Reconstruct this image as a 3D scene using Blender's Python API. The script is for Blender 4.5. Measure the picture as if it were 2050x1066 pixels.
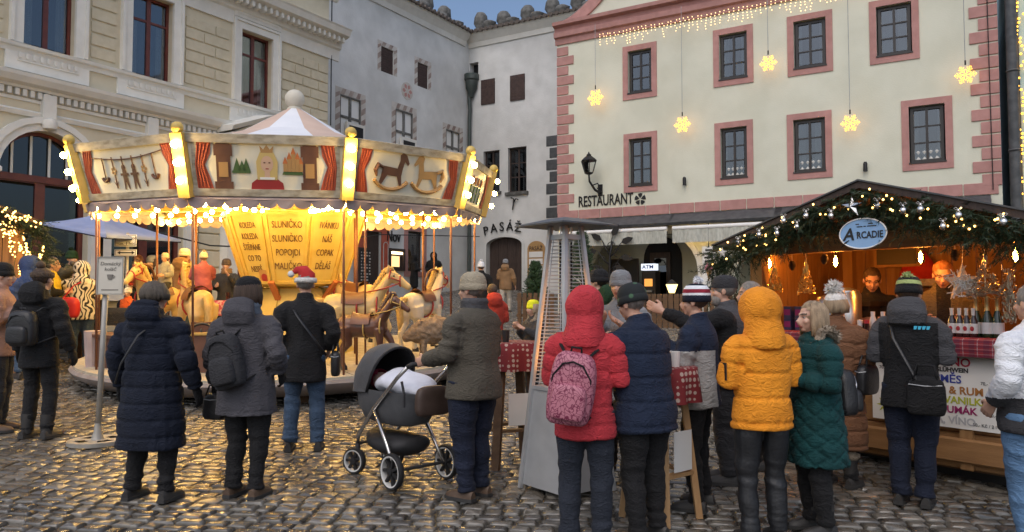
import bpy, bmesh, math, random
import numpy as np
from mathutils import Vector, Matrix, noise as mnoise
random.seed(7); RNG = np.random.default_rng(7)
R = math.radians
for o in list(bpy.data.objects): bpy.data.objects.remove(o)
S = bpy.context.scene
COL = S.collection

# ------------------------------------------------------------------ camera, sky, exposure
W0, H0, FPX = 2050.0, 1066.0, 1490.0
HORIZON = 600.0
PITCH = math.atan((HORIZON - H0 / 2) / FPX)
CAMZ = 1.59
cd = bpy.data.cameras.new('camera'); cam = bpy.data.objects.new('camera', cd); COL.objects.link(cam)
cam.location = (0, 0, CAMZ); cam.rotation_euler = (math.pi / 2 + PITCH, 0, 0)
cd.sensor_width = 36.0; cd.lens = 36.0 * FPX / W0; cd.clip_start = 0.05; cd.clip_end = 2000
S.camera = cam
SUN_EL, SUN_AZ = 52.0, 200.0           # low winter sun behind cloud, behind the photographer
w = bpy.data.worlds.new('World'); S.world = w; w.use_nodes = True
nt = w.node_tree; nt.nodes.clear()
out = nt.nodes.new('ShaderNodeOutputWorld'); bg = nt.nodes.new('ShaderNodeBackground'); sky = nt.nodes.new('ShaderNodeTexSky')
sky.sky_type = 'NISHITA'; sky.sun_disc = False; sky.sun_elevation = R(SUN_EL); sky.sun_rotation = R(SUN_AZ)
sky.air_density = 1.0; sky.dust_density = 4.0; sky.ozone_density = 2.5
bg.inputs['Strength'].default_value = 0.125
nt.links.new(sky.outputs[0], bg.inputs[0]); nt.links.new(bg.outputs[0], out.inputs[0])
sl = bpy.data.lights.new('sun', 'SUN'); sl.energy = 0.5; sl.angle = R(160); sl.color = (1, .97, .93)
so = bpy.data.objects.new('sun', sl); COL.objects.link(so)
_d = Vector((math.sin(R(SUN_AZ)) * math.cos(R(SUN_EL)), math.cos(R(SUN_AZ)) * math.cos(R(SUN_EL)), math.sin(R(SUN_EL))))
so.rotation_euler = _d.to_track_quat('Z', 'Y').to_euler(); so.location = (0, 0, 40)
S.view_settings.view_transform = 'Standard'; S.view_settings.look = 'None'
S.view_settings.exposure = 0.34; S.view_settings.gamma = 1.0; S.view_settings.use_curve_mapping = False
S.render.engine = 'CYCLES'
S.cycles.use_denoising = True
S.cycles.max_bounces = 6; S.cycles.diffuse_bounces = 3; S.cycles.glossy_bounces = 3; S.cycles.transparent_max_bounces = 12
S.cycles.sample_clamp_indirect = 6.0
S.cycles.caustics_reflective = False; S.cycles.caustics_refractive = False

# ------------------------------------------------------------------ pixels to places
def ray(px, py):
    x = (px - W0 / 2) / FPX; y = (H0 / 2 - py) / FPX
    c, s = math.cos(PITCH), math.sin(PITCH)
    return Vector((x, c - y * s, y * c + s))
C0 = Vector((0, 0, CAMZ))
def at(px, py, depth):
    """the point on a pixel's ray whose world y is depth"""
    d = ray(px, py); return C0 + d * (depth / d.y)
def on_plane(px, py, P, N):
    d = ray(px, py); t = (Vector(P) - C0).dot(N) / d.dot(N); return C0 + d * t
def gz(x, y):
    z = .053 * (max(y, 2.5) - 5)
    if y > 24: z += .06 * (min(y, 36) - 24)
    if y > 36: z -= .053 * (y - 36)
    return z + .022 * min(12, max(0.0, -x - 3))
def ground_px(px, depth):
    x = (px - W0 / 2) / FPX * depth; return Vector((x, depth, gz(x, depth)))

# ------------------------------------------------------------------ object helpers
def props(o, label=None, cat=None, group=None, kind=None):
    if label: o['label'] = label
    if cat: o['category'] = cat
    if group: o['group'] = group
    if kind: o['kind'] = kind
    return o
def E(name, label, cat, loc=(0, 0, 0), rz=0, group=None, kind=None):
    o = bpy.data.objects.new(name, None); COL.objects.link(o); o.empty_display_size = .1
    o.location = loc; o.rotation_euler = (0, 0, rz); return props(o, label, cat, group, kind)
def link(name, me, parent=None, loc=None, rz=None, scale=None):
    o = bpy.data.objects.new(name, me); COL.objects.link(o)
    if parent is not None: o.parent = parent
    if loc is not None: o.location = loc
    if rz is not None: o.rotation_euler = (0, 0, rz) if not hasattr(rz, '__len__') else rz
    if scale is not None: o.scale = scale
    return o
def finish(me, mats, smooth):
    for m in (mats if isinstance(mats, (list, tuple)) else [mats]): me.materials.append(M[m] if isinstance(m, str) else m)
    if smooth:
        me.polygons.foreach_set('use_smooth', [True] * len(me.polygons))
        if smooth is not True: me.set_sharp_from_angle(angle=R(smooth))
    me.update(); return me

class MB:
    def __init__(s): s.v = []; s.f = []; s.m = []
    def add(s, vs, fs, mi=0):
        b = len(s.v); s.v.extend([tuple(p) for p in vs]); s.f.extend([tuple(b + i for i in f) for f in fs]); s.m.extend([mi] * len(fs)); return s
    def bx(s, x0, x1, y0, y1, z0, z1, mi=0):
        return s.add([(x0,y0,z0),(x1,y0,z0),(x1,y1,z0),(x0,y1,z0),(x0,y0,z1),(x1,y0,z1),(x1,y1,z1),(x0,y1,z1)],
                     [(0,3,2,1),(4,5,6,7),(0,1,5,4),(1,2,6,5),(2,3,7,6),(3,0,4,7)], mi)
    def box(s, c, d, mi=0, rot=None):
        """box centred at c with size d, turned by the matrix rot"""
        vs = [Vector((sx*d[0]/2, sy*d[1]/2, sz*d[2]/2)) for sz in (-1,1) for sx,sy in ((-1,-1),(1,-1),(1,1),(-1,1))]
        if rot is not None: vs = [rot @ p for p in vs]
        return s.add([Vector(c) + p for p in vs], [(0,3,2,1),(4,5,6,7),(0,1,5,4),(1,2,6,5),(2,3,7,6),(3,0,4,7)], mi)
    def bar(s, a, b, wx, wy, mi=0, up=(0,0,1)):
        """square bar from a to b"""
        a, b = Vector(a), Vector(b); d = b - a; z = d.normalized(); u = Vector(up)
        if abs(z.dot(u)) > .98: u = Vector((0,1,0))
        x = u.cross(z).normalized(); y = z.cross(x)
        return s.box((a+b)/2, (wx, wy, d.length), mi, Matrix((x,y,z)).transposed())
    def loft(s, rings, mi=0, caps=True, close=True):
        n = len(rings[0]); b = len(s.v); fs = []
        for r in rings: s.v.extend([tuple(p) for p in r])
        for i in range(len(rings)-1):
            for j in range(n if close else n-1):
                k = (j+1) % n; fs.append((b+i*n+j, b+i*n+k, b+(i+1)*n+k, b+(i+1)*n+j))
        if caps and close:
            fs.append(tuple(b+j for j in range(n-1,-1,-1))); fs.append(tuple(b+(len(rings)-1)*n+j for j in range(n)))
        s.f.extend(fs); s.m.extend([mi]*len(fs)); return s
    def tube(s, pts, r, n=8, mi=0, caps=True, flat=1.0):
        pts = [Vector(p) for p in pts]; rs = r if hasattr(r,'__len__') else [r]*len(pts); rings = []; u = None
        for i, p in enumerate(pts):
            t = (pts[min(i+1,len(pts)-1)] - pts[max(i-1,0)]).normalized()
            if u is None: u = t.cross(Vector((0,0,1))) if abs(t.z) < .95 else t.cross(Vector((0,1,0)))
            else: u = u - t*u.dot(t)
            u.normalize(); v = t.cross(u)
            rings.append([p + u*(math.cos(a)*rs[i]) + v*(math.sin(a)*rs[i]*flat) for a in [2*math.pi*k/n for k in range(n)]])
        return s.loft(rings, mi, caps)
    def lathe(s, prof, n=16, c=(0,0,0), mi=0, a0=0, a1=2*math.pi, caps=False, sx=1, sy=1):
        full = abs(a1-a0) > 6.28; rings = []
        for r, z in prof:
            rings.append([(c[0]+r*sx*math.cos(a0+(a1-a0)*k/n), c[1]+r*sy*math.sin(a0+(a1-a0)*k/n), c[2]+z) for k in range(n if full else n+1)])
        return s.loft(rings, mi, caps, close=full)
    def ball(s, c, r, n=10, m=6, mi=0, sc=(1,1,1)):
        vs = [(c[0], c[1], c[2]-r*sc[2])]
        for i in range(1, m):
            a = math.pi*i/m
            for k in range(n):
                b_ = 2*math.pi*k/n
                vs.append((c[0]+r*sc[0]*math.sin(a)*math.cos(b_), c[1]+r*sc[1]*math.sin(a)*math.sin(b_), c[2]-r*sc[2]*math.cos(a)))
        vs.append((c[0], c[1], c[2]+r*sc[2])); fs = [(0, 1+(k+1)%n, 1+k) for k in range(n)]
        for i in range(m-2):
            for k in range(n):
                a_, b_ = 1+i*n+k, 1+i*n+(k+1)%n; fs.append((a_, b_, b_+n, a_+n))
        L = len(vs)-1; o_ = 1+(m-2)*n
        fs += [(o_+k, o_+(k+1)%n, L) for k in range(n)]
        return s.add(vs, fs, mi)
    def poly(s, pts, y, mi=0, th=0.0):
        """flat outline in x,z at depth y; with th an extruded plate"""
        n = len(pts)
        if not th: return s.add([(p[0], y, p[1]) for p in pts], [tuple(range(n))], mi)
        vs = [(p[0], y, p[1]) for p in pts] + [(p[0], y+th, p[1]) for p in pts]
        fs = [tuple(range(n)), tuple(range(2*n-1, n-1, -1))] + [(i, i+n, (i+1)%n+n, (i+1)%n) for i in range(n)]
        return s.add(vs, fs, mi)
    def xf(s, mat, start=0):
        for i in range(start, len(s.v)): s.v[i] = tuple(mat @ Vector(s.v[i]))
        return s
    def mesh(s, mats, smooth=False, name='m'):
        me = bpy.data.meshes.new(name); me.from_pydata(s.v, [], s.f)
        if any(s.m): me.polygons.foreach_set('material_index', s.m)
        return finish(me, mats, smooth)
    def obj(s, name, mats, parent=None, smooth=False, loc=None, rz=None):
        return link(name, s.mesh(mats, smooth, name), parent, loc, rz)
    def top(s, name, mats, label, cat, smooth=False, loc=(0,0,0), rz=0, group=None, kind=None):
        return props(s.obj(name, mats, None, smooth, loc, rz), label, cat, group, kind)

_blk = {}
def block(name, parent, c, d, mat, bev=.012, rz=None):
    """one bevelled block (brick, plank, quoin) as its own part; alike blocks share a mesh"""
    key = (round(d[0],2), round(d[1],2), round(d[2],2), str(mat), bev)
    if key not in _blk:
        m = MB(); x, y, z = d[0]/2, d[1]/2, d[2]/2; b = min(bev, min(x, y, z)*.6)
        prof = [(x-b, y-b, -z), (x, y, -z+b), (x, y, z-b), (x-b, y-b, z)]
        m.loft([[(-p,-q,h),(p,-q,h),(p,q,h),(-p,q,h)] for p,q,h in prof])
        _blk[key] = m.mesh(mat, False, name)
    return link(name, _blk[key], parent, c, rz)

def text_mesh(s, size, mat, name='lettering', extrude=.002, align='CENTER', shear=0, sx=1, bold=0, space=1):
    cu = bpy.data.curves.new(name, 'FONT'); cu.body = s; cu.size = size; cu.extrude = extrude; cu.align_x = align; cu.shear = shear
    cu.offset = bold; cu.space_character = space; cu.resolution_u = 3
    o = bpy.data.objects.new(name, cu); COL.objects.link(o)
    me = bpy.data.meshes.new_from_object(o.evaluated_get(bpy.context.evaluated_depsgraph_get()))
    bpy.data.objects.remove(o); me.materials.clear(); me.materials.append(M[mat])
    if sx != 1:
        for v in me.vertices: v.co.x *= sx
    return me
def text(s, size, mat, parent, loc, rot=(math.pi/2, 0, 0), **k):
    """lettering that reads from the -y side of its parent"""
    return link('lettering', text_mesh(s, size, mat, **k), parent, loc, rot)

def copy_tree(o, parent=None):
    c = o.copy(); COL.objects.link(c); c.parent = parent
    for ch in o.children: copy_tree(ch, c)
    return c
def fbm(p, s=1.0, o=3): return mnoise.fractal(Vector(p) * s, 1.0, 2.0, o)

# ------------------------------------------------------------------ materials
M = {}
def mat(name, col, rough=.7, col2=None, scale=6.0, bump=0.0, bscale=40.0, metal=0.0, emit=0.0, ecol=None, spec=.5, sheen=0.0,
        dirt=0.0, alpha=1.0, rough2=None, stretch=None, coat=0.0, sub=0.0, detail=5.0, contrast=(.35, .65), world=False):
    m = bpy.data.materials.new(name); m.use_nodes = True; n = m.node_tree.nodes; l = m.node_tree.links
    b = n['Principled BSDF']; b.inputs['Roughness'].default_value = rough; b.inputs['Metallic'].default_value = metal
    b.inputs['Specular IOR Level'].default_value = spec; b.inputs['Base Color'].default_value = (*col, 1)
    if sheen: b.inputs['Sheen Weight'].default_value = sheen; b.inputs['Sheen Roughness'].default_value = .5
    if coat: b.inputs['Coat Weight'].default_value = coat; b.inputs['Coat Roughness'].default_value = .1
    if sub: b.inputs['Subsurface Weight'].default_value = sub; b.inputs['Subsurface Radius'].default_value = (.02, .008, .004)
    tc = n.new('ShaderNodeTexCoord'); src = tc.outputs['Object']
    if world:
        ge = n.new('ShaderNodeNewGeometry'); src = ge.outputs['Position']
    if stretch:
        mp = n.new('ShaderNodeMapping'); mp.inputs['Scale'].default_value = stretch; l.new(src, mp.inputs[0]); src = mp.outputs[0]
    if col2 is not None:
        t = n.new('ShaderNodeTexNoise'); t.inputs['Scale'].default_value = scale; t.inputs['Detail'].default_value = detail
        l.new(src, t.inputs['Vector']); r = n.new('ShaderNodeValToRGB'); r.color_ramp.elements[0].position, r.color_ramp.elements[1].position = contrast
        r.color_ramp.elements[0].color = (*col, 1); r.color_ramp.elements[1].color = (*col2, 1)
        l.new(t.outputs[0], r.inputs[0]); cs = r.outputs[0]
        if dirt:
            t2 = n.new('ShaderNodeTexNoise'); t2.inputs['Scale'].default_value = scale*.21; t2.inputs['Detail'].default_value = 8
            l.new(src, t2.inputs['Vector']); r2 = n.new('ShaderNodeMapRange'); r2.inputs['From Min'].default_value = .4; r2.inputs['From Max'].default_value = .75
            r2.inputs['To Min'].default_value = 0; r2.inputs['To Max'].default_value = dirt; l.new(t2.outputs[0], r2.inputs[0])
            mx = n.new('ShaderNodeMix'); mx.data_type = 'RGBA'; mx.inputs['B'].default_value = (col[0]*.45, col[1]*.43, col[2]*.4, 1)
            l.new(r2.outputs[0], mx.inputs['Factor']); l.new(cs, mx.inputs['A']); cs = mx.outputs['Result']
        l.new(cs, b.inputs['Base Color'])
        if rough2 is not None:
            mr = n.new('ShaderNodeMapRange'); mr.inputs['To Min'].default_value = rough; mr.inputs['To Max'].default_value = rough2
            mr.inputs['From Min'].default_value = .35; mr.inputs['From Max'].default_value = .65
            l.new(t.outputs[0], mr.inputs[0]); l.new(mr.outputs[0], b.inputs['Roughness'])
    if bump:
        t3 = n.new('ShaderNodeTexNoise'); t3.inputs['Scale'].default_value = bscale; t3.inputs['Detail'].default_value = 4
        l.new(src, t3.inputs['Vector']); bp = n.new('ShaderNodeBump'); bp.inputs['Strength'].default_value = bump; bp.inputs['Distance'].default_value = .02
        l.new(t3.outputs[0], bp.inputs['Height']); l.new(bp.outputs[0], b.inputs['Normal'])
    if emit:
        b.inputs['Emission Color'].default_value = (*(ecol or col), 1); b.inputs['Emission Strength'].default_value = emit
    if alpha < 1: b.inputs['Alpha'].default_value = alpha
    M[name] = m; return m
def glass(name, tint=(.75, .8, .82), gloss=.25, rough=.03):
    m = bpy.data.materials.new(name); m.use_nodes = True; n = m.node_tree.nodes; l = m.node_tree.links; n.clear()
    o = n.new('ShaderNodeOutputMaterial'); mx = n.new('ShaderNodeMixShader'); tr = n.new('ShaderNodeBsdfTransparent'); gl = n.new('ShaderNodeBsdfGlossy')
    tr.inputs[0].default_value = (*tint, 1); gl.inputs['Roughness'].default_value = rough; gl.inputs['Color'].default_value = (.9, .95, 1, 1)
    fr = n.new('ShaderNodeFresnel'); fr.inputs[0].default_value = 1.5; ad = n.new('ShaderNodeMath'); ad.operation = 'ADD'; ad.inputs[1].default_value = gloss; ad.use_clamp = True
    l.new(fr.outputs[0], ad.inputs[0]); l.new(ad.outputs[0], mx.inputs[0]); l.new(tr.outputs[0], mx.inputs[1]); l.new(gl.outputs[0], mx.inputs[2]); l.new(mx.outputs[0], o.inputs[0])
    M[name] = m
def checker(name, c1, c2, scale, rough=.8, diag=False, lines=None):
    """woven check: two crossed sets of stripes in object space"""
    m = mat(name, c1, rough); n = m.node_tree.nodes; l = m.node_tree.links; b = n['Principled BSDF']
    tc = n.new('ShaderNodeTexCoord'); mp = n.new('ShaderNodeMapping'); mp.inputs['Scale'].default_value = (scale,)*3
    if diag: mp.inputs['Rotation'].default_value = (0, R(45), R(45))
    l.new(tc.outputs['Object'], mp.inputs[0]); ck = n.new('ShaderNodeTexChecker'); ck.inputs['Scale'].default_value = 1
    ck.inputs[1].default_value = (*c1, 1); ck.inputs[2].default_value = (*c2, 1); l.new(mp.outputs[0], ck.inputs[0]); l.new(ck.outputs[0], b.inputs['Base Color'])
    return m
def planks_mat(name, c, c2, rough=.65, axis=(1, 1, 14)):
    return mat(name, c, rough, c2, 2.2, .25, 30, stretch=axis, detail=8, contrast=(.3, .7))

mat('mortar', (.028,.026,.022), .45, (.05,.045,.035), 9, .5, 60, rough2=.25)
mat('cobble', (.09,.079,.063), .30, (.17,.155,.13), 6, .14, 60, rough2=.12, detail=6, world=True, spec=.9)
mat('cobble_dark', (.055,.05,.044), .30, (.12,.108,.092), 7, .14, 60, rough2=.10, world=True, spec=.9)
mat('cobble_pale', (.13,.118,.098), .34, (.22,.20,.17), 7, .14, 55, rough2=.13, world=True, spec=.9)
mat('cream', (.60,.54,.40), .85, (.65,.59,.45), 3, .12, 60, dirt=.14, world=True)
mat('cream_block', (.58,.52,.38), .88, (.64,.58,.44), 6, .3, 45, dirt=.16, world=True)
mat('stucco_white', (.72,.71,.66), .85, (.78,.77,.72), 4, .15, 60, dirt=.16, world=True)
mat('lime_white', (.62,.63,.62), .9, (.72,.73,.72), 1.6, .4, 18, dirt=.45, world=True)
mat('restaurant_cream', (.65,.66,.54), .88, (.71,.72,.60), 1.4, .22, 30, dirt=.20, world=True)
mat('pink', (.43,.225,.205), .85, (.50,.27,.245), 5, .2, 40, dirt=.28, world=True)
mat('mint', (.50,.66,.60), .88, (.55,.70,.64), 2, .15, 40)
mat('redbrown', (.10,.022,.018), .4, (.14,.035,.026), 5)
mat('dark_wood', (.035,.022,.018), .6, (.06,.038,.03), 6, .2, 50, stretch=(4,4,.6))
mat('window_black', (.022,.018,.017), .4)
mat('interior_shade', (.02,.02,.022), .9)  # near-black colour standing in for the shade of unlit rooms
mat('curtain', (.55,.55,.52), .9, (.68,.68,.65), 3, stretch=(14,14,.5))
glass('pane_glass', (.62,.66,.68), .09); glass('pane_dark', (.25,.28,.30), .045); glass('pane_rest', (.48,.52,.55), .055); glass('clear', (.93,.95,.95), .04)
mat('valance_cloth', (.40,.41,.36), .9, (.55,.56,.50), 7, stretch=(3,3,1), dirt=.35)
mat('slate', (.05,.055,.06), .5, (.09,.095,.10), 6, .2, 40, dirt=.3)
mat('roof_tile', (.10,.085,.075), .8, (.17,.14,.12), 8, .4, 30, dirt=.4)
mat('mossy_stone', (.09,.09,.085), .95, (.20,.20,.19), 5, .6, 20, dirt=.5)
mat('iron', (.015,.015,.016), .45, metal=.3)
mat('copper_dark', (.055,.075,.07), .5, (.08,.09,.085), 5, metal=.3)
mat('pewter', (.25,.26,.27), .45, (.32,.33,.34), 6, metal=.6)
mat('steel', (.62,.63,.64), .28, (.55,.56,.57), 8, metal=.9)
mat('black', (.012,.012,.013), .5); mat('white', (.78,.78,.76), .6); mat('paper', (.74,.73,.70), .7, (.78,.77,.74), 4)
mat('sgraffito', (.26,.19,.17), .9, (.44,.38,.33), 3, .1, 40, dirt=.3); mat('sgraffito_pale', (.50,.47,.43), .9, (.60,.57,.53), 4, dirt=.2)
mat('shutter', (.050,.030,.026), .7, (.075,.045,.038), 8, .3, 40)
planks_mat('wood', (.24,.12,.045), (.36,.19,.075), axis=(1.2,9,9)); planks_mat('wood_v', (.24,.12,.045), (.36,.20,.08), axis=(9,9,1.0))
planks_mat('wood_dark', (.085,.045,.022), (.14,.08,.04), axis=(1.5,9,9)); planks_mat('pine', (.36,.20,.085), (.46,.28,.13), axis=(9,9,1.2))
mat('bulb', (1,.75,.35), .3, emit=150.0, ecol=(1.0,.63,.19)); mat('bulb_soft', (1,.8,.5), .3, emit=16.0, ecol=(1.0,.66,.28))
mat('fairy', (1,.75,.35), .3, emit=6.0, ecol=(1.0,.55,.14)); mat('fairy_white', (1,.8,.5), .3, emit=2.2, ecol=(1.0,.62,.26))
mat('snow_led', (1,.6,.1), .3, emit=3.0, ecol=(1.0,.45,.04)); mat('tube_lamp', (1,.85,.5), .3, emit=26.0, ecol=(1.0,.66,.22))
# ------------------------------------------------------------------ ground and cobbles
ys = [-60, 0, 2.5, 5, 10, 15, 20, 24, 26, 28, 30, 33, 36, 60, 400]; xs = [-400, -60, -15, -12, -9, -6, -3, 0, 10, 60, 400]
m = MB(); m.add([(x, y, gz(x, y) - .021) for y in ys for x in xs],
                [(j*len(xs)+i, j*len(xs)+i+1, (j+1)*len(xs)+i+1, (j+1)*len(xs)+i) for j in range(len(ys)-1) for i in range(len(xs)-1)])
GROUND = m.obj('ground', 'mortar'); props(GROUND, 'wet cobbled market square sloping up to the houses', 'ground', kind='structure')

def stone_template(seed):
    """a worn sett: base ring, shoulder ring, crown ring, crown centre (unit size, top at 0)"""
    r = np.random.default_rng(seed); out = []
    base = [(-.5,-.42),(-.44,-.5),(.44,-.5),(.5,-.42),(.5,.42),(.44,.5),(-.44,.5),(-.5,.42)]
    j = r.normal(0, .035, (8, 2)); t = r.normal(0, .002, 8)
    for sc, z in ((1.0, -.030), (.95, -.009), (.66, -.001)):
        for k, (x, y) in enumerate(base): out.append(((x+j[k,0])*sc, (y+j[k,1])*sc, z + (t[k] if sc < 1 else 0)))
    out.append((r.normal(0,.05), r.normal(0,.05), .001))
    return np.array(out)
ST = [stone_template(i) for i in range(14)]
SF = [(a*8+k, a*8+(k+1) % 8, (a+1)*8+(k+1) % 8, (a+1)*8+k) for a in range(2) for k in range(8)] + [(16+k, 16+(k+1) % 8, 24) for k in range(8)]
stones = []
rr = random.Random(3)
ANG = R(-9)
def warp(u, v):
    """rows of setts run slightly askew and bow a little"""
    v2 = v + .16*math.sin(u*.42+.3) + .07*math.sin(u*1.1 + v*.25); u2 = u + .05*math.sin(v*.9)
    return (u2*math.cos(ANG) - v2*math.sin(ANG), u2*math.sin(ANG) + v2*math.cos(ANG))
v = 0.0
while v < 36:
    h = rr.uniform(.105, .14); u = -22 + rr.uniform(0, .2)
    while u < 20:
        l_ = rr.uniform(.12, .215); x, y = warp(u + l_/2, v + h/2); u += l_
        if y < 2.3 or y > 34 or abs(x) > .80*y + 1.3: continue
        if y > 13.5 and not (-8 < x < 9.5): continue
        stones.append((x, y, l_ - .011, h - .011, rr.randrange(14), rr.uniform(-.05, .05), rr.uniform(-.006, .005), rr.gauss(0,.018), rr.gauss(0,.018), rr.choice((0,0,0,1,1,2))))
    v += h
def seen_px(s):
    p = s[:2]; px = 1025 + FPX*p[0]/p[1]; py = 600 + FPX*(CAMZ-gz(*p))/p[1]
    return 0 < px < 2050 and py < 1066
order = sorted([i for i, s in enumerate(stones) if seen_px(s)], key=lambda i: stones[i][1])
near = set(order[:300])
def stone_pts(s):
    x, y, l_, h, k, a, dz, tx, ty, c = s; t = ST[k]; px = t[:,0]*l_; py = t[:,1]*h; a += ANG
    X = px*math.cos(a) - py*math.sin(a); Y = px*math.sin(a) + py*math.cos(a)
    return np.stack([x+X, y+Y, gz(x, y) + dz + t[:,2] + X*tx + Y*(ty+.053)], 1)
V = np.concatenate([stone_pts(s) for i, s in enumerate(stones) if i not in near]); nS = len(V)//25
F = [tuple(q + 25*i for q in f) for i in range(nS) for f in SF]
me = bpy.data.meshes.new('cobblestones'); me.from_pydata(V.tolist(), [], F)
me.polygons.foreach_set('material_index', [s[9] for i, s in enumerate(stones) if i not in near for _ in SF])
finish(me, ['cobble', 'cobble_dark', 'cobble_pale'], 50); cob = link('cobblestones', me, GROUND); cob['kind'] = 'stuff'
tm = {}
for i in sorted(near):
    s = stones[i]; key = (s[4], s[9])
    if key not in tm:
        me = bpy.data.meshes.new('cobblestone'); me.from_pydata(ST[s[4]].tolist(), [], SF); tm[key] = finish(me, ('cobble', 'cobble_dark', 'cobble_pale')[s[9]], 50)
    o = link('cobblestone', tm[key], GROUND, (s[0], s[1], gz(s[0], s[1]) + s[6]), (math.atan(s[8]+.053), -math.atan(s[7]), s[5]+ANG), (s[2], s[3], 1))
# ------------------------------------------------------------------ walls as frames: x along the wall, y into it, z up
class Wall:
    def __init__(s, O, d):
        s.O = Vector((O[0], O[1], 0)); s.d = Vector((d[0], d[1], 0)).normalized(); s.n = Vector((-s.d.y, s.d.x, 0)); s.rz = math.atan2(s.d.y, s.d.x)
    def uz(s, px, py, off=0.0):
        """place on the wall (or off metres in front of it) that a pixel shows"""
        p = on_plane(px, py, s.O - s.n*off, s.n); return (p - s.O).dot(s.d), p.z
    def u(s, px, py=300, off=0.0): return s.uz(px, py, off)[0]
    def z(s, px, py, off=0.0): return s.uz(px, py, off)[1]
    def world(s, u, y, z): return s.O + s.d*u + s.n*y + Vector((0, 0, z))
    def empty(s, name, label, cat, **k): return E(name, label, cat, (s.O.x, s.O.y, 0), s.rz, **k)
LW = Wall((-6.0, 24.0), (.5315, .847)); WW = Wall((-1.96, 33.6), (.5315, .847)); PW = Wall((-1.96, 33.6), (.862, -.507)); RW = Wall((1.54, 25.0), (.862, -.507))

def holed_wall(name, parent, mat_, u0, u1, z0, z1, holes, y0=0.0, depth=.3, th=.5):
    """wall face with rectangular openings and their reveals, plus ends, top and back"""
    us = sorted({u0, u1, *[h[0] for h in holes], *[h[1] for h in holes]}); zs = sorted({z0, z1, *[h[2] for h in holes], *[h[3] for h in holes]})
    m = MB()
    for a, b in zip(us, us[1:]):
        for c, d in zip(zs, zs[1:]):
            if any(h[0] <= a and b <= h[1] and h[2] <= c and d <= h[3] for h in holes): continue
            m.add([(a,y0,c),(b,y0,c),(b,y0,d),(a,y0,d)], [(0,1,2,3)])
    for a, b, c, d in holes:
        y1 = y0 + depth
        m.add([(a,y0,c),(b,y0,c),(b,y0,d),(a,y0,d),(a,y1,c),(b,y1,c),(b,y1,d),(a,y1,d)], [(0,4,5,1),(1,5,6,2),(2,6,7,3),(3,7,4,0)])
    m.add([(u0,y0,z0),(u0,y0,z1),(u0,y0+th,z1),(u0,y0+th,z0)], [(3,2,1,0)]); m.add([(u1,y0,z0),(u1,y0,z1),(u1,y0+th,z1),(u1,y0+th,z0)], [(0,1,2,3)])
    m.add([(u0,y0,z1),(u1,y0,z1),(u1,y0+th,z1),(u0,y0+th,z1)], [(0,1,2,3)])
    return m.obj(name, mat_, parent)
def arch_pts(u0, u1, zs, ztop=None, n=14, ins=0):
    c = (u0+u1)/2; r = (u1-u0)/2; h = (ztop-zs) if ztop else r
    return [(c - r*math.cos(math.pi*k/n), zs + h*math.sin(math.pi*k/n)) for k in range(n+1)]
def spandrel(name, parent, mat_, u0, u1, zs, ztop, y0, depth, box_top):
    """fills a square-headed opening down to an arch, with the arch's soffit"""
    pts = arch_pts(u0, u1, zs, ztop); m = MB(); n = len(pts)
    for (a, b) in zip(pts, pts[1:]):
        m.add([(a[0],y0,a[1]),(b[0],y0,b[1]),(b[0],y0,box_top),(a[0],y0,box_top)], [(0,1,2,3)])
        m.add([(a[0],y0,a[1]),(b[0],y0,b[1]),(b[0],y0+depth,b[1]),(a[0],y0+depth,a[1])], [(3,2,1,0)])
    return m.obj(name, mat_, parent, 40)
def arch_band(name, parent, mat_, u0, u1, zs, ztop, wd, y0, th, drop=0, smooth=40):
    """raised moulding round an arch"""
    i_ = arch_pts(u0, u1, zs, ztop); o_ = arch_pts(u0-wd, u1+wd, zs, ztop+wd)
    if drop: i_ = [(u0, zs-drop)] + i_ + [(u1, zs-drop)]; o_ = [(u0-wd, zs-drop)] + o_ + [(u1+wd, zs-drop)]
    m = MB()
    m.loft([[(a[0],y0,a[1]),(a[0],y0-th,a[1]),(b[0],y0-th,b[1]),(b[0],y0,b[1])] for a, b in zip(i_, o_)])
    return m.obj(name, mat_, parent, smooth)
def window(parent, u0, u1, z0, z1, y, frame_mat, cols, rows, glass_mat='pane_glass', fw=.06, mw=.045, splits=None, name='window', th=.06):
    """casement: frame and glazing bars as one part, each pane a sub-part"""
    m = MB(); m.bx(u0,u0+fw,y,y+th,z0,z1); m.bx(u1-fw,u1,y,y+th,z0,z1); m.bx(u0+fw,u1-fw,y,y+th,z0,z0+fw); m.bx(u0+fw,u1-fw,y,y+th,z1-fw,z1)
    us = [u0+fw+(u1-u0-2*fw)*i/cols for i in range(cols+1)]; zs = splits or [z0+fw+(z1-z0-2*fw)*j/rows for j in range(rows+1)]
    for i, u in enumerate(us[1:-1]): m.bx(u-mw*(.9 if cols == 2 else .5), u+mw*(.9 if cols == 2 else .5), y-.004, y+th-.004, z0+fw, z1-fw)
    for k, z in enumerate(zs[1:-1]): m.bx(u0+fw, u1-fw, y+.003, y+th-.008, z-mw/2, z+mw/2)
    o = m.obj(name, frame_mat, parent)
    for i in range(cols):
        for j in range(len(zs)-1):
            MB().bx(us[i]+mw/2, us[i+1]-mw/2, y+.03, y+.036, zs[j]+mw/2, zs[j+1]-mw/2).obj('pane', glass_mat, o)
    return o
def ring(parent, name, mat_, u0, u1, z0, z1, wd, y0, th, sides='lrtb'):
    m = MB()
    if 'l' in sides: m.bx(u0-wd,u0,y0-th,y0,z0,z1)
    if 'r' in sides: m.bx(u1,u1+wd,y0-th,y0,z0,z1)
    if 't' in sides: m.bx(u0-wd,u1+wd,y0-th,y0,z1,z1+wd)
    if 'b' in sides: m.bx(u0-wd,u1+wd,y0-th,y0,z0-wd,z0)
    return m.obj(name, mat_, parent)
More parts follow.
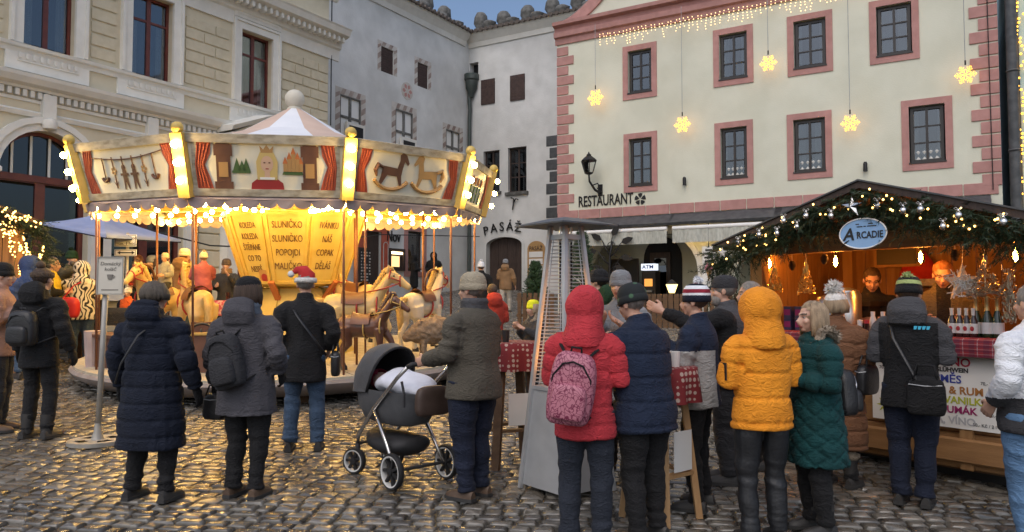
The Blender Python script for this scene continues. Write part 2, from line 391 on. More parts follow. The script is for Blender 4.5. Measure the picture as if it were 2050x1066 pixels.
def moulding(parent, name, mat_, prof, u0, u1, returns=True):
    """cornice: a profile of (y out, z) swept along the wall"""
    m = MB(); m.loft([[(u, -p[0], p[1]) for p in prof] for u in (u0, u1)]); return m.obj(name, mat_, parent)

# ------------------------------------------------------------------ cream town house with arched ground floor windows
LB = LW.empty('town_house', 'cream stuccoed house with rusticated blocks and tall red-brown windows', 'house')
zT = LW.z(508, 68); zB = LW.z(508, 212); UL = -17.0; zTop = LW.z(590, 26) ; zW0 = gz(-9, 18) - .4
wins = [(LW.u(45), LW.u(135)), (LW.u(262), LW.u(335)), (LW.u(475), LW.u(543))]
wd0 = 1.12
wins = [((a+b)/2 - wd0/2, (a+b)/2 + wd0/2) for a, b in wins]
pitch_ = wins[1][0] - wins[0][0]; wins = [(wins[0][0]-pitch_, wins[0][1]-pitch_)] + wins
zSill = zB - .06; zC = LW.z(188, 182, .25); zDent = LW.z(188, 212); zArc = LW.z(120, 238)
zAtop = LW.z(78, 262); zAspr = zAtop - 1.02
ar = [((a+b)/2 - .98, (a+b)/2 + .98) for a, b in wins[:3]]
holes = [(a, b, zB, zT) for a, b in wins] + [(a, b, zW0 + 1.3, zAtop) for a, b in ar]
portal = (wins[3][0] - .25, wins[3][1] + .25, zW0, zAtop - .25); holes.append(portal)
holed_wall('wall', LB, 'cream', UL, 0, zW0, zTop + 1.6, holes, depth=.32, th=9)
MB().bx(UL, 0, .33, .36, zW0, zTop).obj('shade_backing', 'interior_shade', LB)  # dark sheet behind the panes, room shade put into its colour
for k, (a, b) in enumerate(wins):
    tr = zB + (zT - zB)*.70
    window(LB, a, b, zB, zT, .16, 'redbrown', 2, 2, fw=.07, mw=.06, splits=[zB+.07, tr, zT-.07])
    m = MB()
    for s_ in (a+.1, b-.3):
        n_ = 10
        m.loft([[(s_ + .22*i/n_, .25+.02*math.sin(i*2.1), z) for i in range(n_+1)] for z in (zB+.05, tr)], close=False, caps=False)
    m.obj('curtain', 'curtain', LB, True)
    ring(LB, 'window_surround', 'stucco_white', a, b, zB, zT, .24, 0, .09, 'lrt'); ring(LB, 'surround_edge', 'stucco_white', a-.2, b+.2, zB, zT+.2, .07, 0, .13, 'lrt')
    m = MB(); m.bx(a-.27, b+.27, -.11, 0, zT+.30, zT+.78); m.bx(a-.16, b+.16, -.125, -.11, zT+.40, zT+.68); m.bx(a-.36, b+.36, -.26, 0, zT+.80, zT+.90); m.bx(a-.31, b+.31, -.2, 0, zT+.74, zT+.797)
    for q in range(7): m.ball((a+.04+(wd0-.08)*q/6, -.128, zT+.54), .075, 8, 5, sc=(1,.4,1))
    m.obj('window_head', 'stucco_white', LB, 40)
    m = MB(); m.bx(a-.34, b+.34, -.06, 0, zC+.13, zSill-.16); m.bx(a-.10, b+.10, -.085, -.06, zC+.36, zSill-.34); m.obj('apron_panel', 'stucco_white', LB)
    for q in range(9): m2 = MB().bx(a-.06+(wd0+.07)*q/8-.03, a-.06+(wd0+.07)*q/8+.03, -.1, -.085, zC+.40, zC+.52).obj('apron_fringe', 'stucco_white', LB)
moulding(LB, 'sill_course', 'stucco_white', [(0,zSill-.16),(.05,zSill-.16),(.07,zSill-.06),(.14,zSill-.04),(.16,zSill+.03),(0,zSill+.055)], UL, .0)
moulding(LB, 'cornice', 'stucco_white', [(0,zDent+.02),(.10,zDent+.02),(.12,zDent+.08),(.26,zDent+.12),(.34,zC-.05),(.36,zC+.03),(0,zC+.12)], UL, .05)
for k in range(int((0-UL)/.155)):
    u_ = UL + .155*k
    if u_ > -13.6: block('dentil', LB, (u_, -.055, zDent-.07), (.085, .11, .15), 'stucco_white', .008)
moulding(LB, 'architrave', 'stucco_white', [(0,zDent-.24),(.03,zDent-.24),(.04,zDent-.17),(0,zDent-.16)], UL, 0)
moulding(LB, 'fascia_line', 'stucco_white', [(0,zArc-.09),(.05,zArc-.09),(.09,zArc+.0),(.03,zArc+.05),(0,zArc+.05)], UL, 0)
zK = zTop - .15
moulding(LB, 'eaves_cornice', 'stucco_white', [(0,zK-.9),(.06,zK-.9),(.08,zK-.55),(.16,zK-.5),(.2,zK-.28),(.55,zK-.16),(.62,zK),(.66,zK+.05),(0,zK+.16)], UL, .42)
for k in range(44):
    u_ = .25 - .21*k
    if u_ > -9: block('bracket', LB, (u_, -.32, zK-.30), (.09, .26, .18), 'stucco_white', .03)
moulding(LB, 'parapet_cornice', 'stucco_white', [(0,zTop+.9),(.1,zTop+.9),(.3,zTop+1.1),(.32,zTop+1.2),(0,zTop+1.28)], UL, .3)
# rusticated blocks between the upper windows
rowh = (zT - zSill + .3)/8.0
edges = [UL+5.5] + [x for a, b in wins for x in (a-.36, b+.36)] + [-.02]
for g in range(0, len(edges), 2):
    e0, e1 = edges[g], edges[g+1]
    if e1 - e0 < .3 or e1 < -13.5: continue
    for r_ in range(11):
        z_ = zSill + .16 + rowh*(r_+.5)
        if z_ + rowh/2 > zK - .92: break
        n_ = max(1, round((e1-e0)/.62)); wdt = (e1-e0)/n_; cuts = [e0] + [e0 + wdt*(q + (.32 if r_ % 2 else -.18)) for q in range(1, n_)] + [e1]
        for a, b in zip(cuts, cuts[1:]): block('stone_block', LB, ((a+b)/2, -.012, z_), (b-a-.045, .04, rowh-.045), 'cream_block', .012)
# rusticated ground floor between the arches
pier = [UL+5.5] + [x for a, b in ar for x in (a-.42, b+.42)] + [portal[0]-.35]
for g in range(0, len(pier), 2):
    e0, e1 = pier[g], pier[g+1]
    if e1 - e0 < .2: continue
    for r_ in range(12):
        z_ = zW0 + 1.35 + .46*r_
        if z_ > zArc - .35: break
        block('stone_block', LB, ((e0+e1)/2, -.03, z_), (e1-e0-.03, .08, .43), 'cream_block', .03)
for a, b in ar:
    spandrel('arch_soffit', LB, 'cream', a, b, zAspr, zAtop, 0, .32, zAtop + .001)
    arch_band('arch_moulding', LB, 'stucco_white', a, b, zAspr, zAtop, .16, 0, .10); arch_band('arch_moulding', LB, 'stucco_white', a-.16, b+.16, zAspr, zAtop+.16, .14, 0, .15)
    zb_ = zW0 + 1.3; zt_ = zAspr - .15
    for s_ in (a-.32, b+.02): block('pilaster', LB, (s_+.15, -.07, (zb_+zAspr)/2), (.30, .14, zAspr-zb_), 'stucco_white', .02); block('capital', LB, (s_+.15, -.10, zAspr+.02), (.38, .22, .14), 'stucco_white', .03)
    MB().bx((a+b)/2-.14, (a+b)/2+.14, -.16, 0, zAtop+.28, zArc+.45).lathe([(.03,-.14),(.14,-.1),(.16,0),(.14,.1),(.03,.14)], 10, ((a+b)/2, -.16, zAtop+.14)).obj('keystone', 'stucco_white', LB, 40)
    window(LB, a, b, zb_, zt_+.1, .2, 'redbrown', 2, 1, glass_mat='pane_dark', fw=.11, mw=.12)
    MB().bx(a, b, .16, .28, zt_+.02, zAspr+.02).obj('transom', 'redbrown', LB)
    arch_band('fanlight_frame', LB, 'redbrown', a+.08, b-.08, zAspr, zAtop-.08, .08, .26, .06)
    p_ = arch_pts(a+.08, b-.08, zAspr, zAtop-.08)
    MB().poly(p_, .27).obj('pane', 'pane_dark', LB)
    m = MB()
    for q in range(1, 5): x_ = a + (b-a)*q/5; m.bx(x_-.025, x_+.025, .22, .25, zAspr, zAspr + (zAtop-zAspr-.08)*math.sqrt(max(0, 1-((x_-(a+b)/2)/((b-a)/2-.06))**2)))
    m.obj('fanlight_bar', 'stucco_white', LB)
    MB().bx(a-.4, b+.4, -.2, .2, zb_-.16, zb_-.002).obj('sill', 'stucco_white', LB)
# portal with a raking hood
pa, pb, _, pz = portal
MB().bx(pa, pb, .25, .31, zW0, pz).obj('door', 'redbrown', LB)
m = MB(); pm = (pa+pb)/2; zp = LW.z(500, 262, .6)
for s_ in (-1, 1):
    m.loft([[(pm, -y_, z_) for y_, z_ in ((0,zp+.42),(.75,zp+.42),(.82,zp+.55),(.0,zp+.66))], [(pm+s_*1.35, -y_, z_) for y_, z_ in ((0,zp-.12),(.75,zp-.12),(.82,zp+.0),(.0,zp+.10))]])
m.bx(pm-1.3, pm+1.3, -.72, 0, zp-.34, zp-.16); m.bx(pm-1.2, pm+1.2, -.6, 0, zp-.62, zp-.35); m.poly([(pm-1.25,zp-.16),(pm+1.25,zp-.16),(pm,zp+.45)], -.5, th=.5)
m.obj('portal_hood', 'stucco_white', LB)
for s_ in (-1, 1): block('pilaster', LB, (pm+s_*1.0, -.2, (zW0+zp)/2-.3), (.34, .4, zp-zW0-.7), 'stucco_white', .03)
# roof hidden from the square but real
MB().loft([[(u_, -.3, zTop+1.3), (u_, 9, zTop+1.3), (u_, 4.3, zTop+4)] for u_ in (UL, .2)]).obj('roof', 'roof_tile', LB)
MB().tube([LB.matrix_world @ Vector((0,0,0))]*0 or [(.08,-.05,zTop+1.0),(.08,-.05,zW0)], .02, 6).obj('lightning_cable', 'iron', LB)

# ------------------------------------------------------------------ white lime-washed corner house with painted window surrounds
WB = WW.empty('white_house', 'white lime-washed corner house with painted sgraffito window surrounds', 'house')
PB_rz = PW.rz - WW.rz
zE = WW.z(934, 72); w0 = gz(-4, 31) - .6
def whole(px0, py0, px1, py1, wl=WW): # opening from its upper left and lower right pixels
    a, t_ = wl.uz(px0, py0); b, l_ = wl.uz(px1, py1); return (a, b, l_, t_)
shut = [whole(763, 92, 788, 152), whole(836, 124, 857, 180)]
big = [whole(681, 188, 722, 300), whole(792, 217, 826, 330), whole(893, 258, 920, 345)]
shopw = whole(816, 462, 846, 545); shopd = whole(733, 462, 762, 590); ud0, ud1 = shopd[0], shopd[1]
shopd = (ud0, ud1, w0, shopd[3])
holed_wall('wall', WB, 'lime_white', -9.0, 0, w0, zE, shut+big+[shopw, shopd], depth=.25, th=3)
MB().bx(-9, .0, .26, .3, w0, zE).obj('shade_backing', 'interior_shade', WB)  # backing coloured dark for the gloom behind the openings
def stripes(parent, h, wd, name='painted_surround'):
    """painted surround of slanted light and dark fields, a few mm thick"""
    a, b, c, d = h; ring(parent, name, 'sgraffito_pale', a, b, c, d, wd, 0, .006, 'lrt'); m = MB(); y_ = -.0075; st = .42; k = 0
    z_ = c
    while z_ < d:
        for x0, x1 in ((a-wd, a), (b, b+wd)): m.add([(x0,y_,z_),(x1,y_,z_+.16),(x1,y_,min(d+.1,z_+.38)),(x0,y_,min(d,z_+.22))], [(0,1,2,3)])
        z_ += st
    u_ = a
    while u_ < b: m.add([(u_,y_,d+.01),(min(b,u_+.2),y_,d+.01),(min(b,u_+.32),y_,d+wd-.01),(min(b,u_+.12),y_,d+wd-.01)], [(0,1,2,3)]); u_ += .4
    m.obj('painted_stripe', 'sgraffito', parent)
for h in shut:
    stripes(WB, h, .2); a, b, c, d = h; m = MB(); m.bx(a, b, .05, .11, c, d)
    for q in range(9): m.bx(a+.06, b-.06, .03, .05, c+.06+(d-c-.12)*q/9, c+.06+(d-c-.12)*(q+.6)/9)
    m.obj('shutter', 'shutter', WB)
for h in big:
    a, b, c, d = h; stripes(WB, h, .24)
    MB().bx(a, b, .07, .10, c, d).obj('blind', 'white', WB)
    m = MB(); u_ = (a+b)/2; z_ = d-(d-c)*.42; m.bx(u_-.05,u_+.05,.01,.068,c,d); m.bx(a,b,.02,.066,z_-.04,z_+.04); m.bx(a,a+.05,.005,.067,c,d); m.bx(b-.05,b,.005,.067,c,d); m.bx(a+.05,b-.05,.004,.064,d-.05,d); m.obj('stone_cross', 'mossy_stone', WB)
    a2, b2 = a+.35*(b-a), b+.02; MB().bx(a2-.12, b2+.12, -.10, 0, c-.2, d-(d-c)*.52).obj('box_surround', 'stucco_white', WB)
    MB().bx(a2, b2, -.106, -.10, c-.1, d-(d-c)*.58).obj('box_window', 'interior_shade', WB)
u_, z_ = WW.uz(815, 183); m = MB(); m.lathe([(.36,0),(.36,.01),(.33,.012),(0,.012)], 28, (0,0,0), 0); 
for q in range(6):
    a_ = q*math.pi/3; m.tube([(.10*math.cos(a_),.10*math.sin(a_),.012),(.2*math.cos(a_),.2*math.sin(a_),.014),(.29*math.cos(a_),.29*math.sin(a_),.012)], [.02,.09,.03], 8, 1, flat=.05)
m.xf(Matrix.Translation((u_, 0, z_)) @ Matrix.Rotation(R(90), 4, 'X')); m.obj('rose_medallion', ['sgraffito_pale', 'pink'], WB)
# shop front
ring(WB, 'shop_surround', 'pink', *shopw, .22, 0, .03); window(WB, *shopw, .12, 'dark_wood', 1, 1, 'pane_dark', fw=.05)
m = MB(); a, b, c, d = shopw; m.tube([(a+.5,.24,c+.2),(a+.5,.24,c+1.1)], [.16,.12], 10); m.ball((a+.5,.24,c+1.4), .1); m.obj('mannequin', 'black', WB, True)
mat('shop_red', (.42,.085,.05), .7, (.50,.12,.07), 4, dirt=.2)
MB().bx(ud0-.55, ud0, -.05, 0, w0, shopd[3]+.45).bx(ud1, ud1+.42, -.05, 0, w0, shopd[3]+.45).bx(ud0, ud1, -.05, 0, shopd[3], shopd[3]+.45).obj('door_surround', 'shop_red', WB)
MB().bx(ud0, ud1, .12, .18, w0, shopd[3]).obj('door', 'dark_wood', WB)
c_ = WW.uz(745, 500, .1); arc = arch_pts(ud1+.08, ud1+.34, c_[1]+.2)
MB().tube([(p[0], -.06, p[1]) for p in arc] + [(ud1+.34,-.06,c_[1]-1.3),(ud1+.08,-.06,c_[1]-1.3),(ud1+.08,-.06,c_[1]+.2)], .016, 6).obj('painted_outline', 'sgraffito_pale', WB)
a, t_ = WW.uz(775, 497); b, l_ = WW.uz(806, 543)
vc = E('menu_case', 'dark wooden menu case with a lit sheet on the white wall', 'display case', WW.world((a+b)/2, -.08, (t_+l_)/2), WW.rz); wv, hv = (b-a)/2, (t_-l_)/2
m = MB(); m.bx(-wv,wv,0,.07,-hv,hv); m.bx(-wv,-wv+.1,-.06,0,-hv,hv); m.bx(wv-.1,wv,-.06,0,-hv,hv); m.bx(-wv+.1,wv-.1,-.06,0,-hv,-hv+.1); m.bx(-wv+.1,wv-.1,-.06,0,hv-.1,hv); m.obj('case', 'dark_wood', vc)
mat('lit_sheet', (.8,.6,.35), .6, emit=1.2, ecol=(1,.62,.25)); mat('lit_strip', (1,.8,.5), .5, emit=6, ecol=(1,.75,.4))
MB().bx(-wv+.14,wv-.3,-.012,-.004,-hv+.15,hv-.3).obj('menu_sheet', 'lit_sheet', vc); MB().bx(-wv+.13,wv-.13,-.03,-.004,hv-.22,hv-.13).obj('strip_light', 'lit_strip', vc)
a, t_ = WW.uz(706, 496); b, l_ = WW.uz(731, 575)
bb = E('menu_board', 'tall black chalk menu board in a wooden frame beside the red doorway', 'menu board', WW.world((a+b)/2, -.3, 0), WW.rz); wv = (b-a)/2
MB().bx(-wv,wv,0,.05,l_-.3,t_).obj('frame', 'dark_wood', bb); MB().bx(-wv+.07,wv-.07,-.008,0,l_-.2,t_-.07).obj('slate_panel', 'black', bb)
m = MB()
for q in range(11):
    z_ = t_-.2-q*(t_-l_-.2)/11
    for s_ in range(4):
        if random.random() < .8: m.bx(-wv+.12+s_*(wv*.42), -wv+.12+s_*(wv*.42)+random.uniform(.1,.3)*wv, -.011, -.0085, z_, z_+.05)
m.obj('chalk_writing', 'sgraffito_pale', bb)
u_, z_ = WW.uz(786, 474); text('Nov', .62, 'iron', WB, (u_, -.05, z_-.2), extrude=.02, sx=.75)
# downpipe with hopper in the corner and a small niche window
m = MB(); u_ = -.16; zh = WW.z(936, 165); m.tube([(u_,-.14,zE-.5),(u_,-.14,zh)], .0005, 4); m.tube([(u_,-.14,zh-.1),(u_,-.14,zh-.9),(u_,-.17,zh-1.3),(u_,-.14,zh-1.9),(u_,-.14,w0)], [.09,.09,.085,.085,.085], 10)
m.lathe([(.09,-.75),(.14,-.55),(.26,-.35),(.28,.0),(.34,.06),(.34,.3),(.3,.3)], 12, (u_,-.25,zh)); m.obj('downpipe', 'copper_dark', WB, 40)
# the wing with the passage door
PWING = E('passage_wing', None, None, (0, 0, 0), PB_rz); del_ = None
PWING.parent = WB; PWING.name = 'wing'
up1 = PW.u(1150) + 3
pw = [whole(964, 162, 991, 207, PW), whole(1022, 153, 1051, 199, PW), whole(968, 304, 1000, 383, PW), whole(1017, 297, 1054, 383, PW)]
dr = whole(974, 478, 1045, 590, PW); dtop = PW.z(1010, 475); drz = dr[2]; dr = (dr[0], dr[1], w0, dtop); dsp = PW.z(1045, 489)
nich = whole(927, 130, 944, 165, PW); nich = (.03, .03 + nich[1]-nich[0], nich[2], nich[3])
holed_wall('wall', PWING, 'lime_white', 0.0, up1, w0, zE, pw + [dr, nich], depth=.35, th=4)
spandrel('arch_soffit', PWING, 'lime_white', dr[0], dr[1], dsp, dtop, 0, .35, dtop+.001)
MB().bx(0, up1, .37, .4, w0, zE).obj('shade_backing', 'interior_shade', PWING)  # dark backing again, the wing's unlit rooms given as colour
for h in pw[:2]:
    a, b, c, d = h
    for s_ in (0, 1):
        m = MB(); x0 = a + s_*(b-a)/2; x1 = x0+(b-a)/2-.01; m.bx(x0, x1, -.05, -.005, c, d)
        for q in range(8): m.bx(x0+.05, x1-.05, -.062, -.05, c+.06+(d-c-.12)*q/8, c+.06+(d-c-.12)*(q+.6)/8)
        m.obj('shutter', 'shutter', PWING)
for h in pw[2:]: window(PWING, *h, .16, 'dark_wood', 2, 3, 'pane_dark', fw=.06); MB().bx(h[0]-.1,h[1]+.1,-.12,.1,h[2]-.14,h[2]-.002).obj('sill', 'mossy_stone', PWING)
for q in range(4): x0 = dr[0] + (dr[1]-dr[0])*q/4; block('door_board', PWING, (x0+(dr[1]-dr[0])/8, .3, (w0+dtop)/2), ((dr[1]-dr[0])/4-.015, .05, dtop-w0), 'dark_wood', .01)
arch_band('door_surround', PWING, 'lime_white', dr[0], dr[1], dsp, dtop, .12, 0, .03, drop=2.0)
a_, zA = PW.uz(968, 474); b_, zB_ = PW.uz(1045, 466)
s1 = (b_-a_)/5
for q, ch in enumerate('PASÁŽ'):
    k = (q+.5)/5; u_ = a_ + (b_-a_)*k; z_ = zA + (zB_-zA)*k + .16*math.sin(k*math.pi)
    text(ch, s1*1.42, 'iron', PWING, (u_, -.06, z_), rot=(math.pi/2, -R(10-24*k+4), 0), extrude=.02, sx=.95)
u_, z_ = PW.uz(1033, 408); MB().tube([(u_-.12,-.1,z_-.28),(u_-.05,-.1,z_+.2),(u_-.2,-.1,z_+.26)], .03, 6).tube([(u_-.06,-.1,z_+.05),(u_+.05,-.1,z_+.2),(u_+.16,-.1,z_+.16)], .028, 6).obj('iron_hook', 'iron', PWING)
for q in range(7):
    u_ = PW.u(1109, 290 + q*24); z_ = PW.z(1109, 282+q*24); block('painted_quoin', PWING, (u_ + (.03 if q % 2 else -.05), -.008, z_), (.46 if q % 2 else .62, .03, .44), 'slate', .008)
# eaves, tiles and the row of stone merlons behind them
for par, u0_, u1_ in ((WB, -9, 0), (PWING, 0, up1)):
    moulding(par, 'eaves_cornice', 'stucco_white', [(0,zE-.55),(.06,zE-.55),(.12,zE-.35),(.34,zE-.1),(.38,zE),(0,zE)], u0_, u1_ - (.0 if par is PWING else .36))
    n_ = int((u1_-u0_)/.27)
    mt = MB(); mt.tube([(0,-.52,-.02),(0,.1,.12),(0,.7,.30)], .085, 8); tme = mt.mesh('roof_tile', 40, 'roof_tile')
    for k in range(n_):
        u_ = u0_ + .27*(k+.5)
        if u_ > -7: link('roof_tile', tme, par, (u_, 0, zE+.05))
    MB().loft([[(u_,-.46,zE+.0),(u_,-.46,zE+.05),(u_,1.2,zE+.42),(u_,1.2,zE+.0)] for u_ in (u0_, u1_)]).obj('roof', 'roof_tile', par)
    for k in range(int((u1_-u0_)/.62)):
        u_ = u0_ + .62*(k+.5); big_ = k % 2 == 0; y_ = .5 if big_ else .25; s_ = random.uniform(.85, 1.1)
        if u_ < -6: continue
        h_ = (1.05 if big_ else .5)*s_
        m = MB(); m.lathe([(.26,0),(.25,h_*.35),(.33,h_*.55),(.32,h_*.8),(.18,h_*.97),(.02,h_)], 9, (0,0,0)); 
        for i_, p_ in enumerate(m.v): m.v[i_] = tuple(Vector(p_) + Vector((fbm(p_, 3)*.05, fbm((p_[1],p_[0]+k,p_[2]), 3)*.05, 0)))
        m.obj('merlon', 'mossy_stone', par, 50, (u_, y_, zE+.12))
MB().bx(-.02, up1, 4, 4.2, zE-2, zE+.2).obj('rear_wall', 'lime_white', PWING)

# ------------------------------------------------------------------ the restaurant
RB = RW.empty('restaurant_house', 'pale cream restaurant house with pink quoins and pink window surrounds', 'house')
UR = RW.u(2003, 250); r0 = gz(5, 22) - .6
zCor = RW.z(1123, 88); zPink = RW.z(1316, 410)
def inner(px0, py0, px1, py1):
    a, t1 = RW.uz(px0, py0); b, t2 = RW.uz(px1, py1); return a, b, t2, t1
zu1, zu0 = RW.z(1315, 83), RW.z(1508, 165); zl1, zl0 = RW.z(1508, 239), RW.z(1508, 367)
cols_u = [(RW.u(1247,140), RW.u(1315,140)), (RW.u(1428,110), RW.u(1508,110)), (RW.u(1576,80), RW.u(1667,80)), (RW.u(1740,50), RW.u(1840,50))]
cols_l = [(RW.u(1249,320), RW.u(1316,320)), (RW.u(1431,300), RW.u(1508,300)), (RW.u(1576,290), RW.u(1666,290)), (RW.u(1805,265), RW.u(1908,265))]
sw = .175
rw = [(a+sw, b-sw, zu0+sw, zu1-sw) for a, b in cols_u] + [(a+sw, b-sw, zl0+sw, zl1-sw) for a, b in cols_l]
a0, a1 = RW.u(1172, 560), RW.u(1398, 560); aT = RW.z(1290, 455); aS = RW.z(1398, 560) + .3
a2 = RW.u(1470, 560); a3 = UR - .6
gopen = (a0, a1, r0, aT); gopen2 = (a2, a3, r0, aT)
holed_wall('wall', RB, 'restaurant_cream', 0, UR, r0, zCor, rw + [gopen, gopen2], depth=.22, th=.6)
for k, (go, mt_) in enumerate(((gopen, 'restaurant_cream'), (gopen2, 'restaurant_cream'))):
    spandrel('arch_soffit', RB, mt_, go[0], go[1], aS - (.0 if k == 0 else .3), aT, 0, .6, aT+.001)
    MB().add([(go[0],0,r0),(go[0],.6,r0),(go[0],.6,aS),(go[0],0,aS),(go[1],0,r0),(go[1],.6,r0),(go[1],.6,aS),(go[1],0,aS)], [(0,1,2,3),(7,6,5,4)]).obj('arch_pier', mt_, RB)
arch_band('arch_edge', RB, 'stucco_white', a0, a1, aS, aT, .16, 0, .04, drop=2)
MB().bx(0, UR, .62, 8, aT+.2, zCor).obj('upper_core', 'interior_shade', RB)
MB().bx(0, .3, .6, 8, r0, aT+.2).bx(UR-.3, UR, .6, 8, r0, aT+.2).obj('side_wall', 'restaurant_cream', RB)
for h in rw:
    a, b, c, d = h; ring(RB, 'window_surround', 'pink', a, b, c, d, sw, 0, .03)
    window(RB, a+.03, b-.03, c+.05, d-.02, .10, 'window_black', 2, 3, 'pane_rest', fw=.075, mw=.035)
    MB().bx(a-.02, b+.02, -.05, .1, c-.002, c+.04).obj('sill', 'window_black', RB)
for k, h in enumerate(rw):
    a, b, c, d = h
    if k != 0:
        m = MB(); cw = (.0,.26,.2,.42,.42,.16,.3,.22)[k]
        for s0, s1_ in ((a+.05, a+cw), (b-cw*(.8 if k % 2 else 1), b-.05)):
            m.loft([[(s0+(s1_-s0)*i/9, .2+.012*math.sin(i*2.3), z) for i in range(10)] for z in (c+.05, d-.05)], close=False, caps=False)
        m.obj('curtain', 'curtain', RB, True)
for k in (5, 6, 7):
    a, b, c, d = rw[k]; m = MB()
    for q in range(4): x_ = a+.2+(b-a-.4)*q/3; m.lathe([(.02,0),(.09,.02),(.05,.14),(.08,.24),(.02,.34)], 8, (x_, .19, c+.09))
    m.obj('sill_ornament', 'curtain', RB, 40)
# quoins and the tiled band
hq = .335; z_ = zCor - .12; k = 0
while z_ > zPink + .1:
    for u_, s_ in ((0, 1), (UR, -1)):
        wq = .62 if k % 2 else .42
        block('quoin', RB, (u_ + s_*wq/2, -.012, z_ - hq/2), (wq, .045, hq-.045), 'pink', .008)
    z_ -= hq; k += 1
wb = .78; k = 0
while wb*k < UR - .4:
    block('band_tile', RB, (wb*(k+.5), -.012, zPink-.16), (wb-.03, .04, .3), 'pink', .006); k += 1
# cornice and curved gable
moulding(RB, 'cornice', 'pink', [(0,zCor-.05),(.05,zCor-.05),(.07,zCor+.14),(.16,zCor+.18),(.18,zCor+.34),(.10,zCor+.36),(.12,zCor+.50),(.28,zCor+.55),(.30,zCor+.66),(0,zCor+.68)], -.05, UR+.05)
gp = [(-.1, zCor+.68)]
for k in range(9): t_ = k/8; gp.append((-.05 + 2.6*t_**1.0 + .0, zCor+.72 + 2.2*t_**1.9))
gp += [(2.7, zCor+3.0), (3.4, zCor+3.1), (UR/2-1.4, zCor+5.4), (UR/2+1.4, zCor+5.4), (UR-3.4, zCor+3.1), (UR-2.7, zCor+3.0)]
for k in range(9): t_ = 1-k/8; gp.append((UR+.05 - 2.6*t_, zCor+.72 + 2.2*t_**1.9))
gp += [(UR+.1, zCor+.68)]
MB().poly(gp, .02, th=.5).obj('gable', 'restaurant_cream', RB)
m = MB(); m.loft([[(a[0], -.06, a[1]), (a[0], .02, a[1]-.0), (a[0]+.32, .02, a[1]-.22), (a[0]+.32, -.06, a[1]-.22)] for a in gp[1:11]]); m.obj('gable_volute', 'pink', RB, 40)
MB().loft([[(u_, .1, zCor+.7), (u_, 8, zCor+.7), (u_, 4, zCor+3.6)] for u_ in (.1, UR-.1)]).obj('roof', 'roof_tile', RB)
# lettering and the five-leaf emblem
a_, zA = RW.uz(1158, 415); b_, _z = RW.uz(1268, 409)
tm_ = text_mesh('RESTAURANT', 1.0, 'iron', extrude=.01, align='LEFT', bold=.012); wl = max(v_.co.x for v_ in tm_.vertices)
hz_ = (RW.z(1158, 394) - zA); tl = link('lettering', tm_, RB, (a_, -.02, zA), (math.pi/2, 0, 0), ((b_-a_)/wl, hz_/.70, 1))
u_, z_ = RW.uz(1282, 399); m = MB()
for q in range(5):
    a = q*2*math.pi/5 + math.pi/2; m.add([(u_ + r_*math.cos(a+da), -.02, z_ + r_*math.sin(a+da)) for r_, da in ((.03,0),(.12,-.5),(.19,-.42),(.19,0),(.19,.42),(.12,.5))], [tuple(range(6))])
m.obj('flower_emblem', 'iron', RB)
for px_, py_ in ((1372, 364), (1733, 335)):
    u_, z_ = RW.uz(px_, py_); m = MB(); m.lathe([(.0,-.13),(.055,-.13),(.055,.08),(.035,.13),(0,.13)], 10, (u_,-.1,z_)); m.bx(u_-.02,u_+.02,-.1,0,z_-.02,z_+.03); m.obj('spotlight', 'iron', RB, 40)
# drainpipe between the restaurant and the mint house
m = MB(); m.tube([(UR+.28,-.12,zCor+1.5),(UR+.28,-.12,r0)], .13, 10)
for q in range(6): m.lathe([(.14,-.03),(.16,0),(.14,.03)], 10, (UR+.28,-.12, r0+1.0+q*2.0))
m.obj('drainpipe', 'slate', RB, 40)
MB().tube([(UR-.22,-.07,zCor+1),(UR-.2,-.06,zPink-.2)], .012, 5).obj('lightning_cable', 'iron', RB)
# recess behind the arches
yb = 2.6
MB().bx(.3, UR-.3, yb, yb+.3, r0, aT+.2).obj('recess_wall', 'restaurant_cream', RB); MB().bx(.3, UR-.3, .6, yb, aT+.05, aT+.2).obj('recess_ceiling', 'stucco_white', RB)
def ruz(px, py, off): return RW.uz(px, py, -off)
b0, zt_ = ruz(1288, 490, yb-.05); b1, _ = ruz(1365, 490, yb-.05)
m = MB(); p_ = arch_pts(b0, b1, zt_-.55, zt_+.25); p_ = [(b0, r0)] + p_ + [(b1, r0)]; m.poly(p_, yb-.03); m.obj('inner_arch', 'interior_shade', RB)
MB().bx(b0+.25,b0+.4,yb-.09,yb-.04,r0,zt_-.3).bx(b1-.55,b1-.4,yb-.09,yb-.04,r0,zt_-.3).bx(b0+.4,b1-.55,yb-.09,yb-.04,zt_-.5,zt_-.3).obj('door_frame', 'dark_wood', RB)
MB().bx(b0+.4,b1-.55,yb-.07,yb-.05,r0,zt_-.5).obj('door_glass', 'pane_dark', RB)
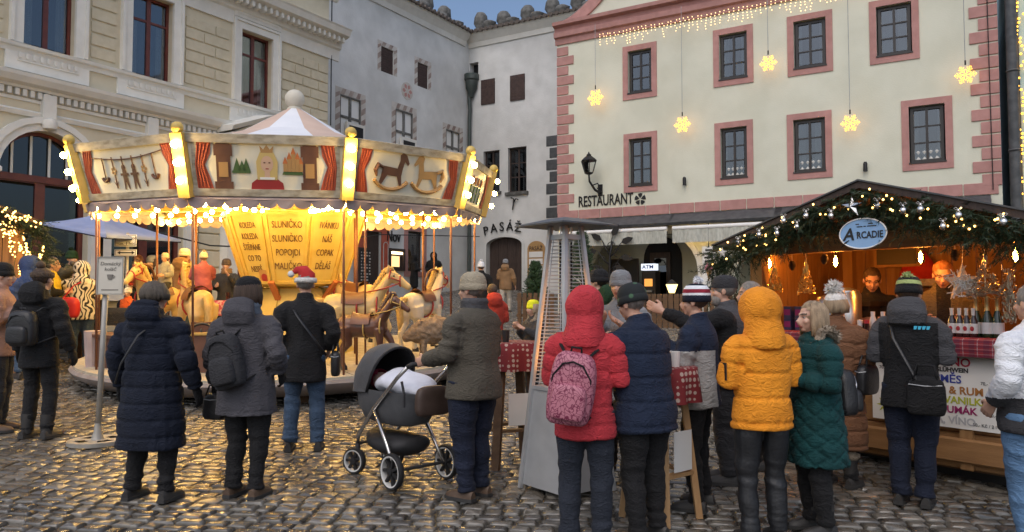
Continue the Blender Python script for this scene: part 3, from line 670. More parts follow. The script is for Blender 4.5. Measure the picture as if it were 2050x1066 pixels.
# awning cassettes with printed valances
for pa_, pb_, pc_ in ((1132, 1345, 0), (1356, 1560, 1), (1565, 1975, 2)):
    u0_, u1_ = RW.u(pa_, 440), RW.u(pb_, 430); zt_ = zPink - .36
    aw = E('awning', ('rolled awning with pale printed valance over the open arch', 'rolled awning with pale valance beside the stall roof', 'rolled awning with pale valance behind the fir garland')[pc_], 'awning', RW.world(0, 0, 0), RW.rz, 'awnings on the restaurant front')
    m = MB(); m.loft([[(u_,0,zt_-.12),(u_,-.5,zt_-.36),(u_,-.54,zt_-.28),(u_,0,zt_+.04)] for u_ in (u0_-.15, u1_+.1)]); m.obj('cover', 'slate', aw)
    m = MB(); m.tube([(u0_,-.46,zt_-.46),(u1_,-.46,zt_-.46)], .07, 10); m.obj('front_bar', 'white', aw, 40)
    m = MB(); n_ = 40; m.loft([[(u0_+(u1_-u0_)*i/n_, -.5+.012*math.sin(i*1.7), z) for i in range(n_+1)] for z in (zt_-.5, zt_-.9)], close=False, caps=False); m.obj('valance', 'valance_cloth', aw, True)
# ------------------------------------------------------------------ voxel-fused surfaces (bodies, garments, animals)
TMP = bpy.data.scenes.new('tmp_scene')
def fuse(mb, vox=.018, iters=4, disp=None, mats='white', name='body', extra=None):
    """join overlapping lofts into one continuous skin, relax it, then push its points by disp(points, normals)"""
    me = bpy.data.meshes.new(name); me.from_pydata(mb.v, [], mb.f)
    bm = bmesh.new(); bm.from_mesh(me); bmesh.ops.recalc_face_normals(bm, faces=bm.faces); bm.to_mesh(me); bm.free()
    o = bpy.data.objects.new(name, me); TMP.collection.objects.link(o)
    r = o.modifiers.new('r', 'REMESH'); r.mode = 'VOXEL'; r.voxel_size = vox
    s = o.modifiers.new('s', 'SMOOTH'); s.factor = .5; s.iterations = iters
    with bpy.context.temp_override(scene=TMP, view_layer=TMP.view_layers[0]): dg = bpy.context.evaluated_depsgraph_get()
    m2 = bpy.data.meshes.new_from_object(o.evaluated_get(dg)); bpy.data.objects.remove(o); bpy.data.meshes.remove(me); m2.name = name
    if disp:
        n = len(m2.vertices); co = np.empty(n*3); no = np.empty(n*3)
        m2.vertices.foreach_get('co', co); m2.vertices.foreach_get('normal', no)
        co = co.reshape(-1,3); no = no.reshape(-1,3); co = co + disp(co, no); m2.vertices.foreach_set('co', co.ravel())
    m2.materials.clear(); finish(m2, mats, True); return m2
def ell(c, rx, ry, n=14, up=(0,0,1), fwd=(0,1,0)):
    """an ellipse of points around c; its normal is up, ry is along fwd"""
    c = Vector(c); u = Vector(up).normalized(); f = Vector(fwd); f = (f - u*f.dot(u)).normalized(); s = f.cross(u)
    return [c + s*(rx*math.cos(a)) + f*(ry*math.sin(a)) for a in [2*math.pi*k/n for k in range(n)]]
def limb(mb, pts, rs, n=10, flat=1.0): mb.tube(pts, rs, n, flat=flat)
def vnoise(co, s, seed=0.0):
    """smooth noise for an array of points: a few random plane waves"""
    r = np.random.default_rng(int(seed*1000) + 17); out = np.zeros(len(co))
    for _ in range(9):
        k = r.normal(0, 1, 3); k *= s*r.uniform(.5, 1.3)/np.linalg.norm(k); out += np.sin(co @ k + r.uniform(0, 6.28))
    return out/4.0

# ------------------------------------------------------------------ the carousel
mat('car_cream', (.74,.70,.55), .5, (.80,.77,.63), 4); mat('car_rail', (.30,.26,.19), .55, (.52,.48,.38), 3.5, .1, 40, stretch=(2,2,5), contrast=(.35,.6))
mat('car_gold', (.58,.40,.09), .45, (.66,.48,.14), 5); mat('car_red', (.32,.06,.028), .7, (.42,.09,.045), 3, stretch=(14,14,.6)); mat('car_brown', (.10,.045,.03), .6, (.14,.065,.04), 6)
mat('paint_tan', (.42,.25,.10), .6); mat('paint_skin', (.62,.42,.30), .6); mat('paint_hair', (.60,.46,.18), .6); mat('paint_green', (.06,.12,.04), .6); mat('paint_dress', (.32,.03,.03), .6); mat('paint_orange', (.5,.16,.05), .6)
mat('roof_white', (.72,.74,.78), .6, (.78,.79,.82), 3); mat('roof_peach', (.58,.42,.33), .6, (.64,.47,.37), 3); mat('canopy_cloth', (.66,.50,.26), .8, (.74,.60,.34), 3)
mat('valance_mauve', (.36,.28,.27), .75, (.44,.35,.33), 4); mat('column_panel', (.60,.45,.11), .5, (.68,.54,.19), 2.5, .1, 20, dirt=.25); mat('ball_stone', (.60,.56,.46), .5, (.68,.64,.54), 5, dirt=.3)
mat('deck_board', (.44,.40,.31), .5, (.54,.50,.40), 3, stretch=(2,2,1), dirt=.3, rough2=.3); mat('deck_rim', (.22,.19,.18), .6, (.30,.27,.26), 4, dirt=.3); mat('pole_copper', (.17,.07,.04), .4, metal=.4); mat('lamp_socket', (.4,.32,.2), .5)
CX, CY = -3.6, 12.4; CZ = .40
CAR = E('carousel', 'lit children\'s carousel with painted fascia panels and wooden horses', 'carousel', (CX, CY, CZ+.07))
CTILT = R(2.6); CAR.rotation_euler = (CTILT, 0, 0)          # the carousel follows the slope of the square
def deck_z(y): return CZ + .07 + Zd + (y-CY)*math.tan(CTILT)
def zc(z): return z - CZ
NS = 10; A0 = R(-80)
Rt, Rb, Zt, Zb, Zd = 3.29, 3.10, zc(3.66), zc(2.98), zc(.66)
# deck
for k in range(24):
    a0_, a1_ = 2*math.pi*k/24 + .004, 2*math.pi*(k+1)/24 - .004
    if k == 0:
        m = MB(); h = (a1_-a0_)/2; p = []
        for r_, aa in ((.7,-h),(3.16,-h),(3.17,-h/2),(3.17,0),(3.17,h/2),(3.16,h),(.7,h)): p.append((r_*math.cos(aa), r_*math.sin(aa)))
        n = len(p); m.add([(x,y,-.05) for x,y in p] + [(x,y,0) for x,y in p], [tuple(range(n-1,-1,-1)), tuple(range(n,2*n))] + [(i,(i+1)%n,(i+1)%n+n,i+n) for i in range(n)]); dm = m.mesh('deck_board', False, 'deck_board')
    link('deck_board', dm, CAR, (0,0,Zd), (a0_+a1_)/2)
MB().lathe([(3.10,Zd-.03),(3.2,Zd-.03),(3.23,Zd-.07),(3.2,Zd-.13),(3.02,Zd-.24),(2.9,Zd-.25),(0.1,Zd-.24)], 60).obj('deck_rim', 'deck_rim', CAR, 40)
for k in range(8): a = k*math.pi/4+.3; MB().bx(-.3,.3,-.12,.12,-.35,Zd-.24).obj('support_block', 'wood_dark', CAR, loc=(2.5*math.cos(a),2.5*math.sin(a),0), rz=a)
# roof
prof = [(3.03,zc(3.54)),(2.0,zc(3.84)),(.86,zc(4.22)),(.10,zc(4.68))]
for k in range(10):
    a = A0 - R(20) + 2*math.pi*k/10; m = MB(); m.loft([[(r_*math.cos(a+2*math.pi*j/50), r_*math.sin(a+2*math.pi*j/50), z_) for j in range(6)] for r_, z_ in prof], close=False, caps=False)
    m.obj('roof_sector', ('roof_white','roof_peach')[k % 2], CAR)
MB().lathe([(2.96,zc(3.46)),(1.9,zc(3.72)),(.4,zc(4.15))], 40).obj('roof_lining', 'canopy_cloth', CAR, True)
MB().ball((0,0,zc(4.84)), .160, 20, 14).lathe([(.11,zc(4.63)),(.13,zc(4.67)),(.09,zc(4.72))], 14).obj('roof_ball', 'ball_stone', CAR, True)
# fascia
side = 2*Rt*math.sin(math.pi/NS); sideb = 2*Rb*math.sin(math.pi/NS); ap = Rt*math.cos(math.pi/NS); apb = Rb*math.cos(math.pi/NS)
Hf = Zt - Zb; tilt = math.atan2(ap-apb, Hf); Hs = Hf/math.cos(tilt)
bulb_me = MB().ball((0,0,0), .042, 10, 8).mesh('bulb', True, 'bulb'); small_bulb = MB().ball((0,0,0), .036, 10, 8).mesh('bulb', True, 'bulb')
def curtain(m, x0, s, mi):
    w_ = .21*s; pts = [(x0, .06),(x0, Hs-.06),(x0+w_, Hs-.06),(x0+w_*.93,Hs*.72),(x0+w_*.62,Hs*.52),(x0+w_*.88,Hs*.3),(x0+w_*1.08,.06)]
    m.poly(pts if s < 0 else pts[::-1], -.012, mi)
    for q in range(1, 5): # folds
        x_ = x0 + w_*q/5; m.tube([(x_+w_*.06,-.012,Hs-.08),(x0+w_*.62*q/5,-.016,Hs*.52),(x_+w_*.02,-.012,.08)], .012, 5, mi)
def rocking(m, cx, cz, f, mi):
    P = lambda pts: m.poly([(cx+f*x, cz+z) for x, z in (pts if f > 0 else pts[::-1])][::-1], -.012, mi)
    P([(-.17,.06),(-.16,.19),(.08,.17),(.11,.28),(.10,.35),(.14,.39),(.21,.36),(.27,.25),(.25,.22),(.19,.27),(.17,.17),(.16,.07),(.19,-.08),(.15,-.08),(.09,.06),(-.07,.07),(-.16,-.08),(-.2,-.08)])
    m.tube([(cx+f*x,-.014,cz+z) for x,z in ((-.16,.17),(-.24,.2),(-.27,.12),(-.24,.04))], [.02,.03,.03,.012], 6, mi)
    m.tube([(cx+f*.32*math.sin(t), -.014, cz+.13-.25*math.cos(t)) for t in [R(-58+116*i/10) for i in range(11)]], .026, 6, 3 if mi != 3 else mi)
def picture(kind, par):
    W_ = sideb/2 - .09; mats_ = ['car_red','car_brown','paint_tan','paint_tan','paint_skin','paint_hair','paint_green','paint_dress','paint_orange','white']; dy = -.012
    def done(m, name): m.obj(name, mats_, par)
    for x_, s_ in ((-W_, 1), (W_, -1)): m = MB(); curtain(m, x_, s_, 0); done(m, 'painted_curtain')
    if kind == 0: # portrait between clock pillars with a castle and firs
        for s in (-1, 1):
            m = MB(); x = s*.52; m.bx(x-.085,x+.085,dy-.004,dy,.07,Hs-.07,1); m.bx(x-.11,x+.11,dy-.006,dy,Hs-.22,Hs-.08,1); m.bx(x-.11,x+.11,dy-.006,dy,.07,.16,1); m.bx(x-.055,x+.055,dy-.009,dy-.005,.22,Hs-.30,2); done(m, 'painted_pillar')
        m = MB(); m.poly([(-.2,.06),(.2,.06),(.19,.15),(.1,.22),(-.1,.22),(-.19,.15)], dy, 7); m.poly([(-.12,.19),(.12,.19),(.13,.42),(.08,.54),(-.08,.54),(-.13,.42)], dy-.002, 5)
        m.poly([(.075*math.cos(t), .39+.105*math.sin(t)) for t in [2*math.pi*i/14 for i in range(14)]], dy-.004, 4); m.poly([(-.035,.2),(.035,.2),(.03,.32),(-.03,.32)], dy-.003, 4)
        m.poly([(-.07,.53),(.07,.53),(.085,.62),(.04,.57),(0,.63),(-.04,.57),(-.085,.62)], dy-.003, 2)
        for x in (-.03,.03): m.bx(x-.011,x+.011,dy-.007,dy-.005,.40,.414,1)
        m.bx(-.018,.018,dy-.007,dy-.005,.325,.337,7); m.bx(-.09,.09,dy-.006,dy-.004,.195,.225,9); done(m, 'painted_portrait'); m = MB()
        for q, x in enumerate((-.36,-.30,-.25)): m.poly([(x-.05,.30),(x+.05,.30),(x,.46-.03*(q%2))], dy, 6)
        m.poly([(-.42,.27),(-.2,.27),(-.2,.3),(-.42,.3)], dy, 6); done(m, 'painted_firs'); m = MB(); m.poly([(.18,.26),(.44,.26),(.42,.31),(.2,.31)], dy, 6)
        for x, h in ((.22,.40),(.27,.46),(.32,.52),(.37,.46),(.41,.40)): m.bx(x-.024,x+.024,dy-.004,dy,.30,h,2); m.poly([(x-.032,h),(x+.032,h),(x,h+.09)], dy-.003, 8)
        done(m, 'painted_castle')
    elif kind == 1:
        m = MB(); rocking(m, -.30, .26, 1, 1); done(m, 'painted_rocking_horse'); m = MB(); rocking(m, .32, .26, -1, 2); done(m, 'painted_rocking_horse')
    elif kind == 2: # things hung on a line
        m = MB(); m.tube([(-.66+1.32*i/12, dy-.004, Hs-.16-.06*math.sin(math.pi*i/12)+.02*i/12) for i in range(13)], .008, 5, 1); done(m, 'painted_line')
        for q in range(6):
            m = MB(); x = -.48+.19*q; z0 = Hs-.2; m.tube([(x,dy,z0+.03),(x,dy,z0-.27 if q in (0,5) else z0-.12)], .008, 5, 1); z1 = z0-.2
            if q in (2, 3):
                m.poly([(x+.04*math.cos(t), z1+.08+.045*math.sin(t)) for t in [2*math.pi*i/10 for i in range(10)]], dy, 1); m.poly([(x-.05,z1-.2),(x-.03,z1-.2),(x,z1-.1),(x+.03,z1-.2),(x+.05,z1-.2),(x+.035,z1+.05),(x-.035,z1+.05)], dy, 1); m.bx(x-.075,x+.075,dy-.004,dy,z1-.02,z1+.01,1)
            elif q in (0, 5): m.tube([(x+.06*math.cos(t),dy,z1-.02+.06*math.sin(t)) for t in [R(190+160*i/8) for i in range(9)]], .02, 6, 1)
            else:
                for b in range(5): m.ball((x+.035*math.cos(b*1.257),dy,z1+.05+.035*math.sin(b*1.257)), .022, 6, 4, 2, (1,.2,1))
                m.tube([(x,dy,z1),(x,dy,z1-.18)], .008, 5, 1); m.poly([(x-.05,z1-.08),(x,z1-.18),(x+.05,z1-.08),(x,z1-.13)], dy, 1)
            done(m, 'painted_ornament')
    elif kind == 3:
        for q in range(4): m = MB(); x = -.36+.24*q; m.tube([(x,dy,.12),(x,dy,.38)], .012, 5, 6); m.ball((x,dy,.46), .07, 8, 6, 8, (1,.15,1)); m.poly([(x,.2),(x+.09,.3),(x+.03,.2)], dy, 6); done(m, 'painted_flower')
for k in range(NS):
    am = A0 + 2*math.pi*k/NS; ca, sa = math.cos(am), math.sin(am)
    m = MB(); m.poly([(-sideb/2,0),(sideb/2,0),(side/2,Hs),(-side/2,Hs)], 0, th=.04)
    o = m.obj('fascia_panel', 'car_cream', CAR, loc=(apb*ca, apb*sa, Zb)); o.rotation_euler = Matrix.Rotation(am + math.pi/2, 3, 'Z').to_euler()
    o.rotation_euler = (Matrix.Rotation(am+math.pi/2, 3, 'Z') @ Matrix.Rotation(tilt, 3, 'X')).to_euler()
    MB().bx(-sideb/2+.02, sideb/2-.02, -.03, .045, -.02, .07).obj('bottom_rail', 'car_rail', o); MB().bx(-side/2+.02, side/2-.02, -.035, .05, Hs-.06, Hs+.05).obj('top_rail', 'car_rail', o)
    for s in (-1, 1): MB().bx(s*(sideb/2-.10)-.03, s*(sideb/2-.10)+.03, -.014, 0, .07, Hs-.06).obj('side_rail', 'car_rail', o)
    picture({9:2, 0:0, 1:1, 2:3}.get(k, 4), o)
    m = MB(); nsc = 9; pts_t = []; 
    for q in range(nsc):
        x0, x1 = -sideb/2 + sideb*q/nsc, -sideb/2 + sideb*(q+1)/nsc; cx_ = (x0+x1)/2; r_ = (x1-x0)/2
        ring_ = [(x0,-.05),(x1,-.05)] + [(cx_ + r_*math.cos(t), -.10 - .075*math.sin(t)) for t in [math.pi*i/6 for i in range(7)]]
        b_ = len(m.v); m.add([(x, -.035 - .02*math.sin((x+sideb/2)*12), z) for x, z in ring_], [tuple(range(len(ring_)))])
    m.add([(-sideb/2,.02,0),(sideb/2,.02,0),(sideb/2,-.035,-.06),(-sideb/2,-.035,-.06)], [(0,1,2,3)])
    v_ = m.obj('valance', 'valance_mauve', o)
    # post with three bulbs
    ap_ = am + math.pi/NS; d = Vector((math.cos(ap_), math.sin(ap_), 0)); pb_, pt_ = d*(Rb+.03) + Vector((0,0,Zb-.05)), d*(Rt+.03) + Vector((0,0,Zt+.04))
    po = MB().bar(pb_, pt_, .15, .12, up=d).obj('fascia_post', 'car_gold', CAR); t_ = (pt_-pb_)
    MB().ball(pt_ + t_.normalized()*.06, .075, 12, 8).obj('post_knob', 'car_gold', po, True)
    for f in (.24, .52, .80):
        link('bulb', bulb_me, po, pb_ + t_*f + d*.115); MB().tube([pb_+t_*f+d*.05, pb_+t_*f+d*.085], .028, 8).obj('bulb_socket', 'lamp_socket', po)
    # rib with its row of bulbs
    r0_, r1_ = d*3.1 + Vector((0,0,zc(2.98))), d*.95 + Vector((0,0,zc(3.02)))
    rb = MB().bar(r0_, r1_, .07, .10).obj('canopy_rib', 'car_gold', CAR)
    for q in range(8): link('bulb', small_bulb, rb, r0_.lerp(r1_, (q+.35)/8) - Vector((0,0,.11)))
    MB().bar(d*2.9+Vector((0,0,zc(3.0))), d*2.2+Vector((0,0,zc(3.62))), .05, .05).obj('canopy_strut', 'car_gold', CAR)
    # draped lining behind the fascia
    a0_, a1_ = am - math.pi/NS, am + math.pi/NS; m = MB(); n_ = 18; rows = []
    for z_, rr_, amp in ((zc(3.44), 2.93, .0), (zc(3.28), 2.88, .02), (zc(3.15), 2.86, .035)):
        rows.append([((rr_+amp*math.sin(i*1.9))*math.cos(a0_+(a1_-a0_)*i/n_), (rr_+amp*math.sin(i*1.9))*math.sin(a0_+(a1_-a0_)*i/n_), z_ - (.05*abs(math.sin(i*math.pi/3)) if amp > .03 else 0)) for i in range(n_+1)])
    m.loft(rows, close=False, caps=False); m.obj('drape', 'canopy_cloth', CAR, True)
    # outer pole
    MB().tube([d*3.0+Vector((0,0,Zd)), d*3.0+Vector((0,0,zc(3.1)))], .016, 8).obj('pole', 'pole_copper', CAR, True)
# centre column of lettered panels
lines = {0: ('SLUNIČKO','SLUNIČKO','POPOJDI','MALIČKO'), 9: ('KOLEDA','KOLEDA','ŠTĚPÁNE','CO TO','NESEŠ'), 1: ('IVÁNKU','NÁŠ','COPAK','DĚLÁŠ')}
Rc0, Rc1, Zc0, Zc1 = .80, 1.16, zc(1.78), zc(2.92)
for k in range(NS):
    am = A0 + 2*math.pi*k/NS; c_ = math.cos(math.pi/NS); s0_, s1_ = 2*Rc0*math.sin(math.pi/NS), 2*Rc1*math.sin(math.pi/NS)
    tl = math.atan2((Rc1-Rc0)*c_, Zc1-Zc0); hs = (Zc1-Zc0)/math.cos(tl)
    m = MB(); m.poly([(-s0_/2,0),(s0_/2,0),(s1_/2,hs),(-s1_/2,hs)], 0, th=.03)
    o = m.obj('column_panel', 'column_panel', CAR, loc=(Rc0*c_*math.cos(am), Rc0*c_*math.sin(am), Zc0)); o.rotation_euler = (Matrix.Rotation(am+math.pi/2, 3, 'Z') @ Matrix.Rotation(tl, 3, 'X')).to_euler()
    m = MB(); f_ = lambda x, z: (x, z)
    for s in (-1, 1): m.bar((s*(s0_/2-.035),-.01,.03), (s*(s1_/2-.035),-.01,hs-.03), .05, .03)
    m.bx(-s1_/2+.06, s1_/2-.06, -.03, 0, hs-.07, hs-.02); m.bx(-s0_/2+.06, s0_/2-.06, -.03, 0, .02, .07); m.obj('panel_moulding', 'car_gold', o)
    for q, t_ in enumerate(lines.get(k, ())):
        n_ = len(lines[k]); text(t_, .15 if n_ == 4 else .135, 'car_brown', o, (0, -.008, hs-.27-q*(.88/n_)), sx=.62)
    if k == 9: MB().poly([(.02,.02),(.22,.0),(.24,.24),(.04,.26)], -.012).obj('emblem', 'paint_tan', o); MB().ball((.13,-.014,.12), .07, 10, 6, sc=(1,.1,1)).obj('emblem', 'paint_dress', o)
    # flared skirt below
    m = MB(); m.poly([(-.30,0),(.30,0),(.16,Zc0-Zd),(-.16,Zc0-Zd)], 0, th=.03); q_ = m.obj('column_skirt', 'column_panel', CAR, loc=(.92*math.cos(am), .92*math.sin(am), Zd)); q_.rotation_euler = (Matrix.Rotation(am+math.pi/2, 3, 'Z') @ Matrix.Rotation(-math.atan2(.40, Zc0-Zd), 3, 'X')).to_euler()
    a2_ = am + math.pi/NS; MB().bar((.5*math.cos(a2_),.5*math.sin(a2_),Zc0-.35), (.86*math.cos(a2_),.86*math.sin(a2_),Zc0+.05), .09, .05).obj('column_strut', 'paint_orange', CAR)
MB().lathe([(.45,Zc0-.05),(.8,Zc0+.0)], 20).lathe([(.5,Zc1-.02),(1.1,Zc1-.0)], 20).lathe([(.38,Zd),(.38,zc(4.1))], 16).obj('centre_mast', 'car_gold', CAR, 40)
for k in range(5):
    a = A0 - R(3) + 2*math.pi*k/5; MB().tube([(1.02*math.cos(a),1.02*math.sin(a),Zc1+.04),(1.02*math.cos(a),1.02*math.sin(a),Zc1+.33)], .035, 10).obj('tube_lamp', 'tube_lamp', CAR, True)
# the animals
mat('horse_cream', (.58,.40,.16), .35, (.66,.50,.24), 4); mat('horse_brown', (.09,.035,.02), .32, (.14,.06,.035), 4); mat('horse_white', (.62,.55,.40), .35, (.68,.62,.48), 4)
mat('mane_gold', (.48,.30,.08), .5, (.60,.42,.16), 8, stretch=(8,8,2)); mat('mane_dark', (.05,.022,.015), .5, (.08,.04,.03), 8); mat('tack_red', (.34,.03,.025), .45); mat('saddle_brown', (.15,.06,.03), .4); mat('saddle_gold', (.5,.32,.09), .4); mat('hoof', (.02,.018,.016), .4); mat('boar_fur', (.16,.11,.07), .9, (.26,.19,.13), 14, .6, 40)
def horse_mesh(fur, up=1.0):
    m = MB(); X = (1,0,0)
    T = [(-.47,.74,.06,.07),(-.42,.73,.13,.15),(-.30,.72,.165,.19),(-.08,.70,.155,.175),(.14,.71,.16,.185),(.27,.74,.145,.18),(.36,.76,.09,.11)]
    m.loft([ell((x,0,z), ry, rz, 14, X, (0,0,1)) for x, z, ry, rz in T])
    m.tube([(.24,0,.78),(.33,0,.92),(.41,0,1.05),(.47,0,1.15)], [.155,.125,.10,.085], 12, flat=.72)
    m.loft([ell(c, a, b, 12, d, (0,0,1)) for c, a, b, d in (((.42,0,1.17),.06,.07,(1,0,-.4)),((.50,0,1.15),.075,.09,(1,0,-.5)),((.60,0,1.09),.06,.07,(1,0,-.55)),((.70,0,1.02),.045,.05,(1,0,-.6)),((.75,0,.985),.042,.045,(1,0,-.6)),((.77,0,.97),.02,.02,(1,0,-.6)))])
    for s in (-1, 1):
        m.tube([(.43,s*.045,1.2),(.45,s*.055,1.27),(.47,s*.05,1.32)], [.03,.028,.006], 8)
        f = .10 if s > 0 else -.02
        m.tube([(.26,s*.09,.68),(.30+f,s*.09,.50),(.31+f*1.4,s*.085,.40),(.29+f,s*.085,.22),(.28+f,s*.085,.1),(.32+f,s*.085,.03)], [.085,.062,.05,.036,.034,.05], 10)
        g = -.06 if s > 0 else .04
        m.tube([(-.32,s*.09,.70),(-.34+g,s*.10,.54),(-.30+g,s*.095,.43),(-.42+g,s*.09,.28),(-.40+g,s*.09,.12),(-.37+g,s*.09,.03)], [.13,.11,.075,.045,.036,.05], 10)
    return fuse(m, .017, 3, None, fur, 'horse')
hm = {}
def horse(px, depth, face, fur, mane, lift=.1, scale=1.0, tack='tack_red', saddle='saddle_brown', hood=False):
    """one galloper on its pole; face = heading in degrees (0 towards the right of the square)"""
    if fur not in hm: hm[fur] = horse_mesh(fur)
    x = (px-1025)/FPX*depth; o = link('horse', hm[fur], CAR, (x-CX, depth-CY, Zd+lift), R(face), (scale,)*3)
    m = MB()
    for i in range(8): # mane locks
        t = i/7; p = Vector((.24,0,.92)).lerp(Vector((.44,0,1.24)), t); m.tube([p+Vector((-.01,.02,.0)), p+Vector((-.06,.06,-.03)), p+Vector((-.06,.085,-.11)), p+Vector((-.02,.09,-.17))], [.035,.04,.03,.008], 7)
    m.tube([(.40,0,1.24),(.50,.02,1.26),(.56,.03,1.19)], [.035,.035,.006], 7); m.obj('mane', mane, o, True)
    MB().tube([(-.45,0,.80),(-.55,0,.80),(-.62,0,.66),(-.60,0,.46),(-.64,0,.34)], [.04,.055,.06,.05,.01], 9).obj('tail', mane, o, True)
    m = MB(); n_ = 12
    m.loft([[(x_, .185*w_*math.sin(t), .70 + (.215+.03*h_)*math.cos(t)) for t in [R(-75+150*i/n_) for i in range(n_+1)]] for x_, w_, h_ in ((-.20,1.0,1.6),(-.16,1.02,.7),(-.02,1.03,.1),(.08,1.02,.6),(.12,1.0,1.3))], close=False, caps=False)
    m.obj('saddle', saddle, o, True)
    m = MB(); 
    for x_, rr_ in ((.02,.195),(.30,.19)): m.tube([(x_, rr_*.92*math.sin(t), .70+(.02 if x_ > .2 else 0)+rr_*math.cos(t)) for t in [2*math.pi*i/16 for i in range(17)]], .014, 6)
    m.tube([(.62,.066*math.sin(t),1.08+.078*math.cos(t)) for t in [2*math.pi*i/12 for i in range(13)]], .011, 6); m.tube([(.47+.02*math.cos(t),.085*math.sin(t),1.15+.10*math.cos(t)) for t in [2*math.pi*i/12 for i in range(13)]], .011, 6)
    for s in (-1, 1): m.tube([(.62,s*.066,1.08),(.49,s*.085,1.13)], .010, 6); m.tube([(.62,s*.07,1.05),(.42,s*.13,.98),(.14,s*.10,.92)], .010, 6)
    m.obj('bridle', tack, o, True)
    m = MB()
    for s in (-1, 1): m.ball((.535,s*.068,1.155), .014, 8, 6)
    m.obj('eye', 'hoof', o, True)
    m = MB(); 
    for s, f, g in ((1,.10,-.06),(-1,-.02,.04)): [MB().lathe([(.055,-.035),(.05,.02),(.04,.04)], 9, c__, caps=True).obj('hoof', 'hoof', o, 40) for c__ in ((.32+f,s*.085,.03), (-.37+g,s*.09,.03))]
    MB().tube([(0,0,-lift/scale),(0,0,(zc(3.0)-Zd-lift)/scale)], .017, 8).obj('horse_pole', 'pole_copper', o, True)
    if hood: MB().tube([(.30+.24*math.cos(t), 0, 1.0+.26*math.sin(t)) for t in [R(-20+220*i/14) for i in range(15)]], .018, 8).obj('hand_hoop', 'saddle_brown', o, True)
    return o
horse(716, 10.75, 4, 'horse_cream', 'mane_gold', .12, 1.0)
horse(733, 10.0, -8, 'horse_brown', 'mane_dark', .04, .80, tack='saddle_gold')
horse(712, 12.1, 150, 'horse_cream', 'mane_gold', .22, 1.0)
horse(848, 11.9, 62, 'horse_white', 'mane_gold', .10, 1.0, hood=True)
horse(396, 11.6, 128, 'horse_cream', 'mane_gold', .06, 1.1)
horse(318, 12.6, -100, 'horse_cream', 'mane_gold', .12, 1.05, hood=True)
horse(560, 14.4, 175, 'horse_white', 'mane_gold', .15, 1.0)
# shaggy boar ride
m = MB(); m.loft([ell((x,0,z), ry, rz, 12, (1,0,0), (0,0,1)) for x, z, ry, rz in ((-.42,.46,.06,.08),(-.32,.47,.2,.22),(0,.48,.23,.26),(.26,.46,.2,.23),(.42,.42,.13,.15),(.56,.36,.07,.08),(.6,.35,.03,.03))])
for s in (-1, 1):
    m.tube([(.3,s*.1,.58),(.28,s*.14,.70)], [.05,.01], 7)
    for x_ in (-.26,.2): m.tube([(x_,s*.12,.4),(x_+.02,s*.12,.2),(x_+.02,s*.12,.0)], [.09,.055,.05], 8)
bm_ = fuse(m, .02, 2, lambda c, n: n*(vnoise(c, 60, 1)*.012)[:,None], 'boar_fur', 'boar'); link('boar', bm_, CAR, ((872-1025)/FPX*10.9-CX, 10.9-CY, Zd+.10), R(-165), (.8,.8,.8))
# the little cart with a steering wheel, and a painted bucket seat on the rim
o = MB().bx(-.36,.36,-.02,.02,0,.50).bx(-.36,-.32,.02,.7,0,.50).bx(.32,.36,.02,.7,0,.50).bx(-.36,.36,.7,.74,0,.62).obj('cart', 'car_brown', CAR, loc=((412-1025)/FPX*9.95-CX, 9.95-CY, Zd), rz=R(8))
MB().bx(-.38,.38,-.04,.04,.50,.53).obj('cart_rail', 'saddle_gold', o); MB().tube([(-.1+.13*math.cos(t), .25+.13*math.sin(t)*.6, .56+.13*math.sin(t)*.5) for t in [2*math.pi*i/18 for i in range(19)]], .018, 7).tube([(-.1,.25,.56),(-.1,.3,.3)], .015, 6).obj('steering_wheel', 'black', o, True)
o = MB().bx(-.22,.22,-.2,.2,0,.42).bx(-.26,.26,-.24,.24,.42,.46).obj('seat_box', 'car_brown', CAR, loc=((238-1025)/FPX*10.6-CX, 10.6-CY, Zd), rz=R(-30)); MB().tube([(-.28,-.18,.0),(-.28,-.18,.5)], [.09,.11], 10).obj('painted_bucket', 'valance_mauve', o)
# ------------------------------------------------------------------ lights and fittings on the restaurant front
_sf = MB(); rs_ = random.Random(5)
for q in range(6):
    a = q*math.pi/3; d = Vector((math.cos(a), 0, math.sin(a))); e = Vector((-math.sin(a), 0, math.cos(a)))
    _sf.tube([d*.04, d*.30], .011, 6)
    for t, l_ in ((.12,.09),(.20,.10)):
        for s in (-1, 1): _sf.tube([d*t, d*(t+l_*.75) + e*(s*l_)], .010, 6)
    _sf.tube([d*.30 - e*.05, d*.35, d*.30 + e*.05], .010, 6)
_sf.ball((0,0,0), .025, 8, 6); sfm = _sf.mesh('snow_led', True, 'snowflake')
for px_, py_, r_, nb in ((1192,196,16,'hanging furthest from the drainpipe, nearest the wall lantern'),(1366,250,17,'between the two window columns nearest the wall lantern'),(1538,127,18,'hanging level with the upper windows, between two of them'),(1702,247,20,'between the two lower windows nearest the drainpipe'),(1933,150,23,'beside the quoins by the drainpipe')):
    off = .35; u_, z_ = RW.uz(px_, py_, off); sc = (RW.u(px_+r_, py_, off) - RW.u(px_-r_, py_, off))/.72
    o = E('snowflake_light', 'glowing yellow snowflake light ' + nb, 'snowflake light', RW.world(u_, -off, z_), RW.rz, 'snowflake lights on the restaurant')
    link('snowflake', sfm, o, None, None, (sc,)*3); MB().tube([(0,0,.36*sc),(0,0,.36*sc+.12)], .02, 6).obj('plug', 'iron', o); MB().tube([(0,0,.36*sc+.1),(0,.0,zCor+.3-z_)], .009, 5).obj('cable', 'pewter', o)
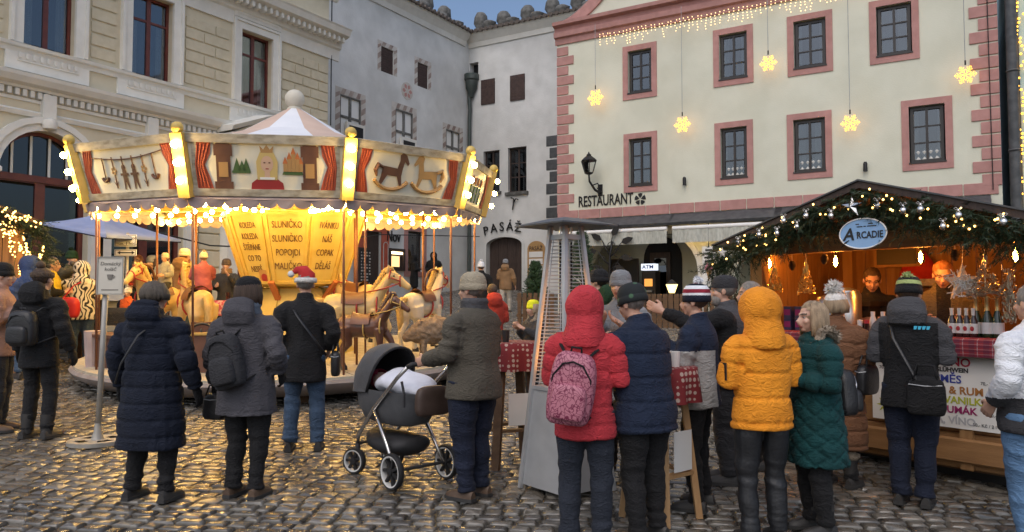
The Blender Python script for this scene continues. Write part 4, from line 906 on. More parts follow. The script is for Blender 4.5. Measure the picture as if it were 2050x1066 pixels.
# icicle curtain of small bulbs under the cornice
m = MB(); mw = MB(); u0_, z0_ = RW.uz(1200, 84, .2); u1_ = UR - .9; n_ = 74
pts = []
for i in range(n_+1):
    t = i/n_; u_ = u0_ + (u1_-u0_)*t; z_ = zCor - .02 - .04*math.sin(t*22)**2; pts.append((u_, -.2, z_))
    L_ = rs_.uniform(.12, .5); mw.tube([(u_,-.2,z_),(u_+.01,-.2,z_-L_)], .003, 3)
    k = z_
    while k > z_-L_: m.ball((u_+rs_.uniform(-.03,.03), -.2, k), .0165, 5, 4); k -= .085
mw.tube(pts, .006, 4); o = E('icicle_lights', 'string of warm white icicle lights under the pink cornice', 'light string', (RW.O.x, RW.O.y, 0), RW.rz)
mw.obj('wire', 'pewter', o); b_ = m.obj('fairy_bulbs', 'fairy_white', o); b_['kind'] = 'stuff'
# wall lantern
u_, zt_ = RW.uz(1180, 305, .5); zl_ = RW.z(1190, 386, .2); hL = zt_ - zl_
o = E('wall_lantern', 'black iron street lantern on a scrolled wall bracket', 'lantern', RW.world(u_, -.55, zl_), RW.rz)
m = MB(); m.lathe([(.05,hL*.42),(.14,hL*.45),(.15,hL*.47)], 6).lathe([(.26,hL*.76),(.28,hL*.77),(.2,hL*.83),(.08,hL*.9),(.09,hL*.92),(.03,hL*.96),(.015,hL)], 6)
for q in range(6): a = q*math.pi/3; m.tube([(.14*math.cos(a),.14*math.sin(a),hL*.46),(.26*math.cos(a),.26*math.sin(a),hL*.77)], .014, 5)
m.obj('lantern_frame', 'iron', o); MB().lathe([(.13,hL*.46),(.25,hL*.765)], 6).obj('lantern_glass', 'clear', o)
MB().tube([(0,0,hL*.42),(.02,.0,hL*.25),(.12,.2,hL*.05),(.16,.45,hL*.0),(.16,.55,hL*.06)], [.03,.035,.04,.04,.03], 8).tube([(.05,.1,hL*.15),(.18,.28,hL*.22),(.2,.4,hL*.12),(.12,.36,hL*.1)], .022, 6).bx(.08,.24,.52,.55,-.1,hL*.22).obj('bracket', 'iron', o, 40)
# string of globe bulbs under the arch
o = E('globe_light_string', 'string of pale globe bulbs hanging across the open arch', 'light string', (RW.O.x, RW.O.y, 0), RW.rz); pl = []
for px_, py_ in ((1236,481),(1267,480),(1293,482),(1321,483),(1350,483),(1379,481),(1408,478)):
    u_, z_ = RW.uz(px_, py_, .1 if px_ < 1370 else .35); y_ = -.1 if px_ < 1370 else -.35; pl.append((u_, y_, z_+.2)); link('bulb', MB().ball((0,0,0), .06, 10, 8).mesh('fairy_white' if px_ < 1370 else 'bulb_soft', True, 'bulb'), o, (u_,y_,z_)); MB().tube([(u_,y_,z_+.2),(u_,y_,z_+.05)], .018, 6).obj('socket', 'black', o)
MB().tube([(pl[0][0]-1,-.1,pl[0][2]+.2)] + pl + [(pl[-1][0]+1,-.35,pl[-1][2]+.2)], .01, 5).obj('wire', 'black', o)
# cash machine, board, iron tree, lamp, fence
def rspot(px, py, off): u_, z_ = RW.uz(px, py, -off); return u_, z_
mat('screen_white', (.85,.88,.95), .4, emit=.9, ecol=(.8,.88,1)); mat('blue_ink', (.05,.10,.45), .5); mat('screen_orange', (.5,.2,.05), .4, emit=.9, ecol=(1,.4,.08))
u_, z_ = rspot(1298, 535, 1.6); g0 = r0 + .5
o = E('cash_machine', 'dark cash machine with a lit white header in the arcade', 'cash machine', RW.world(u_, 1.6, g0), RW.rz); zz = z_ - g0
MB().bx(-.24,.24,0,.5,0,zz-.12).obj('cabinet', 'window_black', o); MB().bx(-.24,.24,-.05,.3,zz-.11,zz+.11).obj('header', 'screen_white', o); text('ATM', .17, 'blue_ink', o, (0,-.054,zz-.055), bold=.004, sx=1.15)
MB().bx(-.14,.14,-.012,0,zz-.65,zz-.4).obj('screen', 'screen_orange', o); MB().bx(-.16,.16,-.14,0,zz-.85,zz-.78).obj('keypad_shelf', 'pewter', o)
u_, z_ = rspot(1249, 545, 1.9)
o = E('blackboard', 'large blank blackboard standing behind the iron tree', 'blackboard', RW.world(u_, 1.9, g0), RW.rz); zz = z_-g0; MB().bx(-.5,.5,0,.04,0,zz+.42).obj('board', 'black', o); MB().bx(-.54,-.5,-.01,.05,0,zz+.46).bx(.5,.54,-.01,.05,0,zz+.46).bx(-.5,.5,-.01,.05,zz+.42,zz+.46).obj('frame', 'dark_wood', o)
u_, z_ = rspot(1220, 590, -.6); o = E('iron_tree', 'black iron tree sculpture with curled branches and leaves', 'sculpture', RW.world(u_, -.6, gz(4, 23)-.02), RW.rz); H_ = RW.z(1225, 465, .6) - gz(4, 23)
m = MB(); m.tube([(0,0,0),(0,0,H_*.5),(.02,0,H_*.75),(.12,0,H_*.9)], [.05,.045,.035,.02], 7); tips = [(.12,H_*.96,60),(.42,H_*.88,20),(-.25,H_*.92,150),(-.42,H_*.80,190),(.40,H_*.72,-10),(-.3,H_*.62,200),(.2,H_*.62,-30)]
for x_, z_, a in tips:
    m.tube([(0,0,z_-.45),(x_*.5,.02,z_-.28),(x_*.85,.0,z_-.06),(x_,0,z_)], [.03,.024,.018,.012], 6); m.tube([(x_*.6+.12*math.cos(t),0,z_-.3+.12*math.sin(t)) for t in [R(20*i) for i in range(15)]], .012, 5)
m.obj('branches', 'iron', o, True)
for x_, z_, a in tips:
    ca, sa = math.cos(R(a)), math.sin(R(a)); P = lambda u, w: (x_ + u*ca - w*sa, z_ + u*sa + w*ca); MB().poly([P(0,0),P(.12,-.1),(P(.3,-.08)),P(.42,0),P(.28,.09),P(.1,.1)], -.03, th=.02).obj('leaf', 'iron', o)
u_, z_ = RW.uz(1345, 577, 2.2); o = E('table_lamp', 'small lit lantern with pleated glass shade by the fence', 'lamp', RW.world(u_, -2.2, gz(5,21)), RW.rz); zz = z_ - gz(5,21)
mat('lamp_shade', (1,.8,.4), .5, emit=2.6, ecol=(1,.72,.25)); MB().lathe([(.08,zz-.14),(.17,zz+.1),(.1,zz+.16)], 10).obj('lamp_shade', 'lamp_shade', o, 40); MB().lathe([(.10,0),(.03,.06),(.025,zz-.16),(.09,zz-.14)], 10).lathe([(.18,zz+.1),(.10,zz+.17),(.02,zz+.24)], 10).obj('lamp_post', 'iron', o, 40)
A_ = RW.world(RW.u(1296, 560), -2.0, 0); 
o = E('terrace_fence', 'dark timber terrace fence with upright boards before the restaurant', 'fence', (RW.world(a1-1.6, -2.6, gz(6,20)-.05)), RW.rz)
for k in range(26): block('fence_board', o, (.16*k, 0, .52), (.13, .03, .95), 'wood_dark', .01)
MB().bx(-.1,4.2,.02,.06,.2,.28).bx(-.1,4.2,.02,.06,.8,.88).obj('rail', 'wood_dark', o)
u_, z_ = RW.uz(1419, 533, .5); o = E('ice_cream_sign', 'narrow white hanging sign with a pink ice cream cone', 'sign', RW.world(u_, -.5, z_), RW.rz)
MB().bx(-.19,.19,0,.03,-.58,.58).obj('panel', 'paper', o)
mat('ice_pink', (.62,.22,.28), .6); m = MB(); m.poly([(-.09,-.12),(0,-.46),(.09,-.12)][::-1], -.006); m.obj('cone', 'paint_tan', o); m = MB()
for x_, z_, r_ in ((-.05,-.06,.08),(.05,-.05,.08),(0,.05,.09)): m.ball((x_,-.006,z_), r_, 10, 6, 0, (1,.06,1))
m.obj('scoop', 'ice_pink', o, True)
for q, w_ in enumerate((.10,.07,.13,.12)): MB().bx(-w_,w_,-.006,-.002,.44-q*.11,.50-q*.11).obj('small_print', 'black', o)
MB().tube([(0,.01,.58),(0,.01,1.3)], .015, 5).obj('chain', 'iron', o)
# mint green neighbour with a string of lights at its edge
MW = Wall(RW.world(UR+.42, -.05, 0), (.862, -.507)); o = MW.empty('mint_house', 'pale mint green house beyond the dark drainpipe', 'house')
MB().bx(0, 7, 0, 8, r0, zCor+2).obj('wall', 'mint', o); MB().loft([[(u_,-.3,zCor+2),(u_,8,zCor+2),(u_,4,zCor+5)] for u_ in (0, 7)]).obj('roof', 'roof_tile', o); moulding(o, 'cornice', 'stucco_white', [(0,zCor+1.5),(.1,zCor+1.5),(.3,zCor+1.9),(0,zCor+2)], 0, 7)
ul_ = MW.u(2043, 200, .1); oo = E('light_curtain', 'vertical string of yellow fairy lights hanging on the mint house', 'light string', MW.world(ul_, -.1, r0+3), MW.rz); m = MB()
for k in range(70): m.ball((rs_.uniform(-.06,.14), 0, .10*k), .03, 6, 4)
b_ = m.obj('fairy_bulbs', 'snow_led', oo); b_['kind'] = 'stuff'; MB().tube([(0,.03,0),(0,.03,7.2)], .008, 4).obj('wire', 'pewter', oo)
# conifers in tubs
mat('fir', (.018,.045,.016), .6, (.04,.085,.03), 9); mat('fir_dark', (.012,.028,.012), .6, (.03,.055,.022), 9)
def needles(mb, p, d, L, n, nl, rnd, spread=.9, w=.006):
    """one fir sprig: a twig with needles set round it"""
    p, d = Vector(p), Vector(d).normalized(); a = d.orthogonal().normalized(); b = d.cross(a); vs = []; fs = []
    for i in range(n):
        t = (i+rnd.random())/n; th = rnd.uniform(0, 6.283); q = p + d*(L*t); s = a*math.cos(th) + b*math.sin(th); e = q + (s*spread + d*.75).normalized()*nl*rnd.uniform(.7,1.1); k = d.cross(s)*w
        i0 = len(vs); vs += [q-k, q+k, e]; fs.append((i0, i0+1, i0+2))
    mb.add(vs, fs)
def conifer(px, depth, ytop, rad, label):
    b = ground_px(px, depth); H_ = at(px, ytop, depth).z - b.z; o = E('potted_conifer', label, 'tree', b)
    MB().lathe([(.0,0),(.2,0),(.26,.4),(.22,.4),(.2,.34),(0,.34)], 14).obj('pot', 'wood_dark', o, 40); MB().tube([(0,0,.3),(0,0,H_*.95)], [.05,.01], 7).obj('trunk', 'dark_wood', o)
    m = MB(); rnd = random.Random(px)
    for i in range(900):
        t = rnd.random()**.8; z_ = .35 + (H_-.35)*t; rr_ = rad*(1-t)**.8*rnd.uniform(.35, 1.05) + .02; a = rnd.uniform(0, 6.283)
        needles(m, (rr_*.6*math.cos(a), rr_*.6*math.sin(a), z_), (math.cos(a), math.sin(a), .5), .10+rr_*.4, 14, .06, rnd, w=.012)
    m.obj('crown', 'fir', o)
conifer(1072, 22.0, 527, .45, 'small clipped conifer in a tub beside the passage sign'); conifer(1165, 19.0, 468, .55, 'tall loose conifer in a tub behind the gas heater')
# passage notice and timber planter fence
u_, z_ = PW.uz(1073, 532, .1); o = E('passage_notice', 'arched brown notice board with pale panels beside the passage door', 'notice board', PW.world(u_, -.1, z_), PW.rz); hv = 1.05
p_ = arch_pts(-.42, .42, hv-.35, hv); MB().poly([(-.42,-hv)] + p_ + [(.42,-hv)], 0, th=.06).obj('board', 'paint_tan', o)
for q in range(5): MB().bx(-.33,.33,-.02,0,hv-.70-.30*q,hv-.46-.30*q).obj('name_panel', 'paper', o)
text('PASÁŽ', .26, 'dark_wood', o, (0,-.02,hv-.40), sx=.85)
o = E('planter_fence', 'low brown slatted fence beside the clipped conifer', 'fence', ground_px(1040, 21.0), R(-20))
for k in range(7): block('fence_board', o, (.16*k, 0, .45), (.11, .04, .95), 'wood_dark', .01)
MB().bx(-.1,1.1,.03,.07,.25,.33).bx(-.1,1.1,.03,.07,.72,.8).obj('rail', 'wood_dark', o)
o = MB().tube([at(262, 452, 15.8) + Vector((0,0,0)), at(420, 492, 16.8), at(560, 498, 20), at(760, 470, 27), at(960, 474, 29.5)], .018, 5).top('overhead_cable', 'black', 'thin dark cable slung behind the carousel to the passage wall', 'cable')

# ------------------------------------------------------------------ the mulled wine stall
SW = Wall((2.545, 7.87), (.6, -.8)); sz = .10; SWd = 2.86; SDp = 1.9
ST_ = SW.empty('market_stall', 'wooden gabled drinks stall with fir garland along its dark roof edge', 'market stall')
zCt = 1.27; zBm = 2.05; zEv = 2.17; zRd = 2.59
k = 0; z_ = sz + .08
for h_ in (.30, .27, .27, .26): block('plank', ST_, (SWd/2, .02, z_+h_/2), (SWd-.02, .05, h_-.008), 'wood', .01); z_ += h_
for u_ in (.06, SWd*.36, SWd*.72, SWd-.06): block('post', ST_, (u_, -.025, (sz+.08+zCt)/2), (.10, .035, zCt-sz-.08), 'wood_v', .008)
block('bottom_rail', ST_, (SWd/2, -.045, sz+.24), (SWd+.04, .05, .20), 'wood', .015)
MB().bx(.1,SWd-.1,.2,SDp-.2,sz-.1,sz+.06).obj('plinth', 'black', ST_); MB().bx(0,SWd,.06,SDp,sz+.06,sz+.1).obj('floor', 'wood_dark', ST_)
for u_ in (.06, SWd-.06):
    for y_ in (.05, SDp-.05): block('corner_post', ST_, (u_, y_, (sz+zEv)/2), (.12, .12, zEv-sz), 'pine', .012)
for k in range(12): # back and side boards
    w_ = SWd/12; block('back_board', ST_, (w_*(k+.5), SDp-.01, (sz+zEv)/2+.1), (w_-.008, .03, zEv-sz+.2), 'wood_v', .006)
for k in range(9):
    w_ = SDp/9
    for u_ in (-.015, SWd+.015): block('side_board', ST_, (u_, w_*(k+.5), (sz+zEv)/2), (.03, w_-.008, zEv-sz), 'wood_v', .006)
block('counter_board', ST_, (SWd/2, .10, zCt-.025), (SWd+.1, .5, .05), 'wood', .012)
block('header_beam', ST_, (SWd/2, -.03, zBm+.07), (SWd+.1, .12, .15), 'wood', .012)
for k in range(3): # gable boards
    z0 = zBm+.15+.13*k; hw = (SWd/2+.14)*(1-(z0+.15-zEv)/(zRd-zEv))
    if hw > .12: block('gable_board', ST_, (SWd/2, -.035, z0+.064), (min(SWd, 2*hw), .04, .122), 'wood', .01)
ov, yo = .14, .45
for s in (-1, 1):
    e = Vector((SWd/2 + s*(SWd/2+ov), 0, zEv-.06)); r_ = Vector((SWd/2, 0, zRd)); d = (e-r_)
    for k in range(9):
        y0 = -yo + (SDp+2*yo-.1)*k/9; y1 = y0 + (SDp+2*yo-.1)/9 - .006
        m = MB(); m.loft([[(p.x,y0,p.z),(p.x,y1,p.z),(p.x,y1,p.z+.03),(p.x,y0,p.z+.03)] for p in (r_, e)]); m.obj('roof_board', 'wood_dark', ST_)
    m = MB(); m.loft([[(p.x,-yo-.03,p.z-.03),(p.x,-yo+.005,p.z-.03),(p.x,-yo+.005,p.z+.03),(p.x,-yo-.03,p.z+.03)] for p in (r_, e)]); m.obj('barge_board', 'dark_wood', ST_)
    m = MB(); m.loft([[(p.x,-yo-.05,p.z+.032),(p.x,SDp+yo,p.z+.032),(p.x,SDp+yo,p.z+.046),(p.x,-yo-.05,p.z+.046)] for p in (r_, e)]); m.obj('roof_felt', 'slate', ST_)
# tartan cloth over the counter edge
mat('tartan', (.20,.018,.03), .85); n = M['tartan'].node_tree.nodes; l = M['tartan'].node_tree.links; tc = n.new('ShaderNodeTexCoord'); sp = n.new('ShaderNodeSeparateXYZ'); l.new(tc.outputs['Object'], sp.inputs[0]); prev = None
for ax, fr in (('X', 9.0), ('Z', 26.0)):
    mm = n.new('ShaderNodeMath'); mm.operation = 'MULTIPLY'; mm.inputs[1].default_value = fr; l.new(sp.outputs[ax], mm.inputs[0]); fc = n.new('ShaderNodeMath'); fc.operation = 'FRACT'; l.new(mm.outputs[0], fc.inputs[0])
    gt = n.new('ShaderNodeMath'); gt.operation = 'COMPARE'; gt.inputs[1].default_value = .5; gt.inputs[2].default_value = .2; l.new(fc.outputs[0], gt.inputs[0])
    g2 = n.new('ShaderNodeMath'); g2.operation = 'COMPARE'; g2.inputs[1].default_value = .9; g2.inputs[2].default_value = .035; l.new(fc.outputs[0], g2.inputs[0])
    for g, c in ((gt, (.07,.01,.035,1)), (g2, (.42,.34,.36,1))):
        mx = n.new('ShaderNodeMix'); mx.data_type = 'RGBA'; mx.inputs['B'].default_value = c
        if prev is None: mx.inputs['A'].default_value = (.26,.02,.03,1)
        else: l.new(prev, mx.inputs['A'])
        h_ = n.new('ShaderNodeMath'); h_.operation = 'MULTIPLY'; h_.inputs[1].default_value = .55; l.new(g.outputs[0], h_.inputs[0]); l.new(h_.outputs[0], mx.inputs['Factor']); prev = mx.outputs['Result']
l.new(prev, n['Principled BSDF'].inputs['Base Color'])
m = MB(); n_ = 60; rows = []
for y_, z_, am in ((.33,zCt+.006,0),(-.14,zCt+.006,0),(-.165,zCt-.01,.002),(-.17,zCt-.07,.006),(-.165,zCt-.145,.010)): rows.append([(-.06+(SWd+.12)*i/n_, y_+am*math.sin(i*.9), z_) for i in range(n_+1)])
m.loft(rows, close=False, caps=False); o = m.top('counter_cloth', 'tartan', 'dark red tartan cloth draped over the stall counter edge', 'tablecloth', True, (SW.O.x, SW.O.y, 0), SW.rz)
# price poster: the words that show beside the customer
u0_, zt_ = SW.uz(1745, 706, .05); u1_, zl_ = SW.uz(2004, 846, .05); zt_ = zCt-.15; zl_ = zt_-.60
o = E('price_poster', 'white drinks price poster with coloured lettering on the stall front', 'poster', SW.world(0, -.052, 0), SW.rz)
MB().bx(u0_,u1_,0,.004,zl_,zt_).obj('sheet', 'paper', o)
for nm, c in (('ink_red',(.40,.02,.05)),('ink_blue',(.03,.05,.30)),('ink_brown',(.38,.16,.04)),('ink_green',(.42,.45,.03)),('ink_plum',(.30,.02,.12)),('ink_grey',(.45,.45,.47)),('ink_black',(.03,.03,.03))): mat(nm, c, .6)
ux = SW.u(1872, 740, .05); wr = u1_-u0_
for t_, c, s_, x_, z_ in (('VÍNO','ink_red',.098,.04,.085),('GLÜHWEIN','ink_black',.05,.0,.135),('SMĚS','ink_blue',.09,.0,.225),('Č & RUM','ink_brown',.088,.02,.315),('VANILKA','ink_green',.082,.07,.395),('OUMÁK','ink_plum',.082,.02,.475),('A, VÍNO','ink_grey',.085,.0,.565)):
    text(t_, s_, c, o, (ux+x_, -.003, zt_-z_), align='LEFT', bold=.002, extrude=.001)
for t_, z_ in (('70,- Kč',.225),('120,-',.475),('50,- Kč / 2 l',.565)): text(t_, .036, 'ink_black', o, (u1_-.03, -.003, zt_-z_), align='RIGHT', extrude=.001)
for t_, q in (('50,-',0),('70,-',1)): text(t_, .04, 'ink_red' if q == 0 else 'ink_black', o, (u0_+.10, -.003, zt_-.08-.07*q), extrude=.001)
m = MB()
for q in range(8): a = q*math.pi/4; m.poly([(u0_+.12+r_*math.cos(a+da), zl_+.13+r_*math.sin(a+da)) for r_, da in ((.01,0),(.04,.25),(.085,0),(.04,-.25))], -.003)
m.obj('printed_star', 'ink_green', o)
# oval sign
u_, z_ = SW.uz(1727, 468, .60); o = E('oval_sign', 'light blue oval stall sign lettered in black', 'sign', SW.world(u_, -.60, z_), SW.rz)
mat('sign_blue', (.22,.40,.66), .5, (.26,.44,.70), 4); p_ = [(.20*math.cos(t), .125*math.sin(t)) for t in [2*math.pi*i/36 for i in range(36)]]
MB().poly(p_[::-1], 0, th=.02).obj('plate', 'sign_blue', o); m = MB(); m.tube([(1.02*x_,-.002,1.02*z__) for x_, z__ in p_+p_[:1]], .006, 6); m.obj('rim', 'paper', o)
text('A', .145, 'black', o, (-.125,-.004,-.05), bold=.003, shear=.2, extrude=.001); text('RCADIE', .082, 'black', o, (.062,-.004,-.04), bold=.0015, extrude=.001, sx=.80); [MB().bx(x0,x1,-.003,-.001,z0,z0+.008).obj('small_print', 'black', o) for x0,x1,z0 in ((-.06,-.03,.078),(.05,.09,.078),(-.05,.0,.056),(.01,.03,.056),(.04,.12,.056))]; MB().tube([(-.19,-.004,-.11),(-.15,-.004,-.07),(-.12,-.004,-.05)], [.004,.007,.003], 5).obj('swash', 'black', o)
MB().bx(-.012,.012,.02,.57,.05,.07).obj('hanger', 'iron', o)
# fir garland with lights, baubles
rnd = random.Random(11); m = MB(); spots = []
for s in (-1, 1):
    e = Vector((SWd/2 + s*(SWd/2+ov), -yo-.04, zEv-.10)); r_ = Vector((SWd/2, -yo-.04, zRd-.05))
    for i in range(420):
        t = rnd.random(); p = r_.lerp(e, t) + Vector((rnd.uniform(-.05,.05), rnd.uniform(-.05,.06), rnd.uniform(-.20,.03))); 
        dr_ = Vector((rnd.uniform(-.9,.9)+s*.25, rnd.uniform(-.6,.25), rnd.uniform(-1.1,.05)))
        needles(m, p, dr_, rnd.uniform(.12,.26), 36, .05, rnd, 1.0, .004)
    for i in range(90): # the hanging ends
        p = e + Vector((-s*rnd.uniform(-.05,.30), rnd.uniform(-.04,.06), rnd.uniform(-.42,0))); needles(m, p, (rnd.uniform(-.5,.5), rnd.uniform(-.4,.2), -1), rnd.uniform(.1,.22), 34, .045, rnd, 1.0, .0035)
    for i in range(23): spots.append(r_.lerp(e, rnd.random()) + Vector((0, -.07, rnd.uniform(-.17,.03))))
m.top('fir_garland', 'fir_dark', 'thick dark fir garland hung along the drinks stall gable', 'garland', False, (SW.O.x, SW.O.y, 0), SW.rz)
m = MB(); [m.ball(p, .0095, 6, 4) for p in spots]; o = E('garland_lights', 'warm fairy lights wound through the stall fir garland', 'light string', (SW.O.x, SW.O.y, 0), SW.rz); b_ = m.obj('fairy_bulbs', 'fairy', o); b_['kind'] = 'stuff'
MB().tube([(SWd/2-SWd/2-ov,-yo-.06,zEv-.12),(SWd/2,-yo-.06,zRd-.08),(SWd+ov,-yo-.06,zEv-.12)], .004, 4).obj('wire', 'fir_dark', o)
mat('silver', (.75,.74,.72), .12, metal=1.0); mat('ribbon', (.55,.53,.50), .5); mat('gold_wire', (.72,.50,.16), .3, metal=.8); mat('silver_wire', (.42,.38,.28), .35, metal=.7); mat('wicker_white', (.70,.60,.48), .6); mat('cone_brown', (.07,.045,.03), .7)
bme = MB().ball((0,0,0), .030, 14, 10).lathe([(.01,.034),(.012,.045),(.006,.05)], 8).mesh('silver', True, 'bauble'); rib = MB()
for s in (-1, 1): rib.tube([(0,0,.05),(s*.018,-.005,.066),(s*.03,-.005,.058),(s*.018,-.005,.045),(0,0,.05)], .005, 5, flat=.5); rib.tube([(0,0,.05),(s*.02,-.01,.01)], [.005,.003], 5, flat=.4)
rbm = rib.mesh('ribbon', True, 'bow')
ORD = ('first','second','third','fourth','fifth','sixth','seventh')
for kb, (px_, py_) in enumerate(((1478,487),(1520,471),(1556,468),(1569,443),(1596,455),(1614,433),(1664,433),(1756,412),(1808,422),(1843,420),(1888,454),(1919,432),(2009,445))):
    bl = 'silver bauble with bow, %s from the peak star going towards the %s' % ((ORD[6-kb], 'heater') if kb < 7 else (ORD[kb-7], 'wire column'))
    u_, z_ = SW.uz(px_, py_, yo+.16); o = link('bauble', bme, None, SW.world(u_, -yo-.16, z_), SW.rz); props(o, bl, 'bauble', 'silver baubles in the stall garland'); link('bow', rbm, o)
def star_pts(r1, r2, n=5, rot=90): return [((r1 if i % 2 == 0 else r2)*math.cos(R(rot+i*180/n)), (r1 if i % 2 == 0 else r2)*math.sin(R(rot+i*180/n))) for i in range(2*n)]
def star(name, label, px, py, r, off, mt, th=.05):
    u_, z_ = SW.uz(px, py, off); m = MB(); p = star_pts(r, r*.42); n = len(p); m.add([(x,0,z) for x, z in p] + [(0,-th/2,0),(0,th/2,0)], [((i+1) % n, i, n) for i in range(n)] + [(i, (i+1) % n, n+1) for i in range(n)]); return m.top(name, mt, label, 'star', False, SW.world(u_, -off, z_), SW.rz)
star('silver_star', 'silver five-pointed star at the peak of the stall garland', 1705, 415, .095, yo+.14, 'silver'); star('silver_star', 'small pale star at the low end of the stall garland', 1446, 507, .06, yo+.14, 'ribbon', .03)
st = star('wicker_star', 'white wicker star hanging over the counter', 1927, 567, .17, -.02, 'wicker_white', .09)
m = MB(); rnd = random.Random(4)
for i in range(70):
    a = rnd.uniform(0, 6.283); r_ = rnd.uniform(.01,.12); p = Vector((r_*math.cos(a), -.045+.02*r_/.12, r_*math.sin(a))); b_ = rnd.uniform(0,6.283); m.tube([p, p+Vector((.05*math.cos(b_),-.006,.05*math.sin(b_)))], .004, 4)
m.obj('woven_strand', 'paper', st); MB().tube([(0,0,.15),(.01,0,zBm-st.location.z)], .003, 4).obj('string', 'ribbon', st)
def wire_tree(label, px, py, h, r, mt, off=-.05, column=False):
    u_, z_ = SW.uz(px, py, off); m = MB(); rnd = random.Random(int(px))
    for i in range(150 if not column else 170):
        t = rnd.random()**1.3; rr_ = r*(1-t) if not column else r*(.7+.3*math.sin(t*40)); a = rnd.uniform(0,6.283); p = Vector((rr_*math.cos(a), rr_*.6*math.sin(a), h*(t-.5))); a2 = a + rnd.uniform(-1.2,1.2); q = Vector((rr_*1.05*math.cos(a2), rr_*.6*math.sin(a2), h*(t-.5)+rnd.uniform(-.05,.04))); m.tube([p, (p+q)/2+Vector((0,0,-.015)), q], .0048, 4)
    o = E('wire_tree', label, 'ornament', SW.world(u_, -off, z_), SW.rz); m.obj('wire_cone', mt, o)
    MB().tube([(0,0,-h/2),(0,0,h/2)], .006, 5).obj('stem', mt, o)
    if not column: MB().tube([(0,0,h/2-.01),(0,0,zBm-z_)], .003, 4).obj('string', 'ribbon', o)
wire_tree('gold wire tree hanging at the post end of the stall opening', 1551, 553, .28, .085, 'gold_wire'); wire_tree('gold wire tree hanging beside the drinks urn', 1614, 553, .30, .095, 'gold_wire'); wire_tree('dark silver wire tree hanging next to the wicker star', 1972, 552, .32, .14, 'silver_wire', .0); wire_tree('tall wire column of silvery twists at the counter end', 2020, 590, .42, .05, 'silver_wire', .0, True)
for px_, py_, nb in ((1586,533,'between the gold wire trees'),(1650,520,'under the stall header by a bare bulb'),(1912,512,'above the wicker star')):
    u_, z_ = SW.uz(px_, py_, 0); m = MB()
    for i in range(7): m.lathe([(.012,-.0),(.036*math.sin(.5+i*.36)+.008,.014),(.008,.02)], 8, (0,0,-.045+i*.013))
    o = m.top('pine_cone', 'cone_brown', 'brown pine cone hanging ' + nb, 'pine cone', False, SW.world(u_, 0, z_), SW.rz); MB().tube([(0,0,.05),(0,0,zBm-z_)], .003, 4).obj('string', 'ribbon', o)
mat('filament', (1,.6,.2), .3, emit=430, ecol=(1,.45,.11)); glass('amber_glass', (1,.75,.4), .05)
for px_, py_, nb in ((1540,528,'beside the stall corner post'),(1673,524,'next to the standing vendor in black'),(1843,516,'in front of the red hat'),(2033,512,'at the stall end by the wire column')):
    u_, z_ = SW.uz(px_, py_, -.25); o = E('pendant_bulb', 'glowing bare filament bulb ' + nb, 'light bulb', SW.world(u_, .25, z_), SW.rz, 'bare bulbs in the stall'); MB().lathe([(.003,-.06),(.03,-.045),(.036,-.01),(.026,.04),(.013,.06)], 12).obj('bulb', 'amber_glass', o, True); MB().lathe([(.005,-.045),(.016,-.03),(.016,.025),(.005,.04)], 8).obj('filament', 'filament', o, True); MB().tube([(0,0,.06),(0,0,.09)], .015, 8).obj('socket', 'black', o); MB().tube([(0,0,.09),(0,0,zBm+.05-z_)], .004, 5).obj('cord', 'black', o)
# on the counter
mat('bottle_dark', (.035,.012,.01), .1, coat=.5); mat('bottle_green', (.02,.035,.012), .1, coat=.5); mat('foil', (.55,.42,.2), .3, metal=.7); mat('label_white', (.7,.68,.66), .6); mat('cap_red', (.4,.03,.04), .4)
def bottle(px, kind, label, grp, y_=.02):
    u_ = SW.u(px, 690, -y_); o = E('bottle', label, 'bottle', SW.world(u_, y_, zCt+.008), SW.rz, grp)
    if kind == 'beer': MB().lathe([(0,0),(.03,0),(.032,.01),(.032,.13),(.014,.18),(.013,.23),(0,.23)], 14).obj('glass', 'bottle_dark', o, 40); MB().lathe([(.0325,.03),(.0328,.032),(.0328,.11),(.0325,.112)], 14).obj('label_band', 'label_white', o, 40); MB().lathe([(.0145,.18),(.0145,.22),(.016,.225),(.016,.24),(0,.24)], 12).obj('cap', 'label_white', o, 40); MB().ball((0,-.033,.07), .016, 8, 6, 0, (1,.15,1.3)).obj('emblem', 'cap_red', o, True)
    else: MB().lathe([(0,0),(.043,0),(.045,.02),(.044,.14),(.02,.22),(.016,.24),(0,.24)], 16).obj('glass', 'bottle_green', o, 40); MB().lathe([(.021,.205),(.019,.24),(.017,.30),(.02,.305),(.02,.335),(0,.34)], 14).obj('foil', 'foil', o, 40); MB().lathe([(.0455,.03),(.046,.032),(.046,.12),(.0455,.122)], 16).obj('label_band', 'label_white', o, 40)
for px_, w_ in zip((1907,1922,1936,1950), ('end beer bottle of the row, furthest from the sparkling wine', 'third beer bottle of the row, counting from the sparkling wine', 'second beer bottle of the row, counting from the sparkling wine', 'beer bottle standing right against the sparkling wine')): bottle(px_, 'beer', 'brown white-labelled ' + w_, 'beer bottles on the counter')
for px_, y_, w_ in ((1956,.10,'beside the beer bottles'),(1978,.08,'in the middle of the three'),(1999,.1,'beside the tall wire column')): bottle(px_, 'fizz', 'gold-foiled sparkling wine bottle standing ' + w_, 'sparkling wine bottles on the counter', y_)
for px_, c in ((1722,'label_white'),(1735,'cap_red')): u_ = SW.u(px_,660,-.02); o = E('shaker', 'small shaker with a %s lid on the tartan counter' % ('white' if c == 'label_white' else 'red'), 'shaker', SW.world(u_,.02,zCt+.008), SW.rz); MB().lathe([(0,0),(.024,0),(.02,.05),(.024,.09)], 12).obj('jar', 'label_white' if c == 'label_white' else 'bottle_dark', o, 40); MB().lathe([(.024,.09),(.025,.12),(0,.125)], 12).obj('lid', c, o, 40)
